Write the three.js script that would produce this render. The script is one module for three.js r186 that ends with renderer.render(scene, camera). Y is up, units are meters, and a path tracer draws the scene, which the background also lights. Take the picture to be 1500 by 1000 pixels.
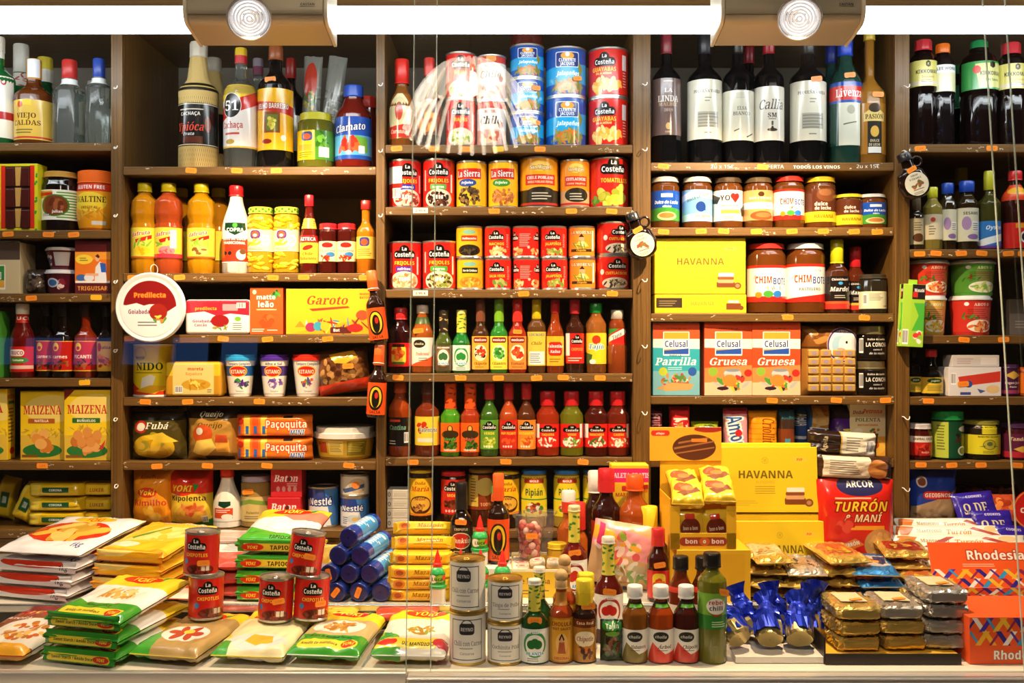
import * as THREE from 'three';
import { RoundedBoxGeometry } from 'three/addons/geometries/RoundedBoxGeometry.js';
import { mergeGeometries, toCreasedNormals } from 'three/addons/utils/BufferGeometryUtils.js';
import { RectAreaLightUniformsLib } from 'three/addons/lights/RectAreaLightUniformsLib.js';

// ---------- camera, lights, exposure ----------
const scene = new THREE.Scene();
const renderer = new THREE.WebGLRenderer({ antialias: true });
renderer.toneMapping = THREE.LinearToneMapping;
renderer.toneMappingExposure = 0.6;
renderer.shadowMap.enabled = true;
RectAreaLightUniformsLib.init();
const CY = 1.5, CZ = 2.4, F = 1500;                 // camera height, distance to the shelf fronts (z = 0), focal length in pixels of 1500 x 1000
const camera = new THREE.PerspectiveCamera(2 * Math.atan(500 / F) * 180 / Math.PI, 1.5, 0.05, 40);
camera.position.set(0, CY, CZ);
camera.lookAt(0, CY, 0);
scene.background = new THREE.Color(0x0b0c10);
const TUBE = { z: 0.21, y: 2.187, i: 15.5, c: 0xf3fbff };  // fluorescent tubes under the added light-blocking board
const SPOT = { i: 9.5, c: 0xffdcae };                    // halogen lamps of the two track fittings
const HALL = { i: 15, c: 0xfff0dc };                    // pendants of the market hall behind the camera

// ---------- helpers ----------
const K = (z) => (CZ - z) / F;
const X = (px, z) => (px - 750) * K(z);
const Y = (py, z) => CY + (500 - py) * K(z);
let seed = 7;
const rnd = () => { seed = (seed * 1664525 + 1013904223) >>> 0; return seed / 4294967296; };
const rr = (a, b) => a + (b - a) * rnd();
const used = new Map();
const numbered = (n) => { const k = used.get(n) || 0; used.set(n, k + 1); return k ? n + '_' + String(k).padStart(3, '0') : n; };
const mats = new Map();
function mat(color, rough = 0.5, metal = 0, extra = {}) {
  const key = color + '|' + rough + '|' + metal + '|' + JSON.stringify(extra);
  if (!mats.has(key)) mats.set(key, new THREE.MeshPhysicalMaterial({ color, roughness: rough, metalness: metal, ...extra }));
  return mats.get(key);
}
const plastic = (c) => mat(c, 0.32);
const gloss = (c) => mat(c, 0.06);
const glassClear = () => mat('#e6efea', 0.02, 0, { transmission: 0.95, thickness: 0.05, ior: 1.36 });
const foilMat = (c) => mat(c, 0.3, 0.85);
function part(name, geo, m, parent) {
  const o = new THREE.Mesh(geo, m); o.name = name; o.castShadow = o.receiveShadow = true; parent.add(o); return o;
}
const items = [];   // everything that stands on a shelf: [pixel x, shelf, short name]
function thing(name, label, category, group) {
  const g = new THREE.Group(); g.name = numbered(name); g.userData = { label, category };
  if (group) g.userData.group = group;
  scene.add(g); return g;
}
function structure(o, label, category) { o.userData.kind = 'structure'; o.userData.label = label; o.userData.category = category; return o; }
const shortOf = (label) => { let q = label.split(',')[0]; while (q.split(' ').length > 8) q = /^(.*) (and|with|beside|behind|under|on|in|above|between|near|picturing|stacked|standing)\b/.exec(q)?.[1] ?? q.split(' ').slice(0, 8).join(' '); return q; };

// ---------- print atlas ----------
const atlases = [];
const AS = 2048, RES = 2.4;
let cur = null;
function newAtlas() {
  const cv = document.createElement('canvas'); cv.width = cv.height = AS;
  const ctx = cv.getContext('2d'); ctx.fillStyle = '#888'; ctx.fillRect(0, 0, AS, AS);
  const tex = new THREE.CanvasTexture(cv); tex.colorSpace = THREE.SRGBColorSpace; tex.magFilter = THREE.LinearFilter;
  cur = { ctx, tex, x: 0, y: 0, rh: 0, mats: {} }; atlases.push(cur);
}
newAtlas();
function alloc(w, h) {
  if (cur.x + w > AS) { cur.x = 0; cur.y += cur.rh; cur.rh = 0; }
  if (cur.y + h > AS) newAtlas();
  const c = { a: cur, x: cur.x, y: cur.y, w, h };
  cur.x += w; cur.rh = Math.max(cur.rh, h);
  const p = 0.75;
  c.u0 = (c.x + p) / AS; c.u1 = (c.x + w - p) / AS; c.v1 = 1 - (c.y + p) / AS; c.v0 = 1 - (c.y + h - p) / AS;
  return c;
}
class Draw {                                        // coordinates in percent; on curved labels (q < 1) the design keeps to the front and its ground runs on around
  constructor(c, q = 1) { this.g = c.a.ctx; this.c = c; this.w = c.w; this.h = c.h; this.q = q; }
  X(x) { return (x <= 0 ? Math.min(0, x) : x >= 100 ? Math.max(100, x) : 50 + (x - 50) * this.q) * this.w / 100; }
  W(w) { return w * this.q * this.w / 100; }
  Y(y) { return y * this.h / 100; }
  bg(c) { this.c.base ??= c; return this.r(0, 0, 100, 100, c); }
  r(x, y, w, h, c) { const g = this.g, a = this.X(x); g.fillStyle = c; g.fillRect(a, this.Y(y), this.X(x + w) - a, this.Y(h)); return this; }
  el(x, y, rx, ry, rot) { this.g.beginPath(); this.g.ellipse((50 + (x - 50) * this.q) * this.w / 100, this.Y(y), this.W(rx), this.Y(ry), rot, 0, 7); }
  e(x, y, rx, ry, c, rot = 0) { this.g.fillStyle = c; this.el(x, y, rx, ry, rot); this.g.fill(); return this; }
  ring(x, y, rx, ry, c, lw = 2) { this.g.strokeStyle = c; this.g.lineWidth = lw; this.el(x, y, rx, ry, 0); this.g.stroke(); return this; }
  p(pts, c) { const g = this.g; g.fillStyle = c; g.beginPath(); pts.forEach(([x, y], i) => g[i ? 'lineTo' : 'moveTo'](this.X(x), this.Y(y))); g.fill(); return this; }
  rb(x, y, w, h, c, rad = 4) { const g = this.g; g.fillStyle = c; g.beginPath(); g.roundRect((50 + (x - 50) * this.q) * this.w / 100, this.Y(y), this.W(w), this.Y(h), rad * this.h / 100); g.fill(); return this; }
  t(s, x, y, sz, c = '#fff', o = {}) {
    const g = this.g; g.save(); g.translate((50 + (x - 50) * this.q) * this.w / 100, y * this.h / 100); if (o.rot) g.rotate(o.rot);
    g.font = (o.n ? '' : 'bold ') + Math.max(3, sz * this.h / 100) + 'px ' + (o.s ? 'serif' : 'sans-serif'); g.textAlign = 'center'; g.textBaseline = 'middle';
    const mw = (o.w || 94) * (o.rot && Math.abs(o.rot) > 1 ? this.h : this.w * this.q) / 100, tw = g.measureText(s).width;
    if (tw > mw) g.scale(mw / tw, 1);
    if (o.i) g.transform(1, 0, -0.25, 1, 0, 0);
    if (o.k) { g.strokeStyle = o.k; g.lineWidth = (o.kw || 0.18) * sz * this.h / 100; g.lineJoin = 'round'; g.strokeText(s, 0, 0); }
    g.fillStyle = c; g.fillText(s, 0, 0); g.restore(); return this;
  }
  food(x, y, rx, ry, cols, n = 26, sz = 0.28) {
    for (let i = 0; i < n; i++) {
      const a = rnd() * 6.28, q = Math.sqrt(rnd()) * 0.85;
      this.e(x + Math.cos(a) * q * rx, y + Math.sin(a) * q * ry, rx * rr(0.6, 1.1) * sz, ry * rr(0.6, 1.1) * sz, cols[i % cols.length], rnd() * 3);
    }
    return this;
  }
  lines(x, y, w, n, step, c = 'rgba(40,40,40,0.6)') { for (let i = 0; i < n; i++) this.r(x, y + i * step, w * rr(0.7, 1), step * 0.38, c); return this; }
  bar(x, y, w, h) { this.r(x, y, w, h, '#fff'); for (let i = 0; i < 14; i++) this.r(x + w * (0.06 + i * 0.063), y + h * 0.08, w * rr(0.01, 0.04), h * 0.8, '#222'); return this; }
}
const cells = new Map();
function cell(fn, wpx, hpx, q = 1) {                       // fn: drawing function or a plain colour
  if (typeof fn === 'string') {
    if (!cells.has(fn)) { const c = alloc(8, 8); c.a.ctx.fillStyle = fn; c.a.ctx.fillRect(c.x, c.y, 8, 8); c.u0 = c.u1 = (c.x + 4) / AS; c.v0 = c.v1 = 1 - (c.y + 4) / AS; cells.set(fn, c); }
    const c = cells.get(fn); if (c.a !== cur) { cells.delete(fn); return cell(fn); }
    return c;
  }
  if (cells.has(fn)) return cells.get(fn);
  const c = alloc(Math.ceil(wpx / q * RES), Math.ceil(hpx * RES));
  const g = c.a.ctx; g.save(); g.beginPath(); g.rect(c.x, c.y, c.w, c.h); g.clip(); g.translate(c.x, c.y); fn(new Draw(c, q)); g.restore();
  cells.set(fn, c); return c;
}
function printMat(c, kind = 'paper') {
  const P = { paper: { roughness: 0.38 }, gloss: { roughness: 0.2, clearcoat: 0.4, clearcoatRoughness: 0.15 }, film: { roughness: 0.24, clearcoat: 0.5, clearcoatRoughness: 0.12 }, card: { roughness: 0.45 }, foil: { roughness: 0.3, metalness: 0.55 } };
  return c.a.mats[kind] || (c.a.mats[kind] = new THREE.MeshPhysicalMaterial({ map: c.a.tex, ...P[kind] }));
}
function remap(geo, c, from = 0, to = Infinity, flipU = false) {
  const uv = geo.attributes.uv, n = Math.min(to, uv.count);
  for (let i = from; i < n; i++) { const u = flipU ? 1 - uv.getX(i) : uv.getX(i); uv.setXY(i, c.u0 + (c.u1 - c.u0) * u, c.v0 + (c.v1 - c.v0) * uv.getY(i)); }
  return geo;
}

// ---------- shapes ----------
function profile(list) {                            // [r, y] straight, [r, y, n] eased from the point before
  const out = [];
  list.forEach((q, i) => {
    if (q[2] && i) { const [r0, y0] = list[i - 1]; for (let k = 1; k < q[2]; k++) { const t = k / q[2]; out.push([r0 + (q[0] - r0) * (0.5 - 0.5 * Math.cos(Math.PI * t)), y0 + (q[1] - y0) * t]); } }
    out.push([q[0], q[1]]);
  });
  return out;
}
function lathe(pts, seg = 28, crease = 0.7) {
  const g = new THREE.LatheGeometry(pts.map(([r, y]) => new THREE.Vector2(Math.max(r, 1e-5), y)), seg);
  return crease ? toCreasedNormals(g, crease) : g;
}
const radiusAt = (pts, y) => { for (let i = 1; i < pts.length; i++) if (pts[i][1] >= y && pts[i][1] > pts[i - 1][1]) { const t = (y - pts[i - 1][1]) / (pts[i][1] - pts[i - 1][1]); return pts[i - 1][0] + (pts[i][0] - pts[i - 1][0]) * t; } return pts[pts.length - 1][0]; };
function shell(pts, y0, y1, half, c, off = 0.0006, repeat = 1, seg = 26, rows = 6) {
  const v = []; for (let i = 0; i <= rows; i++) { const y = y0 + (y1 - y0) * i / rows; v.push(new THREE.Vector2(radiusAt(pts, y) + off, y)); }
  const list = [];
  for (let k = 0; k < repeat; k++) list.push(remap(new THREE.LatheGeometry(v, seg, -half + k * 2 * half, 2 * half), c));
  return list.length > 1 ? mergeGeometries(list) : list[0];
}
function roundBox(w, h, d, r = 0.002, seg = 1) { return new RoundedBoxGeometry(w, h, d, seg, Math.min(r, w / 2.1, h / 2.1, d / 2.1)); }
function printedBox(w, h, d, front, side, top, r = 0.0012) { // faces: +x -x +y -y +z -z
  const g = roundBox(w, h, d, r), n = g.attributes.uv.count / 6;
  [side, side, top, top, front, front].forEach((c, i) => remap(g, c, i * n, (i + 1) * n));
  return g;
}
const hash = (x, y, s) => { const q = Math.sin(x * 127.1 + y * 311.7 + s * 74.7) * 43758.5453; return q - Math.floor(q); };
const noise = (x, y, s) => { const i = Math.floor(x), j = Math.floor(y), a = x - i, b = y - j, u = a * a * (3 - 2 * a), v = b * b * (3 - 2 * b); return (hash(i, j, s) * (1 - u) + hash(i + 1, j, s) * u) * (1 - v) + (hash(i, j + 1, s) * (1 - u) + hash(i + 1, j + 1, s) * u) * v; };
function pillow(w, h, t, front, back, s, o = {}) {   // a filled bag standing on y = 0, printed on +z, flat seals top and bottom
  const nx = o.nx || 18, ny = o.ny || 20, pe = o.pe || 3.2, wr = (o.wr ?? 0.12) * t, list = [], seal = o.seal ?? 0.06;
  for (const side of [1, -1]) {
    const g = new THREE.PlaneGeometry(w, h, nx, ny), p = g.attributes.position, ease = (q) => Math.sign(q) * (1 - Math.pow(Math.max(0, 1 - Math.abs(q)), o.dense || 1));
    for (let i = 0; i < p.count; i++) {
      const u = ease(p.getX(i) / w * 2), v = ease(p.getY(i) / h * 2), va = Math.min(1, Math.abs(v) / (1 - seal));
      const f = Math.pow(Math.max(0, 1 - Math.pow(Math.abs(u), pe)), 0.5) * Math.pow(Math.max(0, 1 - Math.pow(va, pe + 1)), 0.55);
      const edge = 0.35 + 0.65 * Math.max(Math.abs(u), Math.abs(v));
      const wn = (noise(u * 2.6 + 9, v * 2.2, s) - 0.5) * 1.2 + (Math.abs(noise(u * 5 + v * 3, v * 4 - u * 2, s + 3) - 0.5) * 2 - 0.5) * 0.8;
      const pinch = 1 - 0.035 * (1 - Math.abs(u) * 0) * Math.pow(Math.abs(Math.cos(v * 1.57)), 1) * (o.waist ?? 0.5);
      g.attributes.uv.setXY(i, u / 2 + 0.5, v / 2 + 0.5);
      p.setXYZ(i, u * w / 2 * pinch + (noise(v * 3, 1, s + 5) - 0.5) * w * 0.015 * Math.abs(u), h / 2 + v * h / 2 + (noise(u * 3, 2, s + 8) - 0.5) * h * 0.012 * Math.abs(v), side * (Math.max(0.0004, Math.min(t / 2, t / 2 * f + (wn - 0.35) * wr * Math.min(1, f * 1.6) * edge)) + 0.0006));
    }
    if (side < 0) { const ix = g.index.array; for (let i = 0; i < ix.length; i += 3) { const q = ix[i]; ix[i] = ix[i + 1]; ix[i + 1] = q; } }
    g.computeVertexNormals(); remap(g, side > 0 ? front : back); list.push(g);
  }
  const all = mergeGeometries(list);
  if (!o.facet) return all;
  const flatG = all.toNonIndexed(); flatG.computeVertexNormals(); return flatG;
}
const stickerShape = new THREE.Shape();
{ const a = 0.0132, b = 0.0062, n = 0.0024; stickerShape.moveTo(-a + n, -b); for (const [x, y] of [[a - n, -b], [a, -b + n], [a, b - n], [a - n, b], [-a + n, b], [-a, b - n], [-a, -b + n], [-a + n, -b]]) stickerShape.lineTo(x, y); }
const stickerGeo = [0, 1, 2].map((k) => {
  const g = new THREE.ExtrudeGeometry(stickerShape, { depth: 0.0005, bevelEnabled: false });
  const c = cell((d) => { d.bg('#f8932c').t(['2,50€', '1,80€', '3,95€'][k], 50, 52, 46, '#d2601c', { w: 60, n: 1 }); }, 20, 10), p = g.attributes.position, uv = g.attributes.uv;
  for (let i = 0; i < p.count; i++) uv.setXY(i, c.u0 + (c.u1 - c.u0) * (p.getX(i) / 0.0264 + 0.5), c.v0 + (c.v1 - c.v0) * (p.getY(i) / 0.0124 + 0.5));
  return [g, c];
});
let stickerCount = 0;
function stickerOn(parent, x, y, z, tilt = 0, sc = 1) { const [g, c] = stickerGeo[stickerCount++ % 3]; const o = part('price_sticker', g, printMat(c), parent); o.position.set(x, y, z); o.rotation.z = tilt; o.scale.setScalar(sc); return o; }

// ---------- kinds of goods ----------
const liquid = (c) => '#' + [1, 3, 5].map((i) => Math.round(parseInt(c.slice(i, i + 2), 16) * 0.84).toString(16).padStart(2, '0')).join('');   // contents are a little deeper than their swatch
const BP = {  // shoulder start, neck start, neck radius, cap start, cap radius
  wine: [0.63, 0.76, 0.36, 0.83, 0.39], woozy: [0.52, 0.7, 0.42, 0.84, 0.5], spirit: [0.6, 0.74, 0.34, 0.86, 0.38], squat: [0.58, 0.74, 0.34, 0.8, 0.38], pet: [0.7, 0.87, 0.42, 0.88, 0.5],
  jar: [0.8, 0.86, 0.9, 0.87, 0.94], widejar: [0.84, 0.88, 0.92, 0.885, 0.96], sauce: [0.62, 0.78, 0.55, 0.8, 0.6], small: [0.66, 0.76, 0.6, 0.76, 0.66], ketchup: [0.5, 0.82, 0.5, 0.86, 0.56], taper: [0.4, 0.86, 0.4, 0.86, 0.5], tallneck: [0.56, 0.68, 0.26, 0.9, 0.3],
};
function seat(S, R, o) {                              // centre z and base height
  const z = S.tier ? (o.z ?? (CZ - (CY - S.y) / ((o.py - 500) / F)) - R) : -(R + 0.014 + (o.b || 0));
  return [z, (o.on ? o.on.top : S.y) + 0.0007];
}
const fitH = (S0, H, base) => S0.tier ? H : Math.min(H, (S0.r ? S[S0.b][S0.r - 1].y - 0.0195 : TOPY - 0.03) - base - 0.0025);   // stays clear of the board above
function finish(g, S, x, z, base, H, o, label) {
  let wx = X(x, z); if (!S.tier && o.hw) { const [a, b] = BX[S.b]; wx = Math.min(Math.max(wx, X(a, 0) + o.hw + 0.002), X(b, 0) - o.hw - 0.002); }
  g.position.set(wx, base + Math.abs(Math.sin(o.pitch || 0)) * 0.018, z); if (o.yaw) g.rotation.y = o.yaw; if (o.tilt) g.rotation.z = o.tilt; if (o.pitch) g.rotation.x = o.pitch;
  g.top = base + H; if (!o.on && !o.b) items.push([x, S, shortOf(label)]);
  return g;
}
function bottle(S, x, w, h, o, label, name = 'sauce_bottle', category = 'bottle') {
  const k0 = K(S.tier ? (o.z ?? 0.3) : -0.04 - (o.b || 0)), R = w / 2 * k0, [z, base] = seat(S, R, o), k = K(z), H = fitH(S, h * k, base);
  const [bs, ns, nr, cs, cr] = (typeof o.p === 'string' ? BP[o.p] : o.p) || BP.woozy;
  const g = thing(name, label, category, o.g);
  const body = profile(o.prof ? o.prof.map(([r, y, n]) => [r * R, y * H, n]) : [[0.001, 0], [0.9 * R, 0], [R, 0.02 * H], [R, bs * H], [nr * R, ns * H, 8], [nr * R, cs * H + 0.001]]);
  part(o.c === 'clear' ? 'glass_bottle' : 'body', lathe([...body, [0.001, cs * H + 0.001]], 28), o.c === 'clear' ? glassClear() : o.m || gloss(liquid(o.c)), g);
  const capPts = [[cr * R, cs * H], [cr * R, 0.985 * H], [cr * R * 0.9, H], [0.001, H]];
  if (o.cap2) { part('cap', lathe([[cr * R, cs * H + (1 - cs) * H * 0.5], [cr * R, 0.985 * H], [cr * R * 0.9, H], [0.001, H]], 20), plastic(o.cap), g); part('neck_seal', lathe([[cr * R * 1.02, cs * H], [cr * R * 1.02, cs * H + (1 - cs) * H * 0.5], [0.001, cs * H + (1 - cs) * H * 0.5]], 20), plastic(o.cap2), g); }
  else {
    const cp = part(category === 'jar' ? 'lid' : 'cap', lathe([[cr * R * 0.98, cs * H - 0.0005], ...capPts], 24), o.cm || plastic(o.cap || '#222'), g);
    if (w > 34 || category === 'jar') part('cap_rim', lathe([[cr * R * 1.03, cs * H], [cr * R * 1.03, cs * H + 0.002], [cr * R, cs * H + 0.003]], 24), o.cm || plastic(o.cap || '#222'), cp);
  }
  if (o.l) { const half = (o.l[3] || 86) * Math.PI / 180, c = cell(o.l[2], w, (o.l[1] - o.l[0]) * h, 0.68); part('label', shell(body, o.l[0] * H, o.l[1] * H, half, c), printMat(c, 'gloss'), g); }
  if (o.n) { const c = cell(o.n[2], w * nr * 1.4 + 6, (o.n[1] - o.n[0]) * h); part('neck_label', shell(body, o.n[0] * H, o.n[1] * H, Math.PI, c, 0.0005), printMat(c), g); }
  if (o.st) stickerOn(g, (o.sx || 0) * R, o.st * H, Math.sqrt(Math.max(0, 1 - (o.sx || 0) ** 2)) * (radiusAt(body, o.st * H) + (o.st > cs ? R * 0.02 : 0.001)) + 0.0006, rr(-0.15, 0.15), Math.min(1, w / 34));
  return finish(g, S, x, z, base, H, { hw: R * 1.03, ...o }, label);
}
const jar = (S, x, w, h, o, label, name = 'glass_jar') => bottle(S, x, w, h, { p: 'jar', ...o }, label, name, 'jar');
const tinMat = () => mat('#cfcfca', 0.28, 0.9), goldTin = () => mat('#d8b45c', 0.3, 0.9);
function can(S, x, w, h, art, label, o = {}) {
  const R = w / 2 * K(S.tier ? (o.z ?? 0.35) : -0.04 - (o.b || 0)), [z, base] = seat(S, R, o), k = K(z), H = fitH(S, h * k, base), e = 0.0035;
  const g = thing(o.name || 'food_can', label, o.cat || 'can', o.g), m = o.m || tinMat();
  part('body', lathe([[0.001, 0.002], [R * 0.93, 0.002], [R * 0.95, 0], [R * 0.99, 0], [R * 0.99, e], [R * 0.965, e + 0.001], [R * 0.965, H - e - 0.001], [R * 0.99, H - e], [R * 0.99, H], [R * 0.95, H], [R * 0.93, H - 0.003]], 32), m, g);
  const lid = part('lid', lathe([[R * 0.93, H - 0.003], [R * 0.82, H - 0.0035], [R * 0.8, H - 0.0025], [R * 0.6, H - 0.0025], [R * 0.58, H - 0.003], [0.001, H - 0.003]], 32), m, g);
  if (o.tab) { const tb = part('pull_tab', new THREE.TorusGeometry(R * 0.2, R * 0.045, 6, 14), m, lid); tb.rotation.x = Math.PI / 2; tb.position.set(0, H - 0.0015, R * 0.3); }
  const c = cell(art, w, h * 0.94, 0.66), pts = [[R * 0.97, 0], [R * 0.97, H]];
  part('label', shell(pts, e + 0.0012, H - e - 0.0012, Math.PI / 2, c, 0.0004, 2, 16, 1), printMat(c, o.kind || 'gloss'), g);
  if (o.st) stickerOn(g, (o.sx || 0) * R, o.st * H, R * Math.sqrt(1 - (o.sx || 0) ** 2) + 0.0012, rr(-0.2, 0.2), 0.9).rotation.y = Math.asin(o.sx || 0);
  return finish(g, S, x, z, base, H, { hw: R, ...o }, label);
}
function box(S, x, w, h, d, art, label, o = {}) {
  const [z, base] = seat(S, d / 2, o), k = K(z), W = w * k, H = fitH(S, h * k, base);
  const g = thing(o.name || 'carton_box', label, o.cat || 'box', o.g), c = cell(art, w, h);
  let sc = cell(typeof o.side === 'function' ? o.side : c.base || '#cccccc', d / k, h);   // sides in the ground colour of the front
  if (sc.a !== c.a) sc = { ...c, u1: c.u0 + (c.u1 - c.u0) * 0.05, v1: c.v0 + (c.v1 - c.v0) * 0.05 };
  let tc = sc; if (typeof o.side === 'function') { tc = cell(o.top || '#ddd'); if (tc.a !== c.a) tc = sc; }
  const m = part('carton', printedBox(W, H, d, c, sc, tc, o.r), printMat(c, o.kind || 'card'), g); m.position.y = H / 2;
  if (o.flap) { const f = part('flap', printedBox(W * 0.98, 0.0012, d * 0.5, sc, sc, sc, 0.0004), printMat(sc, 'card'), g); f.position.set(0, H + 0.0007, d * 0.24); }
  if (o.st) stickerOn(g, (o.sx || 0) * W / 2, o.st * H, d / 2 + 0.0003, rr(-0.2, 0.2));
  return finish(g, S, x, z, base, H, { hw: W / 2 + Math.abs(o.yaw || 0) * d / 2, ...o }, label);
}
function tub(S, x, w, h, art, lidc, label, o = {}) {
  const R = w / 2 * K(-0.04), [z, base] = seat(S, R, o), k = K(z), H = fitH(S, h * k, base), q = o.q || 0.8, lh = o.lh || 0.14;
  const g = thing(o.name || 'plastic_tub', label, 'tub', o.g), pts = [[0.001, 0], [q * R * 0.96, 0], [q * R, 0.004], [R * 0.95, H * (1 - lh)]];
  part('body', lathe(pts, 32), o.m || plastic(o.body || '#f2efe6'), g);
  const c = cell(art, w * 0.95, h * 0.8, 0.66); part('label', shell(pts.slice(2), 0.03 * H + 0.004, H * (1 - lh) - 0.001, Math.PI / 2, c, 0.0005, 2, 18, 2), printMat(c, 'gloss'), g);
  part('lid', lathe([[R * 0.94, H * (1 - lh)], [R, H * (1 - lh)], [R, H * (1 - lh * 0.55)], [R * 0.93, H * (1 - lh * 0.5)], [R * 0.93, H * 0.99], [R * 0.9, H], [R * 0.86, H * 0.985], [0.001, H * 0.985]], 32), o.lm || plastic(lidc), g);
  return finish(g, S, x, z, base, H, { hw: R, ...o }, label);
}
function addSeals(g, w, h, top, bot, hue, mt) {
  for (const [n, y] of [['top_seal', top], ['bottom_seal', bot]]) { if (y == null) continue; const s = part(n, printedBox(w * 0.98, h, 0.0016, hue, hue, hue, 0.0005), mt, g); s.position.set(0, y, 0); }
}
function bag(S, x, w, h, t, art, label, o = {}) {     // standing bag
  const [z, base] = seat(S, t / 2, o), k = K(z), W = w * k, H = fitH(S, h * k, base + Math.abs(Math.sin(o.tilt || 0)) * w * k + 0.004);
  const g = thing(o.name || 'food_bag', label, o.cat || 'bag', o.g), c = cell(art, w, h);
  part('bag_body', pillow(W, H, t, c, c, Math.round(x), o), o.m || printMat(c, o.kind || 'film'), g);
  if (!o.noseal) { let sc = cell(o.sealc || '#ddd'); if (sc.a !== c.a) sc = c; addSeals(g, W, H * 0.05, H * 0.975, H * 0.025, sc, printMat(sc, o.kind || 'film')); }
  if (o.st) stickerOn(g, (o.sx || 0) * W / 2, o.st * H, t / 2 + 0.003, rr(-0.3, 0.3));
  return finish(g, S, x, z, base + Math.abs(Math.sin(o.tilt || 0)) * W / 2, H, { hw: W * 0.515 + Math.abs(Math.sin(o.tilt || 0)) * H, ...o }, label);
}
function flat(px, z, y, w, l, t, art, label, o = {}) { // bag lying on its back, print up; px = centre, z = centre, w and l in metres
  const g = thing(o.name || 'flour_bag', label, o.cat || 'bag', o.g), k = K(z), c = cell(art, w / k, l / k * 0.7);
  const inner = pillow(w, l, t * 1.12, c, c, Math.round(px + y * 900), { pe: 9, seal: o.front ? 0 : 0.02, wr: 0.16, waist: 1, nx: 24, ny: 26, dense: 1.9, ...o }); inner.translate(0, -l / 2, 0); inner.rotateX(-Math.PI / 2 ); inner.translate(0, t * 0.6, 0);
  part('bag_body', inner, printMat(c, o.kind || 'film'), g);
  if (!o.noseal && !o.front) { let sc = cell(o.sealc || '#eee'); if (sc.a !== c.a) sc = c; for (const [n, q] of [['top_seal', -1], ['bottom_seal', 1]]) { const s = part(n, printedBox(w * 0.97, 0.0014, l * 0.05, sc, sc, sc, 0.0004), printMat(sc, 'film'), g); s.position.set(0, t * 0.6, q * l * 0.485); } }
  if (o.front) { const fc = cell(o.front, w / k, t / k); const f = part('printed_edge', pillow(w * 0.95, t * 0.98, 0.009, fc, fc, Math.round(px), { wr: 0.2, seal: 0, pe: 9, dense: 1.9 }), printMat(fc, 'film'), g); f.position.set(0, t * 0.11, l * 0.488); f.rotation.x = -0.12; }
  if (o.st) stickerOn(g, (o.sx || 0) * w / 2, t + 0.001, (o.sz || 0) * l / 2, rr(-0.4, 0.4)).rotation.x = -Math.PI / 2;
  g.position.set(X(px, z), y + 0.001 + Math.sin(o.pitch || 0) * l * 0.53, z); g.rotation.set(o.pitch || 0, o.yaw || 0, o.roll || 0, 'YXZ'); g.top = y + t * 1.16 + 0.0008; return g;
}

// ---------- the hall around the stall ----------
function canvasTex(w, h, fn, srgb = true) { const cv = document.createElement('canvas'); cv.width = w; cv.height = h; fn(cv.getContext('2d'), w, h); const t = new THREE.CanvasTexture(cv); if (srgb) t.colorSpace = THREE.SRGBColorSpace; t.wrapS = t.wrapT = THREE.RepeatWrapping; t.magFilter = THREE.LinearFilter; return t; }
function solid(name, x0, x1, y0, y1, z0, z1, m, parent) { const o = part(name, roundBox(x1 - x0, y1 - y0, z1 - z0, 0.003), m, parent || scene); o.position.set((x0 + x1) / 2, (y0 + y1) / 2, (z0 + z1) / 2); return o; }
const plaster = canvasTex(256, 256, (g, w, h) => { g.fillStyle = '#8f8778'; g.fillRect(0, 0, w, h); for (let i = 0; i < 900; i++) { g.fillStyle = `rgba(${rnd() > 0.5 ? '255,245,225' : '60,50,40'},${rr(0.02, 0.07)})`; g.beginPath(); g.ellipse(rnd() * w, rnd() * h, rr(2, 22), rr(2, 16), 0, 0, 7); g.fill(); } });
const wallMat = new THREE.MeshStandardMaterial({ map: plaster, roughness: 0.9 });
const floorTex = canvasTex(256, 256, (g, w, h) => { g.fillStyle = '#6d6459'; g.fillRect(0, 0, w, h); for (let i = 0; i < 1600; i++) { g.fillStyle = `rgba(${rnd() > 0.5 ? '190,180,165' : '30,26,22'},${rr(0.05, 0.22)})`; g.fillRect(rnd() * w, rnd() * h, rr(1, 5), rr(1, 5)); } });
floorTex.repeat.set(6, 6);
structure(solid('floor', -4, 4, -0.1, 0, -0.6, 6, new THREE.MeshStandardMaterial({ map: floorTex, roughness: 0.4 })), 'speckled grey terrazzo floor of the market hall', 'floor');
structure(solid('ceiling', -4, 4, 3.7, 3.8, -0.6, 6, wallMat), 'plain plaster ceiling of the market hall', 'ceiling');
structure(solid('wall_back', -4, 4, 0, 3.7, -0.6, -0.4, wallMat), 'plaster wall behind the wooden shelves', 'wall');
structure(solid('wall_front', -4, 4, 0, 3.7, 5.9, 6, wallMat), 'plaster wall across the market hall', 'wall');
structure(solid('wall_left', -4.1, -4, 0, 3.7, -0.6, 6, wallMat), 'plaster wall at the left end of the hall', 'wall');
structure(solid('wall_right', 4, 4.1, 0, 3.7, -0.6, 6, wallMat), 'plaster wall at the right end of the hall', 'wall');

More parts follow.
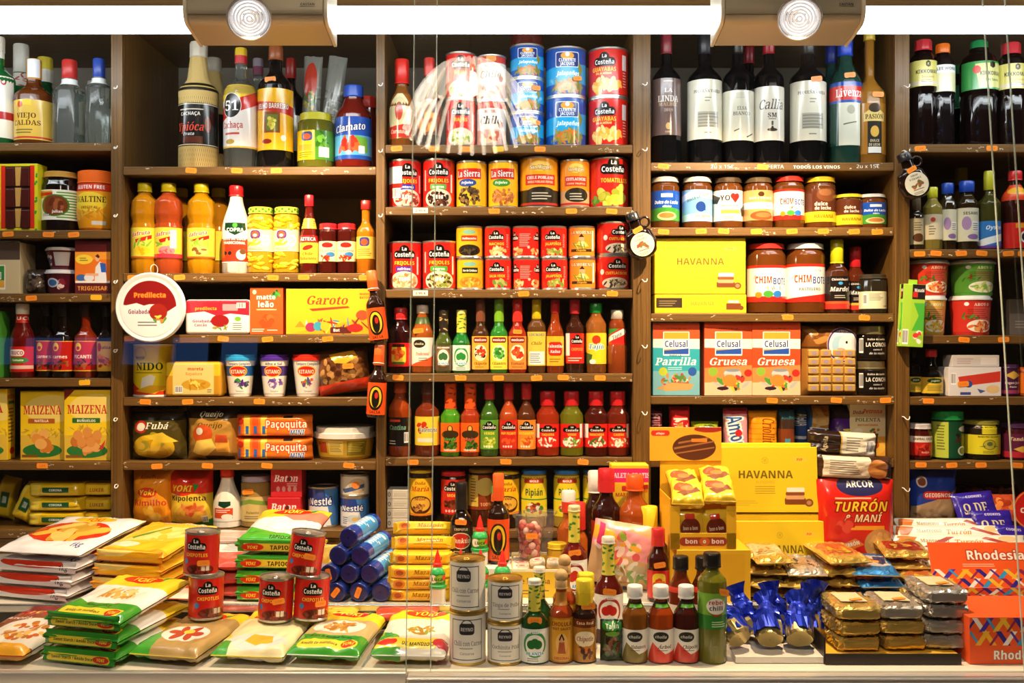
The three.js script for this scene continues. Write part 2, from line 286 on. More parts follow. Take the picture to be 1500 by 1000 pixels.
// ---------- wooden shelving ----------
const woodTex = canvasTex(1024, 512, (g, w, h) => {
  g.fillStyle = '#6b4d1f'; g.fillRect(0, 0, w, h);
  for (let i = 0; i < 1500; i++) { const y = rnd() * h, l = rr(80, 600), x = rnd() * w, v = rnd(); g.strokeStyle = v > 0.6 ? `rgba(146,102,46,${rr(0.08, 0.3)})` : `rgba(52,30,12,${rr(0.08, 0.32)})`; g.lineWidth = rr(0.6, 2.6); for (const s of [0, -w]) { g.beginPath(); g.moveTo(x + s, y); g.bezierCurveTo(x + s + l * 0.3, y + rr(-4, 4), x + s + l * 0.7, y + rr(-4, 4), x + s + l, y + rr(-3, 3)); g.stroke(); } }
  for (let i = 0; i < 9; i++) { const x = rnd() * w, y = rnd() * h; for (let k = 6; k > 0; k--) { g.strokeStyle = `rgba(45,25,10,${0.1 + 0.06 * (6 - k)})`; g.lineWidth = 1.5; g.beginPath(); g.ellipse(x, y, k * 5, k * 2, 0, 0, 7); g.stroke(); } }
});
const edgeTex = canvasTex(2048, 64, (g, w, h) => {   // shelf edge: same timber with old glue and torn paper flecks
  g.fillStyle = '#6b4d1f'; g.fillRect(0, 0, w, h);
  for (let i = 0; i < 420; i++) { const y = rnd() * h, x = rnd() * w, l = rr(60, 500); g.strokeStyle = rnd() > 0.55 ? `rgba(150,106,48,${rr(0.1, 0.35)})` : `rgba(50,28,10,${rr(0.1, 0.35)})`; g.lineWidth = rr(0.8, 3); g.beginPath(); g.moveTo(x, y); g.lineTo(x + l, y + rr(-3, 3)); g.stroke(); }
  for (let i = 0; i < 20; i++) { const x = rnd() * w, y = rr(8, h - 6); g.fillStyle = `rgba(236,230,214,${rr(0.55, 0.95)})`; for (let k = 0; k < 4; k++) { g.beginPath(); g.ellipse(x + rr(-16, 16), y + rr(-7, 7), rr(2, 7), rr(1.5, 4), rr(-0.5, 0.5), 0, 7); g.fill(); } }
});
const wood = new THREE.MeshStandardMaterial({ map: woodTex, roughness: 0.42, bumpMap: woodTex, bumpScale: 0.0006 });
const woodEdge = new THREE.MeshStandardMaterial({ map: edgeTex, roughness: 0.45 });
function board(name, x0, x1, y0, y1, z0, z1, m, parent) {   // uv in metres, grain along the longest side
  const g = roundBox(x1 - x0, y1 - y0, z1 - z0, 0.0018), p = g.attributes.position, uv = g.attributes.uv, n = p.count / 6, L = [x1 - x0, y1 - y0, z1 - z0], up = L[1] > L[0], ou = rnd() * 3, ov = rnd() * 3;
  for (let i = 0; i < p.count; i++) { const f = Math.floor(i / n), a = [p.getX(i), p.getY(i), p.getZ(i)], across = up ? (f < 2 ? a[2] : a[0]) : (f === 2 || f === 3 ? a[2] : a[1]); uv.setXY(i, (up ? a[1] : a[0]) * 1.1 + ou, m === woodEdge ? across / L[1] + 0.5 : across * 2.2 + ov); }
  const o = part(name, g, m, parent); o.position.set((x0 + x1) / 2, (y0 + y1) / 2, (z0 + z1) / 2); return o;
}
const unit = thing('shelving_unit', 'tall brown wooden shelving unit with five bays full of groceries', 'shelves');
const BACK = -0.42, TOPY = Y(14, 0), LOW = 0.86, BX = [[-200, 163], [180, 551], [564, 927], [953, 1310], [1332, 1690]];
const ROWS = [[209, 337, 430, 554, 676, 776], [244, 400, 490, 582, 676, 776], [212, 303, 424, 547, 670, 776], [238, 333, 459, 580, 672, 776], [211, 365, 491, 581, 675, 776]];
const S = ROWS.map((rows, b) => rows.map((py, r) => ({ y: Y(py, 0), b, r, py })));
const T1 = { y: CY - 0.544, tier: 1 }, T2 = { y: CY - 0.596, tier: 2 };
const hallX = (px) => X(px, 0);
BX.forEach(([a, b], i) => {
  const x0 = hallX(a), x1 = hallX(b);
  board('back_panel', x0 - 0.005, x1 + 0.005, LOW, TOPY, BACK - 0.012, BACK, wood, unit);
  for (const s of S[i]) { board('shelf_board', x0 - 0.001, x1 + 0.001, s.y - 0.0195, s.y, BACK, -0.004, wood, unit); board('shelf_edge', x0, x1, s.y - 0.0195, s.y, -0.005, 0, woodEdge, unit); }
  board('plinth_panel', x0, x1, LOW, S[i][5].y - 0.02, -0.015, -0.005, wood, unit);
});
const POSTS = [[-215, -200], [163, 180], [551, 564], [927, 953], [1310, 1332], [1690, 1705]];
for (const [a, b] of POSTS) { board('side_panel', hallX(a), hallX(b), LOW, TOPY, BACK, -0.006, wood, unit); board('post', hallX(a), hallX(b), LOW, TOPY, -0.006, 0.003, wood, unit); }
board('header_board', hallX(-215), hallX(1705), TOPY - 0.03, TOPY + 0.14, BACK, 0.006, wood, unit);
board('header_rail', hallX(-215), hallX(1705), TOPY - 0.012, TOPY + 0.05, 0.006, 0.03, wood, unit);
// white wire hooks screwed into the posts
const hookGeo = new THREE.TubeGeometry(new THREE.CatmullRomCurve3([[0, 0, 0], [0, 0, 0.012], [0.002, -0.004, 0.02], [0.005, -0.006, 0.022], [0.009, -0.003, 0.021], [0.01, 0.002, 0.02]].map((v) => new THREE.Vector3(...v))), 16, 0.0013, 6);
for (const [px, py] of [[171, 130], [171, 217], [171, 316], [171, 412], [171, 512], [171, 612], [172, 709], [556, 126], [556, 222], [556, 316], [940, 125], [940, 220], [940, 410], [940, 506], [940, 603], [1321, 128], [1321, 222], [1321, 610], [1321, 714]]) { const o = part('wire_hook', hookGeo, plastic('#e9e6dd'), unit); o.position.set(hallX(px), Y(py, 0), 0.002); }

// ---------- counter, steps, sill ----------
const counter = thing('display_counter', 'long stepped display counter with aluminium sill below the window', 'counter');
const XL = -1.75, XR = 1.75, alu = mat('#d9d4cb', 0.34, 0.55), paleTop = mat('#e3dccb', 0.35), steel = mat('#c4c2bd', 0.22, 0.9);
solid('base_cabinet', XL, XR, 0, T2.y - 0.02, 0.006, 0.6, mat('#cbbfae', 0.5), counter);
solid('front_step', XL, XR, T2.y - 0.02, T2.y, 0.275, 0.543, paleTop, counter);
solid('rear_step', XL, XR, T1.y - 0.016, T1.y, 0.006, 0.283, paleTop, counter);
solid('step_riser', XL, XR, T2.y, T1.y - 0.008, 0.262, 0.276, mat('#2c2622', 0.4), counter);
solid('step_edge', XL, XR, T1.y - 0.014, T1.y + 0.0015, 0.276, 0.287, steel, counter);
solid('rear_ledge', XL, XR, T1.y, T1.y + 0.05, 0.006, 0.0095, steel, counter);
solid('sill_rail', XL, X(597, 0.545), T2.y - 0.12, T2.y + 0.002, 0.544, 0.562, alu, counter);
solid('sill_rail', X(597, 0.56), XR, T2.y - 0.12, T2.y - 0.003, 0.544, 0.578, alu, counter);
solid('sill_lip', X(597, 0.56), XR, T2.y - 0.006, T2.y - 0.002, 0.574, 0.582, mat('#f1eee8', 0.3, 0.3), counter);

// ---------- inclined sliding glass panes ----------
const paneMat = new THREE.MeshPhysicalMaterial({ color: '#ffffff', roughness: 0.012, transmission: 1, thickness: 0, ior: 1.52 });
const edgeMat = mat('#e2eee2', 0.15, 0, { transmission: 0.55, thickness: 0 });
const PB = [T2.y + 0.002, 0.552], PT = [2.29, 0.372], PL = Math.hypot(PT[0] - PB[0], PT[1] - PB[1]), PA = Math.atan2(PB[1] - PT[1], PT[0] - PB[0]);
[[-1.75, -0.147, 0, [1], 'left'], [-0.19, 0.962, 0.013, [-1, 1], 'middle'], [0.925, 1.75, 0, [-1], 'right']].forEach(([x0, x1, dz, edges, side], i) => {
  const w = thing('window_' + (i + 1), ['inclined glass pane over the flour bags', 'inclined glass pane over the hot sauces and boxes', 'inclined glass pane over the orange patterned boxes'][i], 'window'); w.userData.kind = 'structure';
  w.position.set((x0 + x1) / 2, PB[0], PB[1] + dz); w.rotation.x = -PA;
  const pn = part('pane', new THREE.PlaneGeometry(x1 - x0, PL), paneMat, w); pn.position.y = PL / 2;
  for (const e of edges) { const b = part('pane_edge', roundBox(0.0019, PL, 0.005, 0.0006), edgeMat, w); b.position.set(e * (x1 - x0) / 2, PL / 2, 0); }
});

// ---------- added light-blocking board and lamps ----------
const light_block = thing('light_block', 'added unseen wooden board keeping hall light out of the display', 'light_block');  // out of view, added to stop hall light entering from above
board('light_block_board', XL, XR, 2.3, 2.33, 0.034, 0.5, wood, light_block); board('light_block_fascia', XL, XR, 2.27, 2.42, 0.5, 0.52, wood, light_block);
const tubeMat = new THREE.MeshStandardMaterial({ color: '#ffffff', emissive: TUBE.c, emissiveIntensity: 11, roughness: 0.4 });
for (const [a, b, label] of [[-330, 340, 'glowing white fluorescent tube above the liquor bottles'], [400, 1130, 'glowing white fluorescent tube above the stacked cans and wines'], [1200, 1830, 'glowing white fluorescent tube above the soy sauce bottles']]) {
  const x0 = X(a, TUBE.z), x1 = X(b, TUBE.z), g = thing('fluorescent_tube', label, 'lamp'), L = x1 - x0;
  g.position.set((x0 + x1) / 2, TUBE.y, TUBE.z);
  const t = part('glass_tube', new THREE.CylinderGeometry(0.0285, 0.0285, L - 0.03, 24), tubeMat, g); t.rotation.z = Math.PI / 2;
  for (const s of [-1, 1]) { const c = part('end_cap', new THREE.CylinderGeometry(0.0288, 0.0288, 0.016, 24), mat('#d8d8d4', 0.3, 0.7), g); c.rotation.z = Math.PI / 2; c.position.x = s * (L / 2 - 0.008); }
  const hg = part('batten', roundBox(L, 0.03, 0.05, 0.004), plastic('#e8e6e0'), g); hg.position.y = 0.07;
  for (const s of [-1, 1]) { const c = part('socket', roundBox(0.014, 0.06, 0.045, 0.003), plastic('#e8e6e0'), g); c.position.set(s * L / 2, 0.03, 0); }
  const li = new THREE.RectAreaLight(TUBE.c, TUBE.i, L - 0.04, 0.05); li.position.set(g.position.x, TUBE.y - 0.031, TUBE.z - 0.012); li.lookAt(g.position.x, TUBE.y - 0.8, TUBE.z - 0.35); scene.add(li);
}
const metalFit = mat('#b5ab94', 0.42, 0.45), creamFit = mat('#e6ddc4', 0.35, 0.2);
function trackFitting(px, mirror, label) {
  const g = thing('spotlight_fitting', label, 'lamp'), z0 = 0.245, z1 = 0.352, yb = 2.141, W = 0.27;
  g.position.set(X(px, z1), yb, 0);
  const sh = new THREE.Shape(); sh.moveTo(-z0, -0.016); sh.lineTo(-z1 + 0.02, -0.002); sh.quadraticCurveTo(-z1, 0.002, -z1, 0.025); sh.quadraticCurveTo(-z1 + 0.003, 0.1, -z1 + 0.03, 0.155); sh.lineTo(-z0, 0.155); sh.closePath();
  const bodyG = new THREE.ExtrudeGeometry(sh, { depth: W, bevelEnabled: true, bevelSize: 0.002, bevelThickness: 0.002, bevelSegments: 1, curveSegments: 10 }); bodyG.translate(0, 0, -W / 2); bodyG.rotateY(Math.PI / 2);
  part('housing', bodyG, metalFit, g);
  for (const s of [-1, 1]) { const eg = new THREE.ExtrudeGeometry(sh, { depth: 0.006, bevelEnabled: true, bevelSize: 0.004, bevelThickness: 0.001, bevelSegments: 1, curveSegments: 10 }); eg.translate(0, 0, -0.003); eg.rotateY(Math.PI / 2); part('end_plate', eg, creamFit, g).position.x = s * (W / 2 + 0.006); }
  solid('seam', -W / 2, W / 2, 0.0115, 0.0135, z1 - 0.003, z1 + 0.0028, mat('#6b6353', 0.5), g);
  const c = cell((d) => { d.bg('#b3ab97').t('CASTAN', 50, 52, 80, '#37332b'); }, 26, 9), tx = part('maker_plate', printedBox(0.03, 0.0075, 0.0006, c, c, c, 0.0002), printMat(c, 'foil'), g); tx.position.set(0.105, 0.032, z1 + 0.0034);
  const lamp = new THREE.Group(); lamp.name = 'reflector_lamp'; g.add(lamp); lamp.position.set(mirror * -0.008, 0.0, z1 + 0.016); lamp.rotation.set(0.6, mirror * 0.3, 0, 'YXZ');
  part('rim', new THREE.TorusGeometry(0.041, 0.0035, 8, 36), mat('#e6e4de', 0.2, 0.6), lamp);
  const bowl = part('reflector', new THREE.LatheGeometry([[0.041, 0], [0.036, -0.012], [0.026, -0.022], [0.012, -0.028], [0.001, -0.03]].map(([r, y]) => new THREE.Vector2(r, y)), 32), mat('#dfe6ee', 0.12, 0.9), lamp); bowl.rotation.x = Math.PI / 2; bowl.position.z = 0.006;
  for (let k = 0; k < 6; k++) part('lens_ring', new THREE.TorusGeometry(0.036 - k * 0.0062, 0.0022, 6, 36), new THREE.MeshPhysicalMaterial({ color: '#eef4fb', roughness: 0.1, emissive: 0xdfe9ff, emissiveIntensity: 0.55 }), lamp).position.z = -0.002 + k * 0.0012;
  part('bulb', new THREE.SphereGeometry(0.009, 14, 10), new THREE.MeshStandardMaterial({ color: '#fff', emissive: SPOT.c, emissiveIntensity: 8 }), lamp).position.z = -0.012;
  const sp = new THREE.SpotLight(SPOT.c, SPOT.i, 0, 1.15, 0.7, 2); sp.position.set(g.position.x - mirror * 0.008, yb - 0.024, z1 + 0.042); sp.target.position.set(g.position.x * 0.75, 0.95, 0.1); sp.shadow.radius = 0.3; sp.castShadow = true; scene.add(sp, sp.target);
}
trackFitting(374, 1, 'beige metal spotlight fitting above the straw wrapped liquor bottles');
trackFitting(1162, -1, 'beige metal spotlight fitting above the red wine bottles');

// ribbed glass pendants of the hall, mirrored in the panes
function pendant(x, y, z, label) {
  const g = thing('pendant_lamp', label, 'lamp', 'ribbed glass pendants of the hall'); g.position.set(x, y, z);
  const pr = [[0.06, 0.27], [0.13, 0.25], [0.2, 0.175], [0.25, 0.08], [0.28, 0]];
  part('shade', new THREE.LatheGeometry(pr.map(([r, q]) => new THREE.Vector2(r - 0.006, q)), 40), mat('#f2efe6', 0.2, 0, { transmission: 0.9, thickness: 0 }), g);
  const curve = new THREE.CatmullRomCurve3(pr.map(([r, q]) => new THREE.Vector3(r, q, 0))), rib = new THREE.TubeGeometry(curve, 12, 0.0095, 6), rm = new THREE.MeshStandardMaterial({ color: '#fff8ea', emissive: HALL.c, emissiveIntensity: 15, roughness: 0.3 });
  for (let k = 0; k < 32; k++) part('rib', rib, rm, g).rotation.y = k * Math.PI / 16;
  part('bulb', new THREE.SphereGeometry(0.055, 20, 14), new THREE.MeshStandardMaterial({ color: '#fff', emissive: HALL.c, emissiveIntensity: 60 }), g).position.y = 0.2;
  part('gallery', new THREE.CylinderGeometry(0.05, 0.055, 0.05, 20), mat('#8a7440', 0.35, 0.9), g).position.y = 0.29;
  part('rod', new THREE.CylinderGeometry(0.006, 0.006, 3.7 - y - 0.31, 8), mat('#8a7440', 0.35, 0.9), g).position.y = 0.31 + (3.7 - y - 0.31) / 2;
  const li = new THREE.PointLight(HALL.c, HALL.i, 0, 2); li.position.set(x, y + 0.2, z); li.shadow.radius = 2; li.castShadow = true; scene.add(li);
}
pendant(-0.18, 3.0, 2.6, 'ribbed glass pendant lamp hanging over the walkway by the window');

{ // high bluish windows of the hall, mirrored at the height of the starch cartons
  const w = thing('window_4', 'row of small bluish panes high in the opposite wall', 'window'); w.userData.kind = 'structure'; w.position.set(-2.9, 2.86, 5.89);
  const glow = new THREE.MeshStandardMaterial({ color: '#5a86c8', emissive: 0x5f93e6, emissiveIntensity: 2.6, roughness: 0.3 }), fr = mat('#2a2c30', 0.5);
  for (let k = 0; k < 6; k++) { part('pane', roundBox(0.26, 0.2, 0.01, 0.002), glow, w).position.set((k - 2.5) * 0.36, 0, 0); part('mullion', roundBox(0.05, 0.26, 0.03, 0.003), fr, w).position.set((k - 3) * 0.36, 0, 0); }
}

// ---------- print designs shared by several goods ----------
const plaque = (d, x, y, w, sz) => { d.e(x, y - sz * 0.62, w * 0.22, sz * 0.62, '#14100c').rb(x - w / 2, y - sz * 0.55, w, sz * 1.1, '#14100c', sz * 0.5).t('La', x, y - sz * 0.72, sz * 0.62, '#fff', { w: w * 0.3 }).t('Costeña', x, y + sz * 0.02, sz * 0.82, '#fff', { w: w * 0.92 }); };
const redCan = (sub, sc, foods, strip) => (d) => {
  d.bg('#d8201a'); plaque(d, 52, 26, 66, 17); d.t(sub, 52, 45, 11, sc, { w: 78, k: '#7a0c08', kw: 0.12 });
  if (strip) d.rb(26, 52, 50, 12, strip[0], 3).t(strip[1], 51, 58, 8, '#fff', { w: 44 });
  d.e(52, 84, 44, 21, '#f3dcc0').food(52, 85, 42, 18, foods, 60, 0.17); for (let i = 0; i < 4; i++) d.r(36 + i * 8, 76, 6, 9, 'rgba(255,255,255,0.75)');
  d.r(2, 20, 7, 46, '#e8a8a0').r(92, 30, 7, 40, '#f2f2ee');
};
const yellowBeans = (strip, foods) => (d) => { d.bg('#f0b81e'); d.r(4, 14, 86, 24, '#d0241c').t('La Sierra', 47, 26, 20, '#fff', { s: 1, k: '#5a0c08', kw: 0.1, w: 80 }).e(44, 47, 30, 9, strip).t('Frijoles', 44, 47, 8, '#fff', { i: 1 }).food(50, 78, 44, 22, foods, 70, 0.16); };
const blueJal = (d) => { d.bg('#1450a8'); d.p([[0, 45], [100, 30], [100, 75], [0, 80]], '#1fa3dc'); d.rb(22, 8, 58, 34, '#e8edf5', 4).rb(24, 10, 54, 30, '#18337a', 4).e(51, 17, 16, 8, '#f0a030').e(51, 14, 5, 5, '#fff').t('CLEMENTE', 51, 27, 9, '#fff', { w: 50 }).t('JACQUES', 51, 35, 9, '#fff', { w: 50 }).t('Jalapeños', 54, 55, 13, '#fff', { i: 1, w: 74 }); d.food(50, 84, 50, 15, ['#9a8a3a', '#7d7a2c', '#b8903c', '#d6762c'], 40, 0.3).p([[80, 28], [92, 44], [84, 62], [78, 44]], '#8a8426'); };
const guayaba = (d) => { d.bg('#d8241c'); plaque(d, 36, 28, 54, 17); d.t('GUAYABAS', 34, 45, 13, '#ffd23a', { w: 62 }).t('EN ALMÍBAR', 34, 54, 7, '#ffe28a', { w: 40 }).food(42, 80, 40, 20, ['#f6c65c', '#f2b040', '#fbd98a'], 30, 0.3).r(82, 12, 15, 34, '#f0e4e0').lines(84, 50, 12, 6, 6, '#f0b8b0'); };
const seasonCup = (band, name, veg) => (d) => { d.bg('#f1eee4').r(0, 16, 100, 30, band).t(name, 48, 10, 11, '#2a2a5a', { w: 80 }).e(44, 32, 32, 16, '#d9261c').ring(44, 32, 32, 16, '#f6c828', 3).t('KITANO', 44, 33, 16, '#fff8d8', { w: 56 }).food(56, 68, 34, 14, veg, 22, 0.34).t('Tempero', 50, 92, 7, '#555', { n: 1 }); };
const hab = (paper, c1, c2) => (d) => { d.bg(paper).e(50, 46, 40, 38, c1).e(50, 48, 33, 31, '#f6f3e6').t('CHILE HABANERO', 50, 11, 9, '#fff', { w: 74 }).e(38, 46, 15, 13, c2).e(60, 46, 15, 13, c2).e(50, 38, 12, 10, c2).t('LA ANITA', 50, 72, 12, '#1b7fc0', { k: '#fff', w: 62 }).lines(24, 86, 52, 2, 6); };
const patternNeck = (bgc, dots) => (d) => { d.bg(bgc); for (let i = 0; i < 26; i++) d.e(rnd() * 100, rnd() * 100, 7, 3.2, dots, rnd() * 3); };
const mexSauce = (base, veg, name) => (d) => { d.bg(base).rb(8, 4, 84, 16, '#7a1c14', 6).t('mexicano', 50, 12, 10, '#fff', { w: 70 }).e(50, 50, 38, 24, '#f3e8c0').food(50, 50, 32, 19, veg, 24, 0.32).t(name, 50, 82, 11, '#4a2a10', { w: 80, s: 1 }).lines(20, 91, 60, 1, 5); };
const redLabel = (sub, foods, base = '#d4221c') => (d) => { d.bg(base); plaque(d, 50, 26, 78, 17); d.t(sub, 50, 46, 12, '#ffd640', { w: 80 }).food(50, 76, 44, 18, foods, 26, 0.3); for (let i = 0; i < 4; i++) d.e(24 + i * 13, 90, 5, 4, 'rgba(255,255,255,0.75)'); };
const yucateco = (base, name, c) => (d) => { d.bg(base).e(50, 22, 14, 13, '#3a2210').e(50, 20, 9, 9, '#e8b050').e(50, 40, 46, 14, '#3a2a16').t(name, 50, 56, 15, c, { k: '#1c2a10', w: 88, i: 1 }).food(50, 78, 44, 16, ['#2c5a1c', '#4a7a22', '#1c3a12'], 22, 0.3).t('HABANERO', 50, 92, 8, '#fff', { w: 80 }); };
const paleBox = (d, c) => d.bg(c);
const cornBox = (sub, subc, foods) => (d) => { d.bg('#f5d21c'); d.e(70, 26, 60, 20, '#f9e27a').r(0, 64, 100, 36, '#e2bc3c').food(50, 60, 60, 10, ['#d8b236', '#e8c850', '#c49c28'], 40, 0.12).t('MAIZENA', 50, 28, 17, '#c4201a', { s: 1, w: 86 }).rb(18, 40, 60, 7, subc, 1).t(sub, 48, 43.5, 5, '#fff', { w: 50 }).e(50, 86, 44, 10, '#2c7a34').food(50, 74, 28, 14, foods, 14, 0.5).r(4, 92, 36, 4, '#8a5a1c'); };
const yokiTop = (d, x, y, w, s) => d.e(x, y, w / 2, s * 0.8, '#d8301c').p([[x + w * 0.42, y - s * 0.5], [x + w * 0.62, y - s], [x + w * 0.5, y + s * 0.2]], '#2f9a3a').t('YOKI', x, y, s * 1.1, '#ffe43a', { i: 1, w: w * 0.75 });
const alfajorBox = (d) => { d.bg('#e9c81c').ring(50, 21, 3, 4.5, '#b89a1c', 1.5).t('H', 50, 21, 6, '#b89a1c', { s: 1 }).t('HAVANNA', 50, 42, 17, '#6f5a10', { w: 54 }).t('ALFAJORES', 50, 54, 6, '#cfae22', { w: 22, n: 1 }).lines(40, 60, 20, 4, 3.4, '#b89a1c').lines(10, 82, 34, 3, 3, '#c8aa20'); d.rb(68, 78, 20, 10, '#7a3c16', 2).rb(69, 74, 18, 6, '#d6a070', 2).rb(70, 62, 17, 7, '#f4ece0', 2).rb(69, 69, 18, 5, '#8a4a20', 2).e(91, 85, 4, 6, '#7a4420').e(91, 85, 2.4, 3.5, '#b88050'); d.rb(76, 16, 14, 7, '#f8c83a', 3).t('PVP', 83, 20, 5, '#d0502a', {}); };
const lecheBlue = (d) => { d.bg('#1c4fb0').p([[0, 62], [50, 54], [100, 64], [100, 100], [0, 100]], '#3f8f34').e(50, 84, 34, 14, '#e8c890').e(50, 82, 26, 9, '#b8783c').r(30, 10, 40, 12, '#f2f2f2').t('Dulce de Leche', 50, 38, 15, '#fff', { i: 1, w: 88 }).t('clásico', 50, 52, 9, '#fff', { i: 1 }); };
const chimbote = (pas) => (d) => { d.bg('#f2efe4').r(0, 0, 100, 8, '#cf2a20').t('dulce de leche', 50, 18, 10, '#3a5aa8', { i: 1, n: 1, w: 72 }).t('CHIM', 32, 40, 27, '#d8281e', { w: 44 }).t('BOTE', 76, 43, 25, '#26418f', { w: 42 }); for (let i = 0; i < 5; i++) d.r(6 + i * 2.6, 26 - Math.abs(2 - i) * -3, 1.2, 7, '#e8452a'); if (pas) d.t('PASTELERO', 50, 66, 11, '#333', { w: 56 }).p([[0, 92], [100, 74], [100, 100], [0, 100]], '#cf2a20'); else d.food(56, 62, 26, 5, ['#d83a2a', '#2a8f4a', '#e8a020', '#333'], 8, 0.2).r(0, 84, 100, 16, '#cf2a20').e(20, 80, 9, 8, '#f08a20').e(44, 78, 12, 9, '#4aa03c').e(68, 78, 12, 9, '#2f7fd0'); };
const saltBox = (top, low, name) => (d) => { d.bg(low).r(0, 0, 100, 22, '#f0562a').r(0, 22, 100, 4, '#f6f0e2').p([[0, 26], [100, 22], [100, 36], [0, 34]], '#f6f0e2').r(0, 66, 100, 34, top).rb(22, 12, 56, 33, '#fff', 1).rb(24, 13, 52, 30, '#f5a636', 1).r(24, 22, 52, 14, '#f8f6f0').p([[24, 38], [76, 35], [76, 43], [24, 43]], '#2350b0').t('Celusal', 50, 29, 13, '#17378c', { w: 50 }).t(name, 50, 53, 14, '#fff', { i: 1, s: 1, w: 88 }).t('La línea de sal', 50, 8, 4, '#7a2a10', { n: 1, w: 50 }).lines(32, 61, 36, 2, 2.4, 'rgba(255,255,255,0.8)'); };
const mole = (d) => { d.bg('#f0c21e').r(0, 0, 100, 10, '#2a1c08').t('Doña', 50, 22, 10, '#a03a10', { i: 1, s: 1 }).t('María', 50, 36, 16, '#c02a18', { i: 1, s: 1, w: 80 }).e(50, 74, 48, 22, '#4a2410').e(50, 72, 42, 17, '#e8b440').t('Mole', 50, 58, 11, '#6a2410', { i: 1, s: 1 }).food(48, 80, 30, 9, ['#a0622a', '#c88a3c', '#5a2c10'], 16, 0.3).r(0, 94, 100, 6, '#e8861e'); };
const pipian = (d) => { d.bg('#e6d52c').rb(10, 6, 80, 12, '#b4361e', 3).t('MOLE', 50, 12, 8, '#fff', { w: 60 }).t('Pipián', 50, 40, 22, '#1c4a2a', { w: 70 }).r(0, 56, 100, 3, '#3a8a3a').food(52, 80, 40, 16, ['#8a2a1c', '#e8e0cc', '#4a8a34', '#c85a2a'], 24, 0.3); };
const kik = (bgc, name) => (d) => { d.bg(bgc).r(0, 80, 100, 12, '#d8c8b8').p([[42, 8], [50, 2], [58, 8], [58, 22], [50, 28], [42, 22]], '#2b2418').t('K', 50, 15, 14, bgc).t('KIKKOMAN', 50, 44, 20, '#2b2418', { w: 88 }).t(name, 50, 64, 11, '#7a3018', { n: 1, w: 60 }).lines(26, 76, 48, 2, 6); };
const tubArt = (base, ink, foods) => (d) => { d.bg(base).e(22, 12, 6, 6, '#fff').t('AROY-D', 60, 14, 13, ink, { s: 1, w: 56 }).r(38, 22, 52, 44, 'rgba(245,150,140,0.35)').lines(24, 28, 60, 6, 6, 'rgba(70,20,10,0.45)').food(30, 52, 26, 10, ['#3c7a2c', '#8a3a1c', '#4c9a3a'], 12, 0.3).e(58, 80, 36, 20, '#f4f0e2').food(58, 80, 32, 16, foods, 26, 0.28); };
const cornetto = (d) => { d.bg('#f0ecdf').t('Mantecoso', 30, 40, 26, '#8a7a3a', { i: 1, s: 1, w: 22 }).t('Turrón', 56, 46, 34, '#d8862a', { i: 1, s: 1, w: 24 }).p([[4, 10], [18, 20], [8, 80], [0, 60]], '#d8741f').p([[70, 20], [92, 60], [88, 68], [66, 30]], '#b04a3a').e(86, 30, 7, 16, '#e8c890').r(0, 92, 100, 8, '#e0c890'); };

// ---------- bay 1 (liquor, cocoa, sauces, starch) ----------
const [A, B, C, D4, E] = S;
{
  const s = A[0], treeNeck = patternNeck('#eae6d8', '#b8242c');
  bottle(s, -2, 46, 160, { p: 'spirit', c: '#1c7a38', cap: '#e8e2d2', n: [0.8, 0.86, '#eae6d8'], l: [0.06, 0.62, (d) => { d.bg('#ece9da').e(86, 9, 9, 6, '#b8242c').e(86, 9, 5, 3.4, '#ece9da').r(0, 58, 100, 12, '#b8242c').t('gin', 50, 30, 18, '#3a5a3a', { s: 1 }); }] }, 'green gin bottle with white label and red band', 'liquor_bottle');
  bottle(s, 31, 42, 160, { p: [0.55, 0.72, 0.5, 0.74, 0.52], b: 0.1, c: '#1f8a3c', cap: '#e9e4d6', n: [0.6, 0.73, treeNeck], l: [0.2, 0.5, '#e8dfae'] }, 'green gin bottle behind the amber rum, neck in spotted paper', 'liquor_bottle');
  bottle(s, 66, 44, 142, { p: [0.55, 0.72, 0.42, 0.74, 0.5], b: 0.11, c: '#145a2c', cap: '#d8c23c', cap2: '#eae6d8', l: [0.2, 0.5, '#d8d2b0'] }, 'dark green bottle with yellow patterned wrapped neck behind amber rum', 'liquor_bottle');
  bottle(s, 50, 54, 128, { p: [0.56, 0.72, 0.38, 0.76, 0.36], c: '#6e3410', cap: '#e09a32', l: [0.05, 0.5, (d) => { d.bg('#d9b44a').r(0, 92, 100, 4, '#c8342a').r(20, -2, 44, 16, '#f2c83a').e(34, 12, 8, 8, '#d0542a').t('VIEJO', 50, 40, 17, '#4a2a10', { s: 1 }).t('CALDAS', 50, 58, 17, '#4a2a10', { s: 1 }).lines(20, 74, 60, 2, 7); }], n: [0.78, 0.99, (d) => d.bg('#e09a32').r(40, 0, 30, 100, '#eef2f6')] }, 'amber rum bottle with gold label and orange cap', 'liquor_bottle');
  bottle(s, 102, 47, 126, { p: [0.62, 0.74, 0.46, 0.78, 0.46], c: 'clear', cap: '#c8342e', n: [0.7, 0.77, '#e8ece8'] }, 'clear spirit bottle with red cap and paper tax strip', 'liquor_bottle');
  bottle(s, 136, 40, 106, { p: 'spirit', b: 0.1, c: 'clear', cap: '#d0c8c4' }, 'small clear bottle behind the clear spirit bottles', 'liquor_bottle');
  bottle(s, 145, 38, 127, { p: [0.66, 0.74, 0.5, 0.78, 0.46], c: 'clear', cap: '#2a4aa8', n: [0.7, 0.77, '#e8ece8'] }, 'clear spirit bottle with blue cap', 'liquor_bottle');
}
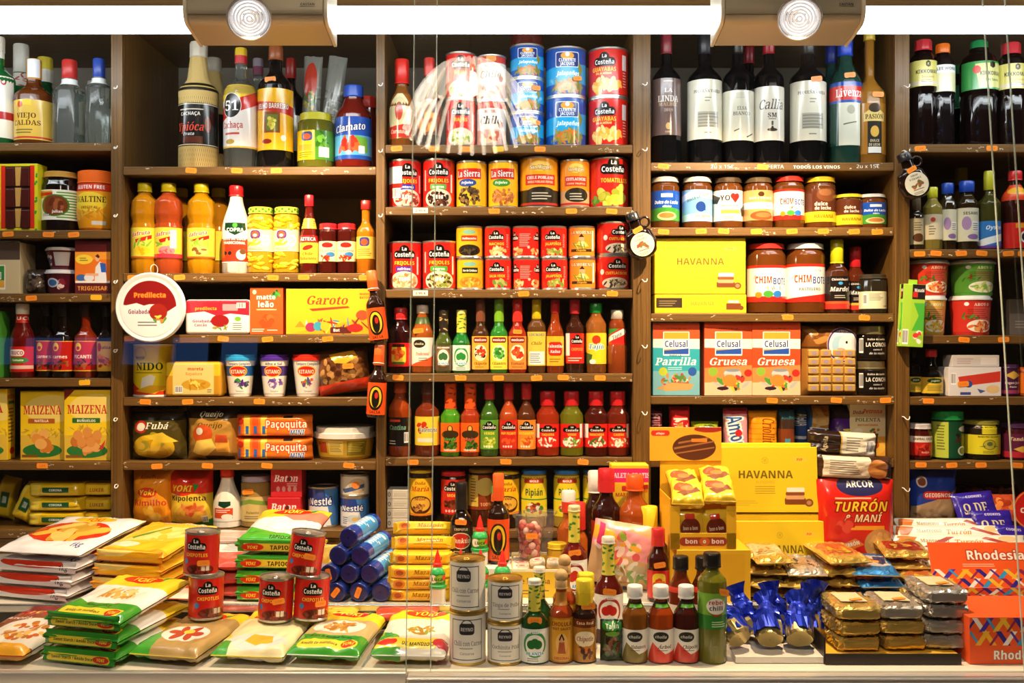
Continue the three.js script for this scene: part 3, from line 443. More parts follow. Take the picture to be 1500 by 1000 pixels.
{
  const s = A[1];
  box(s, -22, 48, 92, 0.05, (d) => d.bg('#f0d41e').r(70, 0, 12, 100, '#d8301c'), 'yellow and red sweets box beside the guava paste pack');
  const g = box(s, 34, 58, 97, 0.045, (d) => { d.bg('#d8d21e').r(6, 3, 12, 94, '#d8301c').r(80, 3, 12, 94, '#d8301c').r(17, 4, 64, 92, '#2e1512'); for (let i = 0; i < 3; i++) d.r(18, 5 + i * 31, 62, 28, '#4a201c').p([[42, 5 + i * 31], [58, 5 + i * 31], [55, 33 + i * 31], [44, 33 + i * 31]], '#c89a50'); for (let i = 0; i < 10; i++) d.e(93 + rnd() * 5, rnd() * 100, 3, 2, '#3f9a2c'); }, 'guava paste pack with clear window and red green border', { yaw: -0.06, kind: 'gloss' });
  const w = 0.0907; for (let i = 0; i < 3; i++) for (const q of [-1, 1]) { const b = part('paste_block', roundBox(0.02, 0.044, 0.006, 0.002), gloss('#4a1c18'), g); b.position.set(q * 0.0185, 0.026 + i * 0.05, 0.0235); }
  jar(s, 89, 54, 87, { p: [0.72, 0.88, 0.86, 0.9, 0.88], c: '#1a0d08', cap: '#b88a3a', l: [0.18, 0.68, (d) => { d.bg('#f2efe2'); for (let i = 0; i < 10; i++) d.r(60, 8 + i * 9, 40, 4, '#5a9a2c'); d.rb(4, 4, 46, 24, '#d8a02c', 4).r(4, 10, 46, 10, '#c8281c').e(54, 52, 38, 36, '#3f7f28').e(54, 52, 34, 32, '#7a3c1c').food(56, 50, 24, 22, ['#a0582c', '#6a2c14'], 10, 0.4).t('julian', 62, 72, 12, '#fff').t('dulce', 30, 82, 10, '#fff', { k: '#333' }); }] }, 'dark syrup jar with gold lid and green striped label');
  bottle(s, 141, 54, 88, { prof: [[0.001, 0], [0.8, 0], [0.86, 0.02], [1, 0.3, 5], [0.98, 0.6, 4], [0.93, 0.79, 4]], p: [0, 0, 0, 0.79, 0.95], c: '#e8801c', cap: '#f06a1e', l: [0.05, 0.78, (d) => { d.bg('#f0a01e').r(0, 0, 100, 18, '#d83a1c').t('GLUTEN FREE', 50, 9, 11, '#fff', { w: 84 }).e(50, 42, 46, 22, '#f6d43a').t('OVALTINE', 46, 36, 18, '#3a2210', { s: 1, w: 96 }).t('ORIGINAL', 50, 54, 8, '#7a3a12').food(50, 68, 46, 8, ['#e8b83c', '#d89020'], 18, 0.3).rb(56, 84, 40, 9, '#e8e8e0', 2); }] }, 'orange malt drink jar with yellow label', 'malt_jar', 'jar');
}
{
  const s = A[2];
  const g = box(s, 14, 54, 74, 0.08, (d) => d.bg('#cdbb94').r(0, 0, 100, 34, '#54443a').rb(-5, 44, 66, 48, '#f0ead8', 2).r(0, 46, 58, 28, '#3c8a3c').r(0, 74, 58, 14, '#e8a83c').bar(32, 58, 18, 14), 'clear plastic box of beige powder with green label', { kind: 'gloss', name: 'plastic_box' });
  part('lid', roundBox(54 * K(-0.05), 0.004, 0.084, 0.001), mat('#e8e4da', 0.1, 0, { transmission: 0.8, thickness: 0 }), g).position.y = g.top - s.y + 0.002;
  bag(s, 54, 28, 36, 0.05, (d) => d.bg('#2a211c').food(50, 60, 45, 40, ['#51443a', '#1c1512', '#6a5c50'], 40, 0.3), 'small dark spice bag beside the stacked berry tubs', { sealc: '#3a302a' });
  const lo = tub(s, 93, 52, 35, (d) => d.bg('#4a1522').e(36, 50, 20, 26, '#c8d0e0').e(36, 50, 14, 18, '#3a6ab0').food(70, 50, 26, 36, ['#8a2438', '#e8d8d8', '#5a1424'], 14, 0.34), '#d9d6dc', 'maroon dessert tub under another tub', { body: '#4a1826', lh: 0.16 });
  tub(s, 93, 50, 32, (d) => d.bg('#5a1a28').r(40, 10, 50, 80, '#b8b4b8').food(20, 50, 18, 36, ['#d8d4d8', '#3a4a8a'], 8, 0.4), '#c9c6cc', 'maroon dessert tub stacked on another tub', { body: '#5a1a28', on: lo, q: 0.7 });
  box(s, 142, 52, 80, 0.05, (d) => { d.bg('#5c161c').r(0, 22, 100, 56, '#e8761c').r(0, 22, 100, 14, '#f09a2c').e(26, 36, 24, 9, '#f6d23a').lines(14, 33, 24, 2, 4).p([[55, 78], [58, 50], [70, 40], [84, 46], [90, 78]], '#e8eaf2').p([[70, 42], [86, 44], [88, 60], [74, 60]], '#2a5ab8').e(63, 34, 6, 6, '#e8b08a').p([[57, 30], [64, 26], [70, 31], [66, 34]], '#4a1c14').e(18, 70, 14, 6, '#3a6ab0').e(40, 70, 14, 7, '#e8e8ec').p([[30, 62], [66, 62], [66, 67], [30, 66]], '#e8b08a').r(2, 76, 96, 4, '#f2efe8').t('TRIGUISAR', 50, 90, 11, '#e8a03c', { w: 84 }); }, 'maroon and orange spice carton beside the dessert tubs');
}
{
  const s = A[3];
  box(s, -8, 30, 97, 0.05, (d) => d.bg('#4a9a34').r(0, 6, 100, 26, '#e8e8da').r(0, 40, 100, 8, '#e8c83a'), 'green and white carton beside the ketchup bottle');
  bottle(s, 33, 33, 112, { p: 'ketchup', c: '#6e1410', cap: '#eceae4', l: [0.08, 0.42, (d) => d.bg('#c8201c').rb(8, 12, 70, 26, '#f2f2ee', 12).t('FRUCO', 44, 25, 20, '#b81c1c', { w: 60 }).e(50, 54, 46, 12, '#4a8a2c').t('Tomate', 50, 54, 12, '#fff', { i: 1 }).r(0, 74, 100, 14, '#f0c8b8')], n: [0.74, 0.86, (d) => d.bg('#c8201c').t('FRUCO', 50, 50, 50, '#fff')] }, 'red ketchup bottle with white cap', 'ketchup_bottle');
  const lab = (t) => (d) => d.bg('#b8201a').r(0, 0, 100, 3, '#e8b83c').e(34, 20, 15, 14, '#f0d040').e(34, 24, 9, 6, '#c8201a').t(t, 52, 52, 15, '#fff', { w: 96 }).food(50, 76, 46, 14, ['#7a3a1c', '#a85a2c', '#4a1c10'], 16, 0.3).r(0, 96, 100, 4, '#e8b83c');
  bottle(s, 69, 30, 107, { p: 'woozy', b: 0.02, c: '#160a08', cap: '#1a1412', l: [0.09, 0.5, lab('carnes')] }, 'black steak sauce bottle partly behind its twin', 'sauce_bottle');
  const st = bottle(s, 93, 31, 107, { p: 'woozy', c: '#170b08', cap: '#1a1412', l: [0.09, 0.5, lab('carnes')] }, 'black steak sauce bottle with a red side strip', 'sauce_bottle');
  bottle(s, 126, 32, 107, { p: 'woozy', c: '#8a2a10', cap: '#2a1612', l: [0.09, 0.5, lab('PICANTE')] }, 'red brown spicy sauce bottle beside black steak sauces', 'sauce_bottle');
  bottle(s, 156, 26, 106, { p: 'woozy', c: '#1c100c', cap: '#1a1412', l: [0.09, 0.5, (d) => d.bg('#e8b03c').e(28, 20, 12, 14, '#c8281c').food(50, 66, 44, 24, ['#d8601c', '#e8882c', '#a83a14'], 22, 0.3).t('Salsa', 60, 20, 14, '#7a2a10')] }, 'dark sauce bottle with yellow orange flame label', 'sauce_bottle');
}
{
  const s = A[4], eggs = ['#d8883a', '#e8a860', '#c8742c'];
  box(s, -28, 84, 104, 0.055, cornBox('MAIZENA', '#2f7a34', ['#2c4aa0', '#c8342a', '#e8d8b0']), 'yellow corn starch carton turned to show its side panel', { side: (d) => d.bg('#f0cc1c').t('MAIZENA', 50, 12, 7, '#c4201a', { s: 1 }).r(15, 18, 70, 4, '#2f7a34').lines(14, 28, 70, 10, 5).e(60, 88, 30, 5, '#c4201a'), top: '#f0cc1c', yaw: 0.14 });
  box(s, 69, 64, 100, 0.05, cornBox('NATILLA', '#b8601c', ['#e89a3c', '#f0b460', '#d8802c']), 'yellow corn starch carton picturing a golden pudding', { b: 0.012 });
  box(s, 134, 67, 103, 0.05, (d) => { cornBox('BUÑUELOS', '#2f6a2c', eggs)(d); for (const [x, y] of [[30, 64], [50, 60], [72, 64], [38, 74], [58, 74]]) d.e(x, y, 10, 7, '#dc9448'); d.p([[14, 72], [30, 90], [20, 80]], '#c8342a').p([[90, 70], [74, 84], [84, 84]], '#c8342a').p([[0, 0], [24, 0], [0, 16]], '#7a1c14'); }, 'yellow corn starch carton picturing round golden fritters');
}
{
  const s = A[5], cor = (d) => d.bg('#e8c41c').p([[0, 0], [30, 0], [22, 100], [0, 100]], '#f0d84a').rb(30, 34, 46, 34, '#1c5a30', 6).t('CORONA', 53, 51, 22, '#fff', { w: 42 });
  const luker = (d) => d.bg('#e8c41c').r(0, 0, 100, 22, '#c89a1c').t('LUKER', 50, 56, 32, '#a8501c', { w: 70 });
  let o = null; ['bottom', 'middle', 'top'].forEach((n, i) => { o = bag(s, 88, 88 - i * 2, 21, 0.07, cor, `yellow chocolate packet with green badge, ${n} of its stack`, { noseal: 1, on: o, b: 0.02, wr: 0.05, pe: 8, name: 'chocolate_packet', cat: 'packet', g: 'yellow chocolate packets' }); });
  o = null; ['bottom', 'middle', 'top'].forEach((n, i) => { o = bag(s, 150, 44, 21, 0.07, luker, `yellow chocolate packet with brown lettering, ${n} of its stack`, { noseal: 1, on: o, b: 0.03, wr: 0.05, pe: 8, name: 'chocolate_packet', cat: 'packet', g: 'yellow chocolate packets' }); });
  bag(s, 32, 30, 56, 0.06, cor, 'yellow chocolate packet leaning beside the packet stacks', { noseal: 1, tilt: -0.45, b: 0.03, wr: 0.06, pe: 7, name: 'chocolate_packet', cat: 'packet', g: 'yellow chocolate packets' });
  bag(s, 8, 26, 62, 0.06, cor, 'yellow chocolate packet standing behind the leaning one', { noseal: 1, tilt: -0.2, b: 0.09, wr: 0.06, pe: 7, name: 'chocolate_packet', cat: 'packet', g: 'yellow chocolate packets' });
}

// ---------- bay 2 (spirits, juices, guava sweets, seasoning) ----------
{
  const s = B[0];
  const straw = new THREE.MeshStandardMaterial({ roughness: 0.85, map: canvasTex(256, 256, (g, w, h) => { g.fillStyle = '#cdb06a'; g.fillRect(0, 0, w, h); for (let i = 0; i < 64; i++) for (let k = 0; k < 40; k++) { g.fillStyle = (i + k) % 2 ? 'rgba(120,88,36,0.55)' : 'rgba(240,220,160,0.5)'; g.fillRect(k * 6.4 + rr(-1, 1), i * 4, 5.5, 1.6); } }) }); straw.map.repeat.set(3, 3);
  const wk = (name, front) => (d) => { d.bg('#151210').r(0, 2, 100, 2, '#d8cfae').r(0, 96, 100, 2, '#d8cfae').t('CACHAÇA', 42, 26, 11, '#e8e4d8', { w: 52 }).r(12, 14, 64, 3, '#c8c2b0').t('Ypióca', 42, 56, 26, '#e04a34', { i: 1, s: 1, w: 72 }).t('Prata', 40, 72, 10, '#ddd', { i: 1, s: 1 }).e(86, 50, 8, 18, '#8a4a2c').r(24, 78, 50, 16, '#5a2a1c'); };
  const prof = [[0.001, 0], [0.94, 0], [1, 0.015], [0.98, 0.56], [1, 0.6], [0.55, 0.72, 6], [0.42, 0.88], [0.4, 0.99]];
  bottle(s, 291, 58, 187, { prof, p: [0, 0, 0, 0.88, 0.44], m: straw, cap: '#cfc8b4', l: [0.17, 0.5, wk(), 88], n: [0.6, 0.66, (d) => d.bg('#1a1512').r(0, 40, 100, 20, '#c8b060')] }, 'straw wrapped liquor bottle with black label', 'liquor_bottle');
  bottle(s, 313, 52, 172, { prof, p: [0, 0, 0, 0.88, 0.44], m: straw, b: 0.085, cap: '#bfb8a4', l: [0.17, 0.5, '#151210', 88] }, 'straw wrapped liquor bottle behind its twin', 'liquor_bottle');
  bottle(s, 353, 50, 178, { p: [0.62, 0.78, 0.34, 0.87, 0.36], c: 'clear', cap: '#e8c42c', cap2: '#c8242c', l: [0.16, 0.68, (d) => { d.bg('#ece4dc').r(0, 0, 100, 26, '#f2c820').p([[0, 40], [100, 8], [100, 28], [0, 62]], '#c8281f').e(34, 34, 30, 20, '#f0eee6').e(34, 34, 28, 18.5, '#26221e').t('51', 34, 34, 22, '#fff', { s: 1 }).t('Cachaça', 34, 64, 14, '#b8281f', { s: 1, w: 68 }).r(12, 76, 46, 3, '#c84a3a').e(30, 90, 14, 4, '#b89a3c').r(0, 97, 100, 3, '#d8b04a'); }] }, 'clear liquor bottle with large black round badge label', 'liquor_bottle');
  bottle(s, 378, 40, 172, { p: 'spirit', b: 0.1, c: '#8a8c90', cap: '#a8a0b0', cap2: '#8a3a58', m: glassClear() }, 'clear bottle with grey cap between the front liquor bottles', 'liquor_bottle');
  bottle(s, 404, 52, 182, { p: [0.66, 0.8, 0.36, 0.88, 0.4], c: '#121012', cap: '#a0582c', st: 0.7, sx: -0.1, l: [0.14, 0.63, (d) => { d.bg('#f0b41c').p([[0, 18], [100, 28], [100, 44], [0, 32]], '#c8281f').t('VELHO BARREIRO', 50, 29, 12, '#f4ecd8', { w: 96, k: '#7a1a10' }).r(28, 38, 44, 34, '#8a4a1c').r(34, 43, 32, 26, '#6a7a34').food(50, 56, 14, 10, ['#c8b83c', '#e8d85a'], 10, 0.4).e(36, 86, 14, 4, '#8a2a1c').e(82, 80, 8, 5, '#e8e4da'); }] }, 'black liquor bottle with yellow label and copper cap', 'liquor_bottle');
  bottle(s, 426, 40, 172, { p: 'wine', b: 0.1, c: '#100c0e', cap: '#a0261e', l: [0.2, 0.5, '#d8cfb8'] }, 'dark bottle with red foil capsule behind the yellow label bottle', 'wine_bottle');
  bottle(s, 494, 40, 176, { p: 'spirit', b: 0.12, c: 'clear', cap: '#8a1c24' }, 'clear bottle with dark red cap behind the olive jar', 'liquor_bottle');
  for (const [x, tilt, lab] of [[451, 0.05, 'clear upright pouch with red print standing behind the olive jar'], [474, 0.13, 'clear ribbed pouch leaning behind the olive jar']]) bag(s, x, 27, 172, 0.03, (d) => d.bg('#8f9188').food(50, 50, 40, 40, ['#a8aaa0', '#70736c', '#c0c2b8'], 30, 0.2).e(46, 22, 34, 16, x < 460 ? '#c83c28' : '#8a8c84').food(46, 38, 30, 10, x < 460 ? ['#c8b43c', '#5a8a34'] : ['#7c7e76'], 12, 0.3).lines(20, 50, 60, 4, 2), lab, { b: 0.09, tilt: -tilt, sealc: '#a8aaa0', name: 'clear_pouch' });
  jar(s, 463, 54, 82, { p: [0.82, 0.88, 0.84, 0.86, 0.86], c: '#6a6a1c', cap: '#c8c02c', l: [0.14, 0.66, (d) => { d.bg('#e0c21e').r(56, 0, 44, 100, '#4a8a24').food(78, 36, 20, 34, ['#5aa02c', '#2f6a18', '#7ac03c'], 18, 0.34).rb(18, 6, 32, 30, '#3a4a8a', 10).e(34, 22, 11, 10, '#e0603a').r(4, 48, 50, 20, '#e8a02c').lines(8, 74, 44, 3, 7).r(66, 56, 30, 34, '#e0e4d8'); }] }, 'olive jar with yellow green label and yellow lid');
  bottle(s, 518, 54, 123, { p: [0.6, 0.85, 0.5, 0.86, 0.54], c: '#7a1a12', cap: '#2350b8', l: [0.1, 0.6, (d) => { d.bg('#1f4fb0').r(0, 44, 100, 46, '#58a8d8').t('Clamato', 46, 26, 22, '#fff', { i: 1, s: 1, k: '#142a6a', w: 90, rot: -0.12 }).food(46, 66, 36, 18, ['#d83a20', '#e8602c', '#c82a18'], 18, 0.4).p([[60, 44], [96, 50], [98, 84], [84, 80]], '#6aa83c').e(44, 84, 8, 5, '#f0ece4').rb(70, 68, 18, 18, '#eef2f4', 2).r(0, 92, 100, 8, '#1f4fb0'); }] }, 'tomato juice bottle with blue cap and blue label', 'juice_bottle');
  bottle(s, 540, 44, 116, { p: 'ketchup', b: 0.1, c: '#7a1a12', cap: '#c8281f' }, 'tomato juice bottle with red cap behind the blue capped one', 'juice_bottle');
}
{
  const s = B[1], jp = [[0.001, 0], [0.88, 0], [0.94, 0.03], [0.97, 0.13], [0.92, 0.15], [0.97, 0.17], [0.98, 0.5], [0.9, 0.56, 4], [1, 0.66, 5], [0.94, 0.78, 4], [0.44, 0.9, 6], [0.42, 0.93]];
  const fr = (c1, c2) => (d) => d.bg('#e6d848').t('dafruta', 50, 20, 17, '#b82a24', { i: 1, s: 1, k: '#f8f0c8', w: 88, rot: -0.15 }).p([[30, 40], [92, 24], [92, 36], [36, 52]], '#c8281f').food(50, 52, 44, 10, ['#8ab83c', '#c8d860'], 10, 0.4).e(58, 76, 30, 15, c1).food(56, 76, 26, 13, [c1, c2], 14, 0.4).r(0, 94, 100, 6, '#c86a28');
  bottle(s, 207, 39, 133, { prof: jp, p: [0, 0, 0, 0.9, 0.52], c: '#cf8a10', cap: '#d8cc1c', l: [0.17, 0.5, fr('#f0c828', '#e0a818')] }, 'golden squash bottle picturing mango beside the post', 'juice_bottle');
  bottle(s, 247, 41, 133, { prof: jp, p: [0, 0, 0, 0.9, 0.52], c: '#c05020', cap: '#d8cc1c', l: [0.17, 0.5, (d) => { fr('#e88a90', '#d85a4a')(d); d.r(70, 8, 24, 60, '#eceae2').r(0, 86, 100, 14, '#d83a4a'); }] }, 'orange guava squash bottle with yellow cap', 'juice_bottle');
  bottle(s, 265, 38, 128, { prof: jp, p: [0, 0, 0, 0.9, 0.52], b: 0.075, c: '#b87a10', cap: '#b8ac1c', l: [0.17, 0.5, '#d8c83c'] }, 'squash bottle standing behind the orange and golden ones', 'juice_bottle');
  bottle(s, 295, 41, 132, { prof: jp, p: [0, 0, 0, 0.9, 0.52], c: '#d0900c', cap: '#d8cc1c', l: [0.17, 0.5, fr('#e0d070', '#8a5a2c')] }, 'golden squash bottle picturing passion fruit', 'juice_bottle');
  bottle(s, 320, 38, 128, { prof: jp, p: [0, 0, 0, 0.9, 0.52], b: 0.075, c: '#a87010', cap: '#a89c1c', l: [0.17, 0.5, '#c8b83c'] }, 'squash bottle behind the passion fruit one', 'juice_bottle');
  bottle(s, 346, 40, 129, { p: [0.5, 0.88, 0.46, 0.88, 0.52], c: '#e6e4da', cap: '#d0242c', m: plastic('#e8e6dc'), l: [0.12, 0.57, (d) => d.bg('#ecebe2').r(0, 40, 100, 60, '#d8381f').p([[18, 0], [98, 0], [98, 18], [58, 32], [18, 18]], '#143a22').e(58, 7, 9, 6, '#4aa03c').t('COPRA', 58, 18, 13, '#fff', { w: 62 }).t('LEITE DE COCO', 54, 40, 10, '#fff', { w: 88 }).t('TRADICIONAL', 54, 50, 9, '#fff', { w: 84 }).e(22, 76, 7, 5, '#222').e(40, 76, 7, 5, '#222').e(80, 80, 18, 13, '#f2eee4').e(86, 72, 12, 7, '#6a4a2c').r(0, 97, 100, 3, '#fff')] }, 'white coconut milk bottle with red cap on the juice shelf', 'milk_bottle');
  const pep = (d) => d.bg('#e8ddb0').rb(20, 6, 40, 38, '#5a3a8a', 16).e(40, 24, 14, 14, '#d8582c').e(40, 28, 8, 7, '#f0e8d8').e(80, 50, 18, 26, '#f0eee6').lines(68, 36, 24, 4, 7).food(34, 62, 30, 14, ['#e8c040', '#d8a82c'], 10, 0.4).lines(10, 84, 70, 2, 7);
  for (const [x, lab] of [[382, 'jar of yellow chillies with green dotted lid beside white bottle'], [420, 'jar of yellow chillies with green dotted lid beside red sauce']]) {
    const g = jar(s, x, 38, 97, { p: [0.84, 0.9, 0.86, 0.9, 0.92], c: '#c89a1c', cap: '#c8cc3c', l: [0.33, 0.66, pep] }, lab);
    for (let i = 0; i < 26; i++) { const a = rr(-1.4, 1.4), y = i % 2 ? rr(0.04, 0.3) : rr(0.68, 0.84), q = part('chilli', new THREE.SphereGeometry(0.0075, 8, 6), gloss(['#e8b81c', '#f0ca3a', '#d8a010'][i % 3]), g); q.scale.set(rr(1.2, 1.9), 0.7, 0.5); q.position.set(Math.sin(a) * 0.029, y * 0.155, Math.cos(a) * 0.029); q.rotation.set(0, a, rr(-0.7, 0.7)); }
    for (let i = 0; i < 12; i++) { const a = -1.5 + i * 0.27, q = part('lid_dot', new THREE.SphereGeometry(0.003, 8, 6), plastic('#3c8a2c'), g); q.scale.z = 0.25; q.position.set(Math.sin(a) * 0.0288, (0.925 + (i % 2) * 0.035) * 0.159, Math.cos(a) * 0.0288); q.rotation.y = a; }
  }
  bottle(s, 453, 27, 115, { p: 'taper', c: '#6a1810', cap: '#c8242c', l: [0.13, 0.48, (d) => d.bg('#e0c03c').r(0, 0, 100, 26, '#b8201c').t('AZTECA', 50, 14, 17, '#fff', { w: 90 }).e(50, 44, 28, 8, '#c8281c', -0.3).t('Chile', 50, 66, 14, '#3a2410', { i: 1, s: 1 }).t('Habanero', 50, 82, 14, '#3a2410', { i: 1, s: 1 })], n: [0.57, 0.7, (d) => d.bg('#e8c43c').lines(15, 25, 70, 3, 20)] }, 'tall red sauce bottle with yellow neck tag', 'sauce_bottle');
  for (const [x, b] of [[481, 'beside the tall red sauce bottle'], [508, 'beside the orange sauce bottle']]) jar(s, x, 27, 73, { p: 'widejar', c: '#4a120c', cap: '#d0242c', l: [0.24, 0.64, (d) => d.bg('#eadfb0').e(52, 20, 30, 13, '#c8241f').t('Malagueta', 50, 46, 16, '#2a3a6a', { i: 1, s: 1, w: 92 }).e(70, 66, 24, 12, '#3a7ab8').food(44, 82, 36, 14, ['#c8281c', '#e04a2c'], 10, 0.4)] }, 'small red pepper jar with red lid ' + b);
  bottle(s, 536, 27, 107, { p: [0.56, 0.72, 0.44, 0.88, 0.56], c: '#cf7a14', cap: '#b82a24', l: [0.2, 0.5, (d) => d.bg('#e0c050').rb(22, 4, 52, 40, '#3a3a8a', 14).e(48, 26, 18, 14, '#d8502c').lines(10, 56, 80, 4, 9)] }, 'orange pepper sauce bottle with dark red cap', 'sauce_bottle');
}
{
  const s = B[2];
  const g = thing('plastic_tub', 'round white guava paste tub standing on its edge', 'tub'), R = 50 * K(0.01), c = cell((d) => { d.bg('#e9ecef').e(50, 50, 49, 49, '#e9ecef'); const q = d.g; q.save(); q.beginPath(); q.ellipse(d.w / 2, d.h / 2, d.w * 0.44, d.h * 0.44, 0, 0, 7); q.clip(); d.r(0, 0, 100, 45, '#8a1a1c').p([[0, 45], [30, 50], [60, 42], [78, 58], [100, 44], [100, 30], [0, 30]], '#8a1a1c').e(64, 58, 15, 14, '#a02a20'); q.restore(); d.p([[0, 49], [28, 43], [48, 50], [50, 62], [10, 64]], '#eef0f2').t('Predilecta', 50, 30, 11, '#f6a23a', { k: '#c8401c', w: 54 }).t('Goiabada', 32, 58, 10, '#6a1a4a', { w: 36 }).food(66, 70, 12, 6, ['#5a9a3c', '#e88a3a', '#c8d860'], 8, 0.4).lines(30, 74, 34, 2, 5); }, 96, 96);
  const disc = part('lid_print', new THREE.CircleGeometry(R * 0.86, 48), printMat(c, 'gloss'), g); remap(disc.geometry, c); disc.position.z = 0.0325;
  const lt = part('tub_body', lathe([[0.001, -0.02], [R * 0.82, -0.02], [R * 0.9, 0.02], [R, 0.021], [R, 0.031], [R * 0.97, 0.034], [R * 0.93, 0.034], [R * 0.88, 0.032], [0.001, 0.032]], 48), plastic('#e4e8ec'), g); lt.rotation.x = Math.PI / 2;
  const clip = part('hanging_clip', new THREE.TorusGeometry(0.012, 0.001, 6, 20), plastic('#d8d4ca'), g); clip.position.set(0, R + 0.008, 0.004); clip.rotation.y = 1.2;
  g.position.set(X(221, 0.05), Y(450, 0.05), 0.0245); items.push([221, s, 'round white guava paste tub']);
  box(s, 321, 95, 51, 0.03, (d) => { d.bg('#e8e6e6').r(0, 0, 100, 46, '#c8283a').p([[0, 40], [30, 34], [50, 48], [70, 40], [100, 46], [100, 60], [0, 60]], '#efeeee').t('predilecta', 32, 26, 13, '#f6c04a', { w: 40, k: '#8a1a1c' }).rb(58, 12, 24, 20, '#e89aa0', 3).bar(80, 8, 14, 16).t('Goiabada', 26, 62, 12, '#6a1a4a', { w: 30 }).t('Cascão', 24, 74, 11, '#6a1a4a', { w: 24 }).e(54, 62, 14, 18, '#9a2020').food(54, 80, 12, 7, ['#e8883a', '#5a9a3c'], 8, 0.4).e(82, 56, 5, 7, '#7ab83c').lines(74, 68, 18, 4, 6); }, 'flat guava paste tray with pink and white print', { r: 0.008, kind: 'gloss', name: 'food_tray', cat: 'tray' });
  box(s, 394, 48, 68, 0.05, (d) => { d.bg('#ea5a1c').e(14, 10, 6, 5, '#f6d8c0').food(76, 14, 18, 9, ['#2f8a34', '#4aa83c', '#1c5a24'], 14, 0.4).t('matte', 48, 21, 14, '#fff', { w: 62 }).t('leão', 48, 36, 17, '#fff', { w: 62 }).r(20, 46, 60, 2.4, '#f8c8a0').food(48, 70, 24, 14, ['#f06a28', '#d84a14'], 10, 0.5).lines(6, 88, 40, 2, 4, '#fff').lines(52, 90, 36, 1, 4, '#fff'); }, 'orange mate tea carton beside the guava tray');
  box(s, 487, 128, 66, 0.06, (d) => { d.bg('#f4b81e').p([[0, 100], [100, 60], [100, 100]], '#f0a61a').t('Garoto', 47, 26, 26, '#d8361c', { s: 1, w: 50, i: 1 }).p([[26, 44], [70, 38], [72, 42], [30, 49]], '#d8361c').t('NUEVO', 89, 12, 7, '#c8281c', { w: 12 }).t('BATON', 89, 20, 7, '#7a2a10', { w: 12 }).e(86, 58, 7, 11, '#e84a20').food(56, 80, 40, 14, ['#c82a1c', '#7a2a14', '#f0d040', '#3a8ac8', '#e8e0d0', '#d8502c'], 26, 0.17).rb(50, 84, 24, 14, '#5a1c14', 3).t('Bat', 57, 91, 9, '#fff', {}).e(28, 84, 6, 10, '#a02a5a').e(36, 82, 5, 10, '#3a9ab8').e(44, 82, 5, 10, '#b8b82c').e(78, 86, 9, 9, '#c8201c').p([[10, 84], [16, 70], [22, 84]], '#e88a20'); }, 'large yellow chocolate assortment box');
}
{
  const s = B[3];
  can(s, 219, 62, 77, (d) => d.bg('#f0d820').ring(24, 16, 16, 13, '#b8a61c', 2).t('Nestlé', 24, 24, 7, '#3a3a14', {}).t('NIDO', 46, 42, 21, '#1c2a1c', { s: 1, w: 82 }).r(10, 54, 66, 1.6, '#7a6a14').p([[0, 100], [0, 64], [40, 96], [80, 92], [100, 84], [100, 100]], '#d8381c').p([[26, 92], [30, 66], [50, 58], [62, 62], [52, 92]], '#f2f0e4').p([[10, 92], [50, 80], [90, 82], [60, 98]], '#f0b820'), 'yellow milk powder tin with white plastic lid', { m: plastic('#ece9df'), yaw: 0.12 });
  box(s, 288, 82, 51, 0.06, (d) => d.bg('#c08a22').r(0, 0, 100, 40, '#d8b828').rb(14, 4, 74, 92, '#d8c87c', 2).t('♥ moreta', 52, 20, 13, '#b83a20', {}).t('Rapadura', 52, 34, 11, '#c06a2c', { n: 1 }).e(56, 66, 26, 16, '#c89a30').food(56, 66, 22, 11, ['#e8d060', '#b8821c'], 12, 0.3).bar(18, 70, 14, 20).lines(76, 80, 10, 2, 6), 'golden brown sweet block in clear wrap', { kind: 'gloss', r: 0.008, name: 'sweet_block', cat: 'packet' });
  for (const [x, w, band, nm, lid, veg, lab] of [[352, 45, '#1f5fa8', 'Tempero Completo', '#2a9ad8', ['#4a2a7a', '#3a8a3c', '#e8e0e8', '#7a3a9a'], 'seasoning tub with blue lid'], [402, 43, '#4a2a8a', 'Alho e Sal', '#4a2a9a', ['#6a4a9a', '#e8e0ee', '#8a6ab8'], 'seasoning tub with purple lid'], [451, 46, '#f1eee4', 'Tempero Completo', '#e8301f', ['#e8601c', '#6a4a9a', '#f0e8e0', '#4a8a3c'], 'seasoning tub with red lid']]) tub(s, x, w, 61, seasonCup(band, nm, veg), lid, lab + ' and round red badge', { body: '#f1eee4', q: 0.7, yaw: 0.2 });
  bag(s, 508, 76, 68, 0.07, (d) => { d.bg('#6a3c1c').food(50, 50, 48, 40, ['#8a5a2c', '#4a2410', '#b88a50', '#9a6a34'], 60, 0.16).p([[28, 10], [76, 6], [84, 22], [60, 34], [40, 30]], '#f0b02c').t('farofa', 56, 18, 8, '#b83a1c', { i: 1, w: 34 }).p([[0, 78], [100, 68], [100, 92], [0, 100]], '#d83a1c'); }, 'clear snack bag with red base and yellow badge', { sealc: '#c8361c', tilt: 0.12, st: 0.6, sx: 0.3 });
}
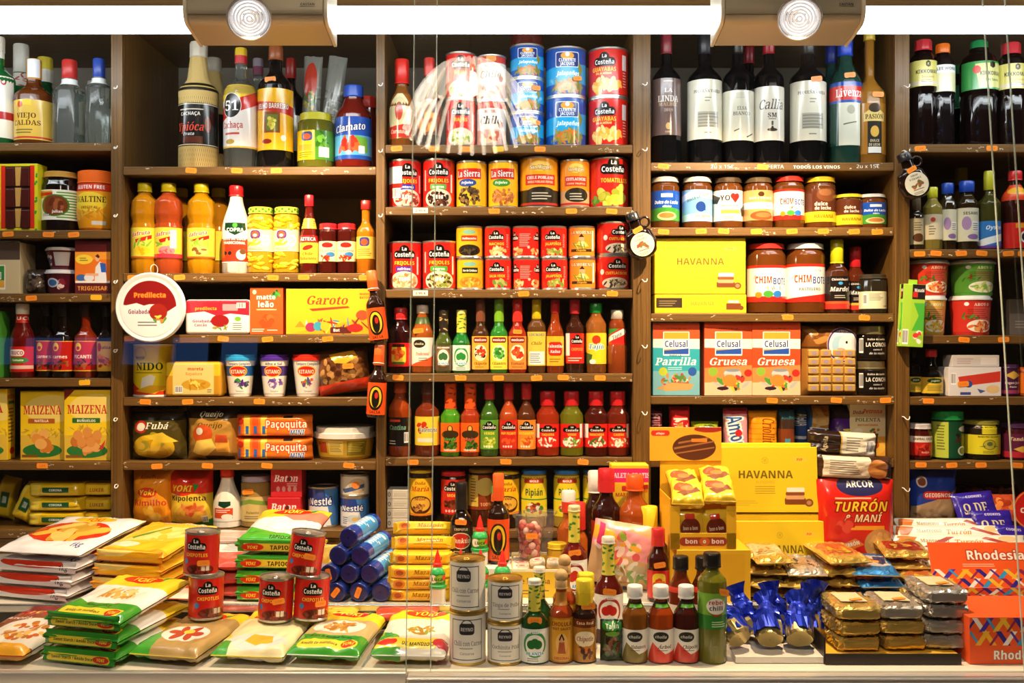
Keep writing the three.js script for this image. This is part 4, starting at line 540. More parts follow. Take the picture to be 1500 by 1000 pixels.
{
  const s = B[4];
  bag(s, 234, 80, 78, 0.07, (d) => d.bg('#4a4016').r(0, 8, 100, 16, '#1a1810').e(24, 36, 12, 12, '#c8281f').e(24, 36, 8, 8, '#f0ece0').t('Fubá', 54, 34, 17, '#f4f0e0', { i: 1, s: 1, k: '#3a3410' }).e(46, 74, 38, 24, '#d8b01c').food(46, 74, 32, 20, ['#e8c028', '#c89a14', '#a8a01c'], 10, 0.5).p([[30, 54], [64, 46], [90, 64], [60, 66]], '#e8c83c'), 'corn snack bag with dark top and yellow print', { sealc: '#2a2612' });
  bag(s, 313, 74, 78, 0.07, (d) => d.bg('#b08438').r(0, 0, 100, 20, '#20180e').t('Queijo', 52, 12, 13, '#e8e0c0', { i: 1, s: 1 }).t('Queijo', 50, 34, 14, '#5a3a10', { i: 1, s: 1 }).e(36, 50, 20, 18, '#c8501f').e(30, 44, 7, 7, '#e8e4da').p([[14, 84], [24, 62], [54, 58], [62, 76], [40, 94]], '#f0cc60').p([[60, 56], [86, 60], [88, 84], [62, 84]], '#e8a840').p([[62, 50], [84, 52], [84, 66], [60, 66]], '#c84a20').r(38, 92, 56, 7, '#3a2410'), 'cheese bread bag with amber print', { sealc: '#8a6428' });
  const pq = (d) => { d.bg('#ec7a1e'); for (let i = 0; i < 4; i++) d.r(2 + i * 11, 6, 8, 88, i % 2 ? '#f4c84a' : '#e85a28').r(4 + i * 11, 50, 4, 34, '#3a6ab8'); d.e(8, 30, 5, 14, '#c8281f').t('Paçoquita', 68, 42, 44, '#fff4e0', { w: 54, k: '#c8381c' }).t('MINI', 82, 78, 30, '#2a5ab8', { w: 18, i: 1, k: '#fff' }).rb(64, 6, 12, 10, '#2a2218', 3); };
  const lo = bag(s, 403, 112, 33, 0.06, pq, 'orange peanut candy pack, lower of two', { noseal: 1, pe: 9, wr: 0.04 });
  bag(s, 403, 112, 33, 0.06, pq, 'orange peanut candy pack stacked on an identical pack', { noseal: 1, pe: 9, wr: 0.04, on: lo });
  tub(s, 506, 92, 46, (d) => d.bg('#c8a02c').r(4, 16, 20, 60, '#a8421c').r(28, 10, 26, 76, '#e0c45a').lines(30, 20, 22, 6, 9).r(60, 10, 36, 80, '#8a7a1c').lines(62, 20, 30, 6, 9, '#d8c850'), '#ecebe4', 'wide round tub of peanut candy with clear top', { body: '#b8912c', q: 0.84, lh: 0.34, lm: plastic('#ecebe4') });
}
{
  const s = B[5];
  bag(s, 220, 60, 86, 0.07, (d) => { d.bg('#f09a1c').t('Kimilho', 48, 12, 9, '#c8481c', {}).e(44, 38, 24, 9, '#d8341c').t('Yoki', 44, 38, 13, '#f8e03a', { i: 1 }).t('Kimilho', 50, 56, 15, '#c8341c', { w: 84 }).food(50, 82, 40, 16, ['#f4b83a', '#e88a1c', '#f8cc5a'], 16, 0.4); }, 'orange corn flour bag with pinched top', { sealc: '#f0a02c', b: 0.01 });
  bag(s, 281, 64, 86, 0.07, (d) => { d.bg('#f0d040').r(0, 0, 100, 40, '#d8281c').e(36, 32, 28, 12, '#e03a1c').t('YOKI', 36, 31, 15, '#f8e83a', { i: 1 }).p([[62, 22], [76, 24], [66, 36]], '#2f9a3a').t('Kipolenta', 50, 48, 13, '#2a1c10', { w: 88 }).p([[0, 90], [40, 96], [100, 86], [100, 100], [0, 100]], '#2f8a2c').e(56, 76, 34, 17, '#e8b03c').food(60, 66, 26, 10, ['#e05a2c', '#f0884a'], 12, 0.4).bar(80, 80, 12, 12); }, 'red and yellow polenta bag beside coconut milk', { sealc: '#d8281c', b: 0.01 });
  bottle(s, 333, 40, 88, { p: [0.36, 0.86, 0.44, 0.86, 0.5], c: '#e8e6dc', m: plastic('#e6e3d8'), cap: '#d8301f', l: [0.12, 0.46, (d) => d.bg('#ecebe2').p([[30, 0], [74, 0], [74, 20], [52, 34], [30, 20]], '#143a22').r(12, 34, 70, 50, '#d8481f').lines(18, 42, 56, 2, 9, '#fff').e(62, 76, 20, 14, '#f2efe6')] }, 'small white coconut milk bottle with red cap', 'milk_bottle');
  jar(s, 375, 43, 74, { p: 'widejar', c: '#b8944c', cap: '#a8a0b8', l: [0.12, 0.6, (d) => d.bg('#d8c07a').p([[0, 30], [40, 10], [100, 26], [100, 42], [40, 28], [0, 48]], '#7aa03c').t('Palmito', 50, 64, 13, '#6a5a2a', { s: 1 }).lines(20, 78, 60, 2, 8)], st: 0.7, sx: -0.3, b: 0.01 }, 'jar of palm hearts with lilac lid and green ribbon print');
  const bt = (d) => { d.bg('#c81f2c').t('Baton', 50, 32, 34, '#fff', { s: 1, i: 1, w: 78 }).e(60, 34, 6, 9, '#5a1c14'); for (let i = 0; i < 4; i++) d.e(24 + i * 18, 70, 6, 10, '#e8a0a8'); d.lines(52, 50, 36, 2, 7, '#f8d8d8'); };
  const b1 = box(s, 420, 48, 44, 0.06, bt, 'red chocolate stick box, lower of two', { b: 0.005 });
  box(s, 423, 45, 42, 0.055, bt, 'red chocolate stick box stacked on another red box', { on: b1, b: 0.01 });
  const milk = (d) => d.bg('#e8ecf0').r(0, 0, 100, 30, '#1f3f96').p([[60, 0], [100, 0], [100, 100], [84, 100], [70, 40]], '#3a7ac8').t('Nestlé', 46, 34, 26, '#fff', { k: '#1f3f96', kw: 0.3, w: 80 }).e(52, 72, 24, 14, '#c8d8e8').e(58, 74, 12, 8, '#d8b878').lines(10, 66, 24, 4, 7, '#3a5aa8');
  can(s, 474, 45, 58, milk, 'blue and white condensed milk can, standing alone', { b: 0.01 });
  const m1 = can(s, 520, 43, 45, milk, 'blue and white condensed milk can, lower of two', {});
  can(s, 520, 43, 32, (d) => d.bg('#dcd8cc').e(66, 50, 30, 40, '#c8b490').p([[10, 70], [90, 40], [90, 60], [20, 90]], '#3a5a98').e(60, 46, 14, 20, '#e8883a'), 'short cream coloured can on top of the milk can', { on: m1 });
}

// ---------- bay 3 (cans and hot sauces) ----------
{
  const s = C[0];
  bottle(s, 587, 39, 129, { p: [0.42, 0.72, 0.44, 0.72, 0.54], c: '#9a5a22', cap: '#d8281c', l: [0.08, 0.6, (d) => { d.bg('#9a5a22').e(44, 48, 46, 50, '#e6dcae').e(44, 44, 36, 36, '#d8cc98').e(44, 40, 14, 20, '#c8442c').p([[4, 74], [92, 66], [86, 96], [10, 98]], '#c8342a').t('Coronado', 46, 84, 12, '#f0e0c0', { i: 1, s: 1, w: 70 }); }] }, 'caramel squeeze bottle with red cap and oval label', 'caramel_bottle');
  bottle(s, 629, 36, 131, { p: [0.5, 0.72, 0.4, 0.8, 0.44], c: '#2a1812', cap: '#c8342e', cap2: '#d84a40', l: [0.12, 0.5, (d) => d.bg('#5a2a18').food(50, 60, 44, 34, ['#c8782c', '#e8a04a', '#8a3a1c'], 16, 0.4)] }, 'dark sauce bottle with red cap beside the caramel bottle', 'sauce_bottle');
  const c1 = redCan('RAJAS', '#ffd23a', ['#c8d070', '#8aa03c', '#e8e0b0']), chile = (d) => d.bg('#e8ded2').r(0, 0, 100, 16, '#c83a2c').t('RETIRO', 50, 24, 9, '#b83a2c', {}).t('Chile', 48, 44, 24, '#2a2420', { i: 1, s: 1, w: 76 }).e(84, 54, 10, 8, '#8a2a1c').r(0, 66, 100, 34, '#d8a89a').food(46, 84, 40, 14, ['#c85a40', '#e8c8a0'], 14, 0.4);
  let o = can(s, 675, 45, 69, c1, 'red can of pepper strips, lower of two'); can(s, 675, 45, 67, c1, 'red can of pepper strips stacked on its twin', { on: o });
  o = can(s, 720, 44, 67, chile, 'cream and red chilli can, lower of two'); can(s, 720, 44, 65, chile, 'cream and red chilli can stacked on its twin', { on: o, st: 0.9 });
  o = null; for (const n of ['bottom', 'middle', 'top']) o = can(s, 772, 51, 49, blueJal, `short blue jalapeño can, ${n} of a stack of three`, { on: o, st: n === 'top' ? 0 : 0.7, sx: 0.5 });
  jar(s, 771, 48, 28, { p: 'widejar', c: '#5a1c16', cap: '#7a2a20', on: o }, 'dark red jar on top of the short blue cans');
  o = can(s, 829, 61, 72, blueJal, 'large blue jalapeño can, lower of two'); can(s, 829, 61, 71, blueJal, 'large blue jalapeño can stacked on its twin', { on: o, st: 0.35, sx: 0.5 });
  o = can(s, 891, 60, 71, guayaba, 'large red guava can, lower of two'); can(s, 891, 60, 71, guayaba, 'large red guava can stacked on its twin', { on: o });
}
{
  const s = C[1], bean = ['#2a1814', '#4a2a20', '#1a0f0c', '#6a3c2c'];
  can(s, 592, 49, 70, (d) => { redCan('FRIJOLES', '#ffd23a', ['#b8483a', '#e8a890', '#8a2a20'], ['#2a2a9a', 'enteros'])(d); d.r(0, 12, 36, 38, '#e8e4de').bar(4, 60, 28, 22).r(0, 50, 36, 10, '#d8201a'); }, 'red bean can with blue band, turned sideways', { yaw: 0.2 });
  can(s, 643, 48, 71, redCan('FRIJOLES', '#ffd23a', bean, ['#5aa84a', 'negros']), 'red bean can with green band above the stacked small cans');
  can(s, 691, 46, 68, yellowBeans('#2a4a9a', ['#4a3a24', '#6a5030', '#2a2014', '#8a6a3c']), 'yellow bean can with blue oval', { yaw: -0.15 });
  can(s, 737, 45, 68, yellowBeans('#3a8a2c', ['#b8703a', '#a0582c', '#d08a50']), 'yellow bean can with green oval');
  const sm = (t1, t2, low) => (d) => d.bg(low === 1 ? '#e8921e' : '#eda51e').e(52, 16, 26, 11, '#e8c05a').t('San Miguel', 52, 19, 11, '#f8ecc0', { s: 1, w: 54, k: '#7a4a10' }).r(12, 34, 80, 22, '#c8341f').t(t1, 52, 41, 9, '#fff', { s: 1, w: 70 }).t(t2, 52, 50, 6, '#f0d8b0', { w: 66 }).r(0, 66, 100, 34, low === 1 ? '#d8a878' : '#2c2618').e(54, 76, 42, 16, '#2a241a').lines(30, 72, 50, 3, 6, 'rgba(240,236,220,0.8)').r(0, 93, 100, 5, '#b8302a');
  can(s, 790, 59, 74, sm('CHILE POBLANO', 'WHOLE POBLANO PEPPERS', 0), 'wide yellow and black poblano can');
  can(s, 842, 44, 70, sm('CUITLACOCHE', 'CORN TRUFFLE', 1), 'orange corn truffle can');
  can(s, 894, 60, 73, (d) => { d.bg('#d8241c'); plaque(d, 58, 22, 66, 20); d.t('TOMATILLOS', 62, 46, 13, '#ffd23a', { w: 72 }).food(58, 76, 40, 22, ['#b8b83a', '#c8c850', '#98a02c'], 20, 0.4).food(12, 88, 14, 10, ['#4a8a2c', '#6aa83c'], 6, 0.6); }, 'large red can picturing green tomatillos');
}
{
  const s = C[2];
  can(s, 593, 49, 70, redCan('FRIJOLES', '#ffd23a', ['#e8c8a0', '#d0a070', '#b88050'], ['#5a2a9a', 'refritos']), 'red bean can with purple band');
  can(s, 644, 51, 71, redCan('FRIJOLES', '#ffd23a', ['#8a9a3c', '#4a3a20', '#c8b070'], ['#4aa83c', 'negros']), 'large red bean can with green band beside the small can stacks');
  const sY = (low) => (d) => d.bg('#f0b01e').e(50, 16, 24, 8, '#7ab0a0').rb(20, 28, 60, 20, low ? '#2c3018' : '#c8341f', 3).t(low ? 'Flor de Calabaza' : 'Huitlacoche', 50, 38, 10, '#fff', { w: 52 }).e(50, 80, 44, 20, low ? '#e8882c' : '#2a2018').food(50, 80, 40, 16, low ? ['#f0a03c', '#d8701c', '#e8c050'] : ['#1a140e', '#4a4030', '#2c2418'], 26, 0.24);
  const small = (t, f) => (d) => { d.bg('#d8241c'); plaque(d, 44, 34, 60, 20); d.t(t, 46, 58, 13, '#ffd23a', { w: 60 }).food(56, 84, 36, 15, f, 20, 0.34).lines(84, 24, 12, 7, 7, '#f0a8a0'); };
  const turned = (f) => (d) => { d.bg('#d8241c').lines(26, 22, 44, 8, 6, '#f0a8a0'); plaque(d, 2, 36, 40, 18); plaque(d, 98, 36, 40, 18); d.food(14, 84, 26, 15, f, 12, 0.4).food(88, 84, 22, 15, f, 10, 0.4).e(60, 70, 5, 5, '#e8b0a8'); };
  const mor = (d) => d.bg('#e8892a').t('LA MORENA', 44, 18, 15, '#f8ecd0', { s: 1, w: 82, k: '#7a3a10' }).e(46, 40, 11, 14, '#d8a070').p([[36, 34], [46, 22], [56, 34]], '#3a2214').p([[28, 66], [36, 50], [58, 50], [68, 66]], '#f0e0b0').food(46, 64, 40, 8, ['#e8c050', '#7a8a2c'], 12, 0.4).r(4, 76, 82, 10, '#3a2a1c').t('Chipotle', 45, 81, 8, '#f0c040', { w: 60 }).r(88, 10, 10, 70, '#f0ece0');
  const gr = ['#9aa04a', '#7a8a34', '#c8c070'], brn = ['#c8a060', '#a87a3c', '#e0c890'];
  [[689, sY(1), sY(0), 'yellow squash blossom can', 'yellow huitlacoche can'], [730, small('SALSA VERDE', ['#6a8a3c', '#a8b060']), small('NACHOS', ['#b8b06a', '#d8d0a0']), 'small red green salsa can', 'small red nacho pepper can'], [771, turned(brn), turned(brn), 'small red can showing its text side, lower of two', 'small red can showing its text side, upper of two'], [812, small('JALAPEÑOS', gr), small('JALAPEÑOS', gr), 'small red jalapeño can, lower of two', 'small red jalapeño can stacked on its twin'], [853, mor, mor, 'small orange can with a portrait, lower of two', 'small orange can with a portrait stacked on its twin']].forEach(([x, lo, up, a, b]) => { const o = can(s, x, 40, 46, lo, a + (a.includes('of two') ? '' : ' under another can')); can(s, x - 1, 40, 46, up, b + (b.includes('of two') || b.includes('twin') ? '' : ' stacked on another can'), { on: o }); });
  const cu = (d) => { d.bg('#d8241c'); plaque(d, 62, 30, 60, 20); d.t('CUITLACOCHE', 60, 52, 13, '#ffd23a', { w: 70 }).e(56, 84, 42, 18, '#e8dcc0').food(56, 84, 38, 14, ['#3a3028', '#8a7a60', '#c8b890'], 26, 0.22).e(14, 48, 7, 9, '#f0e8e0'); };
  const o = can(s, 899, 50, 50, cu, 'medium red corn truffle can, lower of two'); can(s, 899, 49, 48, cu, 'medium red corn truffle can stacked on its twin', { on: o, yaw: 0.2 });
}
{
  const s = C[3];
  bottle(s, 584, 36, 95, { p: [0.6, 0.8, 0.5, 0.82, 0.54], c: '#2c0a0a', cap: '#d82a2e', l: [0.1, 0.46, (d) => d.bg('#c8201c').rb(16, 12, 60, 76, '#e8c83a', 16).food(46, 46, 26, 26, ['#d8401c', '#e87a2c'], 14, 0.4).r(20, 6, 50, 12, '#3a1410').r(20, 80, 50, 10, '#3a6a2c')] }, 'dark red sauce bottle with red cap and red label beside the post');
  bottle(s, 619, 32, 99, { p: [0.55, 0.84, 0.52, 0.88, 0.56], c: '#b05a1c', cap: '#e8e4da', st: 0.62, sx: -0.3, l: [0.1, 0.52, (d) => d.bg('#f0ece0').p([[0, 100], [100, 60], [100, 100]], '#d8582c').e(38, 22, 28, 14, '#2a2a1c').t('cholla', 38, 22, 11, '#e8e0c8').t('Tradicional', 54, 56, 15, '#c84a2c', { i: 1, s: 1, w: 60 }).lines(36, 70, 44, 2, 7)], n: [0.72, 0.82, '#3c5a2a'] }, 'orange sauce bottle with white cap and white label');
  bottle(s, 650, 25, 92, { p: [0.46, 0.66, 0.5, 0.94, 0.56], c: '#4a5a1c', cap: '#2a2018', n: [0.64, 0.94, patternNeck('#241a14', '#c8b070')], l: [0.04, 0.44, hab('#5a4a34', '#8a6a44', '#3a6a3c')] }, 'olive green habanero bottle with dark patterned neck');
  bottle(s, 676, 27, 92, { p: [0.46, 0.66, 0.5, 0.94, 0.56], c: '#1c7a2c', cap: '#d8d880', n: [0.64, 0.94, patternNeck('#d8d04a', '#3a7a2c')], l: [0.04, 0.44, hab('#e8ece0', '#2f9a4a', '#2f8a3c')] }, 'green habanero bottle with yellow patterned neck');
  [[704, 25, '#4a2a16', '#7a4632', '#f0a83c', ['#2a1810', '#c83a20', '#e8d8b0'], 'Chipotle', 'brown'], [731, 26, '#2f8a2c', '#7ab82c', '#e8dc4a', ['#4aa03c', '#6ac04a', '#2f7a2c'], 'Cilantro', 'bright green'], [758, 27, '#a82a16', '#e0302a', '#f08a3c', ['#d83a20', '#e8582c', '#c82a18'], 'Tomate', 'bright red']].forEach(([x, w, c, cap, base, veg, nm, word]) => bottle(s, x, w, 108, { c, cap, cap2: cap, p: [0.52, 0.68, 0.5, 0.7, 0.54], st: word === 'bright red' ? 0.56 : 0, l: [0.05, 0.5, mexSauce(base, veg, nm)] }, `hot sauce bottle with ${word} capsule and vegetable picture`));
  bottle(s, 786, 27, 110, { p: [0.62, 0.78, 0.4, 0.74, 0.5], c: '#6a4420', cap: '#d8c81c', l: [0.1, 0.56, (d) => d.bg('#d8c04a').t('LOURDES', 50, 10, 10, '#3a5a9a', { s: 1 }).t('Chile', 50, 34, 12, '#6a4a1c', { i: 1, s: 1 }).r(6, 58, 88, 38, '#e8ecec').lines(12, 64, 70, 5, 6)] }, 'brown sauce bottle with yellow cone cap');
  bottle(s, 813, 26, 107, { p: [0.5, 0.76, 0.46, 0.82, 0.52], c: '#9a3c10', cap: '#b8242a', l: [0.1, 0.5, (d) => d.bg('#f0b02c').rb(8, 20, 84, 46, '#c8241f', 14).t('Valentina', 50, 34, 14, '#fff', { i: 1, s: 1 }).t('Salsa', 50, 52, 13, '#fff', { i: 1, s: 1 }).lines(18, 76, 64, 2, 8)] }, 'amber ribbed sauce bottle with red cap and yellow label');
  bottle(s, 842, 27, 107, { p: [0.6, 0.78, 0.42, 0.81, 0.56], c: '#3c1a10', cap: '#c8303a', l: [0.13, 0.54, (d) => { d.bg('#c8241f').r(0, 0, 20, 74, '#eae8e4'); plaque(d, 60, 26, 66, 17); d.t('CHIPOTLE', 62, 52, 14, '#f0a83c', { w: 66 }).lines(8, 80, 84, 2, 8, '#f0e0c8'); }] }, 'dark brown chipotle bottle with red cap');
  bottle(s, 873, 30, 102, { p: [0.68, 0.84, 0.56, 0.86, 0.62], c: '#9a5a24', cap: '#1c9a3c', l: [0.13, 0.57, (d) => d.bg('#f0cc2c').e(48, 22, 20, 14, '#d8381f').t('Tajín', 50, 44, 20, '#2a6a8a', { i: 1, s: 1, k: '#fff' }).p([[0, 60], [30, 70], [20, 100], [0, 100]], '#3a6a2c').e(30, 92, 16, 8, '#e8ece0')] }, 'chilli powder bottle with green cap and yellow label', 'spice_bottle');
  bottle(s, 904, 30, 92, { prof: [[0.001, 0], [0.98, 0], [1, 0.02], [1, 0.42], [0.84, 0.47, 4], [0.84, 0.7], [0.82, 0.78], [0.6, 0.86, 4], [0.58, 0.87]], p: [0, 0, 0, 0.86, 0.62], c: '#8a3c16', cap: '#b8b4ac', l: [0.45, 0.7, (d) => d.bg('#c8241f').p([[0, 0], [60, 0], [0, 50]], '#2f9a3c').p([[0, 92], [0, 60], [80, 0], [100, 20]], '#f4f2ea').t('Tajín', 44, 44, 30, '#222', { i: 1, s: 1, rot: -0.4, w: 70 })] }, 'chilli powder bottle with grey cap', 'spice_bottle');
}
{
  const s = C[4];
  bottle(s, 584, 34, 116, { p: [0.62, 0.84, 0.5, 0.86, 0.56], c: '#a8420f', cap: '#b8481c', l: [0.14, 0.53, (d) => d.bg('#1c1816').t('Cantina', 44, 36, 22, '#8ac8a0', { i: 1, s: 1, w: 74 }).r(6, 8, 50, 8, '#c83a28').bar(72, 52, 22, 36).lines(4, 80, 40, 2, 9, '#ddd')] }, 'orange sauce bottle with black label beside the post');
  bottle(s, 626, 36, 114, { p: [0.58, 0.76, 0.46, 0.84, 0.5], c: '#7a2c10', cap: '#4a1c14', l: [0.15, 0.54, (d) => d.bg('#ecd03c').food(30, 36, 20, 22, ['#c8341f', '#a82a18'], 8, 0.5).t('Valentina', 58, 46, 20, '#2a4a6a', { i: 1, s: 1, k: '#f0e8c0', w: 76 }).rb(12, 74, 66, 14, '#e8e4d0', 4)] }, 'reddish brown sauce bottle with yellow label and map print');
  const wrapNeck = patternNeck('#e8561c', '#8a2a10');
  bottle(s, 660, 29, 106, { p: [0.54, 0.66, 0.58, 0.96, 0.62], c: '#4a9a1c', cap: '#e8561c', n: [0.65, 0.97, wrapNeck], l: [0.06, 0.46, yucateco('#e8641c', 'Verde', '#5ac04a')] }, 'bright green habanero bottle with orange wrapped neck');
  bottle(s, 689, 29, 106, { p: [0.54, 0.66, 0.58, 0.96, 0.62], c: '#a8340f', cap: '#e8561c', n: [0.65, 0.97, wrapNeck], l: [0.06, 0.46, yucateco('#e8641c', 'Rojo', '#f06a5a')] }, 'red habanero bottle with orange wrapped neck');
  [[717, '#3a6a1c', '#e8ecd0', ['#b8c83a', '#8aa82c', '#d8d860'], 'VERDE', 'green', '#7a9a3c'], [745, '#b84a1c', '#c8241f', ['#c8341f', '#e8582c'], 'MUY PICANTE', 'orange', 0], [771, '#5a2c14', '#e8862c', ['#c8501f', '#e8a03c'], 'BOTANERA', 'brown', 0]].forEach(([x, c, base, f, nm, word]) => bottle(s, x, 28, 106, { c, cap: '#c8242c', p: [0.52, 0.78, 0.42, 0.78, 0.54], l: [0.1, 0.5, redLabel(nm, f, base === '#e8ecd0' ? '#5a9a34' : base)] }, `${word} slim hot sauce bottle with red neck sleeve`));
  [[802, '#9a2c10', 'TAQUERA', ['#e8e0d0', '#c83a20'], 'brick red'], [837, '#6a6a14', 'VERDE', ['#e8ecd8', '#6a9a3c'], 'olive green'], [873, '#4a140c', 'RANCHERA', ['#e8e0d0', '#4a6a2c'], 'dark maroon'], [908, '#6a200f', 'CASERA', ['#e8e0d0', '#c85a30'], 'russet']].forEach(([x, c, nm, f, word], i) => bottle(s, x, 35, 94, { c, p: [0.6, 0.78, 0.6, 0.78, 0.64], cap: '#d0242c', cap2: '#c01f26', l: [0.14, 0.5, (d) => { redLabel(nm, f)(d); d.r(i % 2 ? 84 : 0, 0, 14, 60, '#eceae6'); }] }, `${word} salsa bottle with short red cap and red label`, 'salsa_bottle'));
}
{
  const s = C[5];
  let o = null; ['bottom', 'second', 'third', 'top'].forEach((n) => { o = box(s, 585, 32, 13.4, 0.06, (d) => d.bg('#cfcac0').ring(10, 50, 5, 20, '#333', 2).lines(30, 40, 60, 2, 20, '#b0aaa0'), `flat white carton, ${n} of a stack of four`, { on: o, b: 0.01, g: 'stacked flat white cartons' }); });
  jar(s, 617, 35, 84, { p: [0.93, 0.95, 0.95, 0.95, 0.98], c: '#241408', cap: '#e8c41c', l: [0.22, 0.93, mole] }, 'tall yellow label mole glass near the white cartons');
  jar(s, 664, 36, 82, { p: [0.86, 0.92, 0.9, 0.92, 0.97], c: '#3a140c', cap: '#d0242c', l: [0.25, 0.86, redLabel('MOLE', ['#5a1c10', '#8a3a20', '#3a1008'])] }, 'red label mole jar with red lid');
  jar(s, 705, 38, 83, { p: [0.9, 0.94, 0.93, 0.94, 0.97], c: '#4a2410', cap: '#c8b060', b: 0.02, l: [0.3, 0.9, (d) => d.bg('#8a3a1c').r(0, 0, 40, 90, '#d8c050').lines(6, 10, 28, 9, 8).e(66, 34, 36, 26, '#d8c86a').t('100%', 70, 84, 14, '#e8a87a')] }, 'brown mole jar with gold lid');
  jar(s, 742, 38, 82, { p: [0.93, 0.95, 0.95, 0.95, 0.98], c: '#241408', cap: '#e8c41c', l: [0.25, 0.93, mole] }, 'tall yellow label mole glass beside the blue lids');
  [[782, 'between the mole glass and plastic cup'], [830, 'above the red capped sauces'], [873, 'behind the dark red sauce bottle']].forEach(([x, w]) => jar(s, x, 38, 84, { p: [0.86, 0.93, 0.94, 0.93, 0.98], c: '#b89a3c', cap: '#2a7ac8', l: [0.2, 0.9, pipian] }, 'yellow pumpkin mole glass with blue lid ' + w));
}

// ---------- bay 4 (wine, caramel jars, cakes, salt) ----------
{
  const s = D4[0], W = (x, w, o, label) => bottle(s, x, w, 196, { p: 'wine', c: '#0b0d12', cap: '#1a1416', ...o }, label, 'wine_bottle');
  const peq = (d) => d.bg('#e4e1cc').t('PEQUEÑA VASIJA', 50, 20, 7, '#3a3630', { s: 1, w: 80 }).lines(42, 30, 18, 2, 5, '#9a9888').r(22, 54, 60, 26, '#b4b2a2').lines(24, 57, 56, 5, 5, '#8a887a').lines(40, 88, 20, 1, 5, '#8a8878');
  W(976, 43, { cap: '#8a2a34', l: [0.21, 0.63, (d) => d.bg('#6b5652').r(34, 5, 32, 1.6, '#e0d0b8').t('LA', 50, 22, 10, '#e8dccb', { s: 1 }).t('LINDA', 50, 36, 15, '#efe4d4', { s: 1, w: 72 }).t('MALBEC', 50, 46, 8, '#c8a070', { s: 1 }).t('2019', 50, 56, 7, '#d0b8a0', { s: 1 }).e(50, 84, 9, 6, '#c8a870').t('LUIGI', 50, 94, 4, '#d8c098', {})] }, 'red wine bottle with brown mauve label');
  W(1032, 51, { cap: '#23252a', l: [0.18, 0.62, peq] }, 'red wine bottle with large cream label beside the mauve labelled one');
  W(1081, 46, { cap: '#1f1d18', l: [0.17, 0.54, (d) => d.bg('#dcdac6').lines(34, 6, 34, 4, 3, '#b0ae9a').t('ELSA', 52, 36, 9, '#6a685a', { s: 1, w: 30 }).t('BIANCO', 52, 46, 9, '#6a685a', { s: 1, w: 56 }).p([[28, 80], [44, 76], [44, 77.5], [28, 82]], '#3a3830').p([[66, 92], [92, 84], [92, 86], [68, 94]], '#3a3830')] }, 'red wine bottle with shorter plain cream label');
  W(1126, 44, { cap: '#a8202c', l: [0.17, 0.57, (d) => d.bg('#e6e3d4').t('Callia', 50, 34, 24, '#26221e', { i: 1, s: 1, w: 86, n: 1 }).t('SM', 50, 54, 11, '#26221e', { s: 1 }).r(38, 60, 24, 1, '#26221e').rb(47, 64, 6, 8, '#5a564c', 2).e(50, 80, 16, 3, '#3a362e').e(50, 78, 4, 5, '#3a362e')] }, 'red wine bottle with red capsule and script lettering');
  W(1097, 40, { b: 0.1, cap: '#9a1c2a' }, 'red wine bottle with red capsule behind the cream labels');
  W(1183, 53, { cap: '#23252a', l: [0.17, 0.61, peq], st: 0.62, sx: 0.2 }, 'red wine bottle with large cream label and price sticker');
  W(1217, 40, { b: 0.1, c: '#1c5a5a', cap: '#1f3fb8' }, 'teal bottle with blue cap behind the aperitif bottle');
  bottle(s, 1238, 47, 188, { p: [0.62, 0.82, 0.42, 0.85, 0.46], c: '#1f4a40', cap: '#1f48c8', st: 0.68, l: [0.14, 0.63, (d) => { d.bg('#dfe0cc').r(0, 0, 100, 7, '#1f4fb0').r(0, 7, 100, 22, '#d0281f').t('Livenza', 50, 18, 17, '#fff', { s: 1, w: 88 }).r(0, 29, 100, 4, '#1f4fb0').e(52, 44, 12, 7, '#b8b8a4').p([[30, 66], [70, 62], [70, 63.5], [30, 68]], '#6a6a5a').r(0, 33, 16, 67, '#1f4a40').r(86, 33, 14, 67, '#1f4a40'); }] }, 'dark green aperitif bottle with blue cap and red label', 'liquor_bottle');
  bottle(s, 1285, 46, 200, { p: [0.5, 0.66, 0.3, 0.92, 0.36], c: '#b07828', cap: '#d8b83a', st: 0.5, sx: 0.2, l: [0.07, 0.44, (d) => d.bg('#b07828').p([[10, 20], [50, 8], [90, 20], [90, 36], [10, 36]], '#e0c878').t('PASIÓN', 50, 27, 12, '#3a2210', { s: 1, w: 70 }).e(50, 10, 22, 9, '#3a2a1c').r(24, 36, 54, 64, '#2c2c2a').e(50, 56, 16, 11, '#d8b050').t('DULCE', 50, 74, 7, '#e8d8b0', { w: 44 }).t('DE LECHE', 50, 82, 7, '#e8d8b0', { w: 44 }).rb(26, 86, 50, 12, '#e8e8e2', 1), 70] }, 'caramel liqueur bottle with long slender neck', 'liquor_bottle');
}
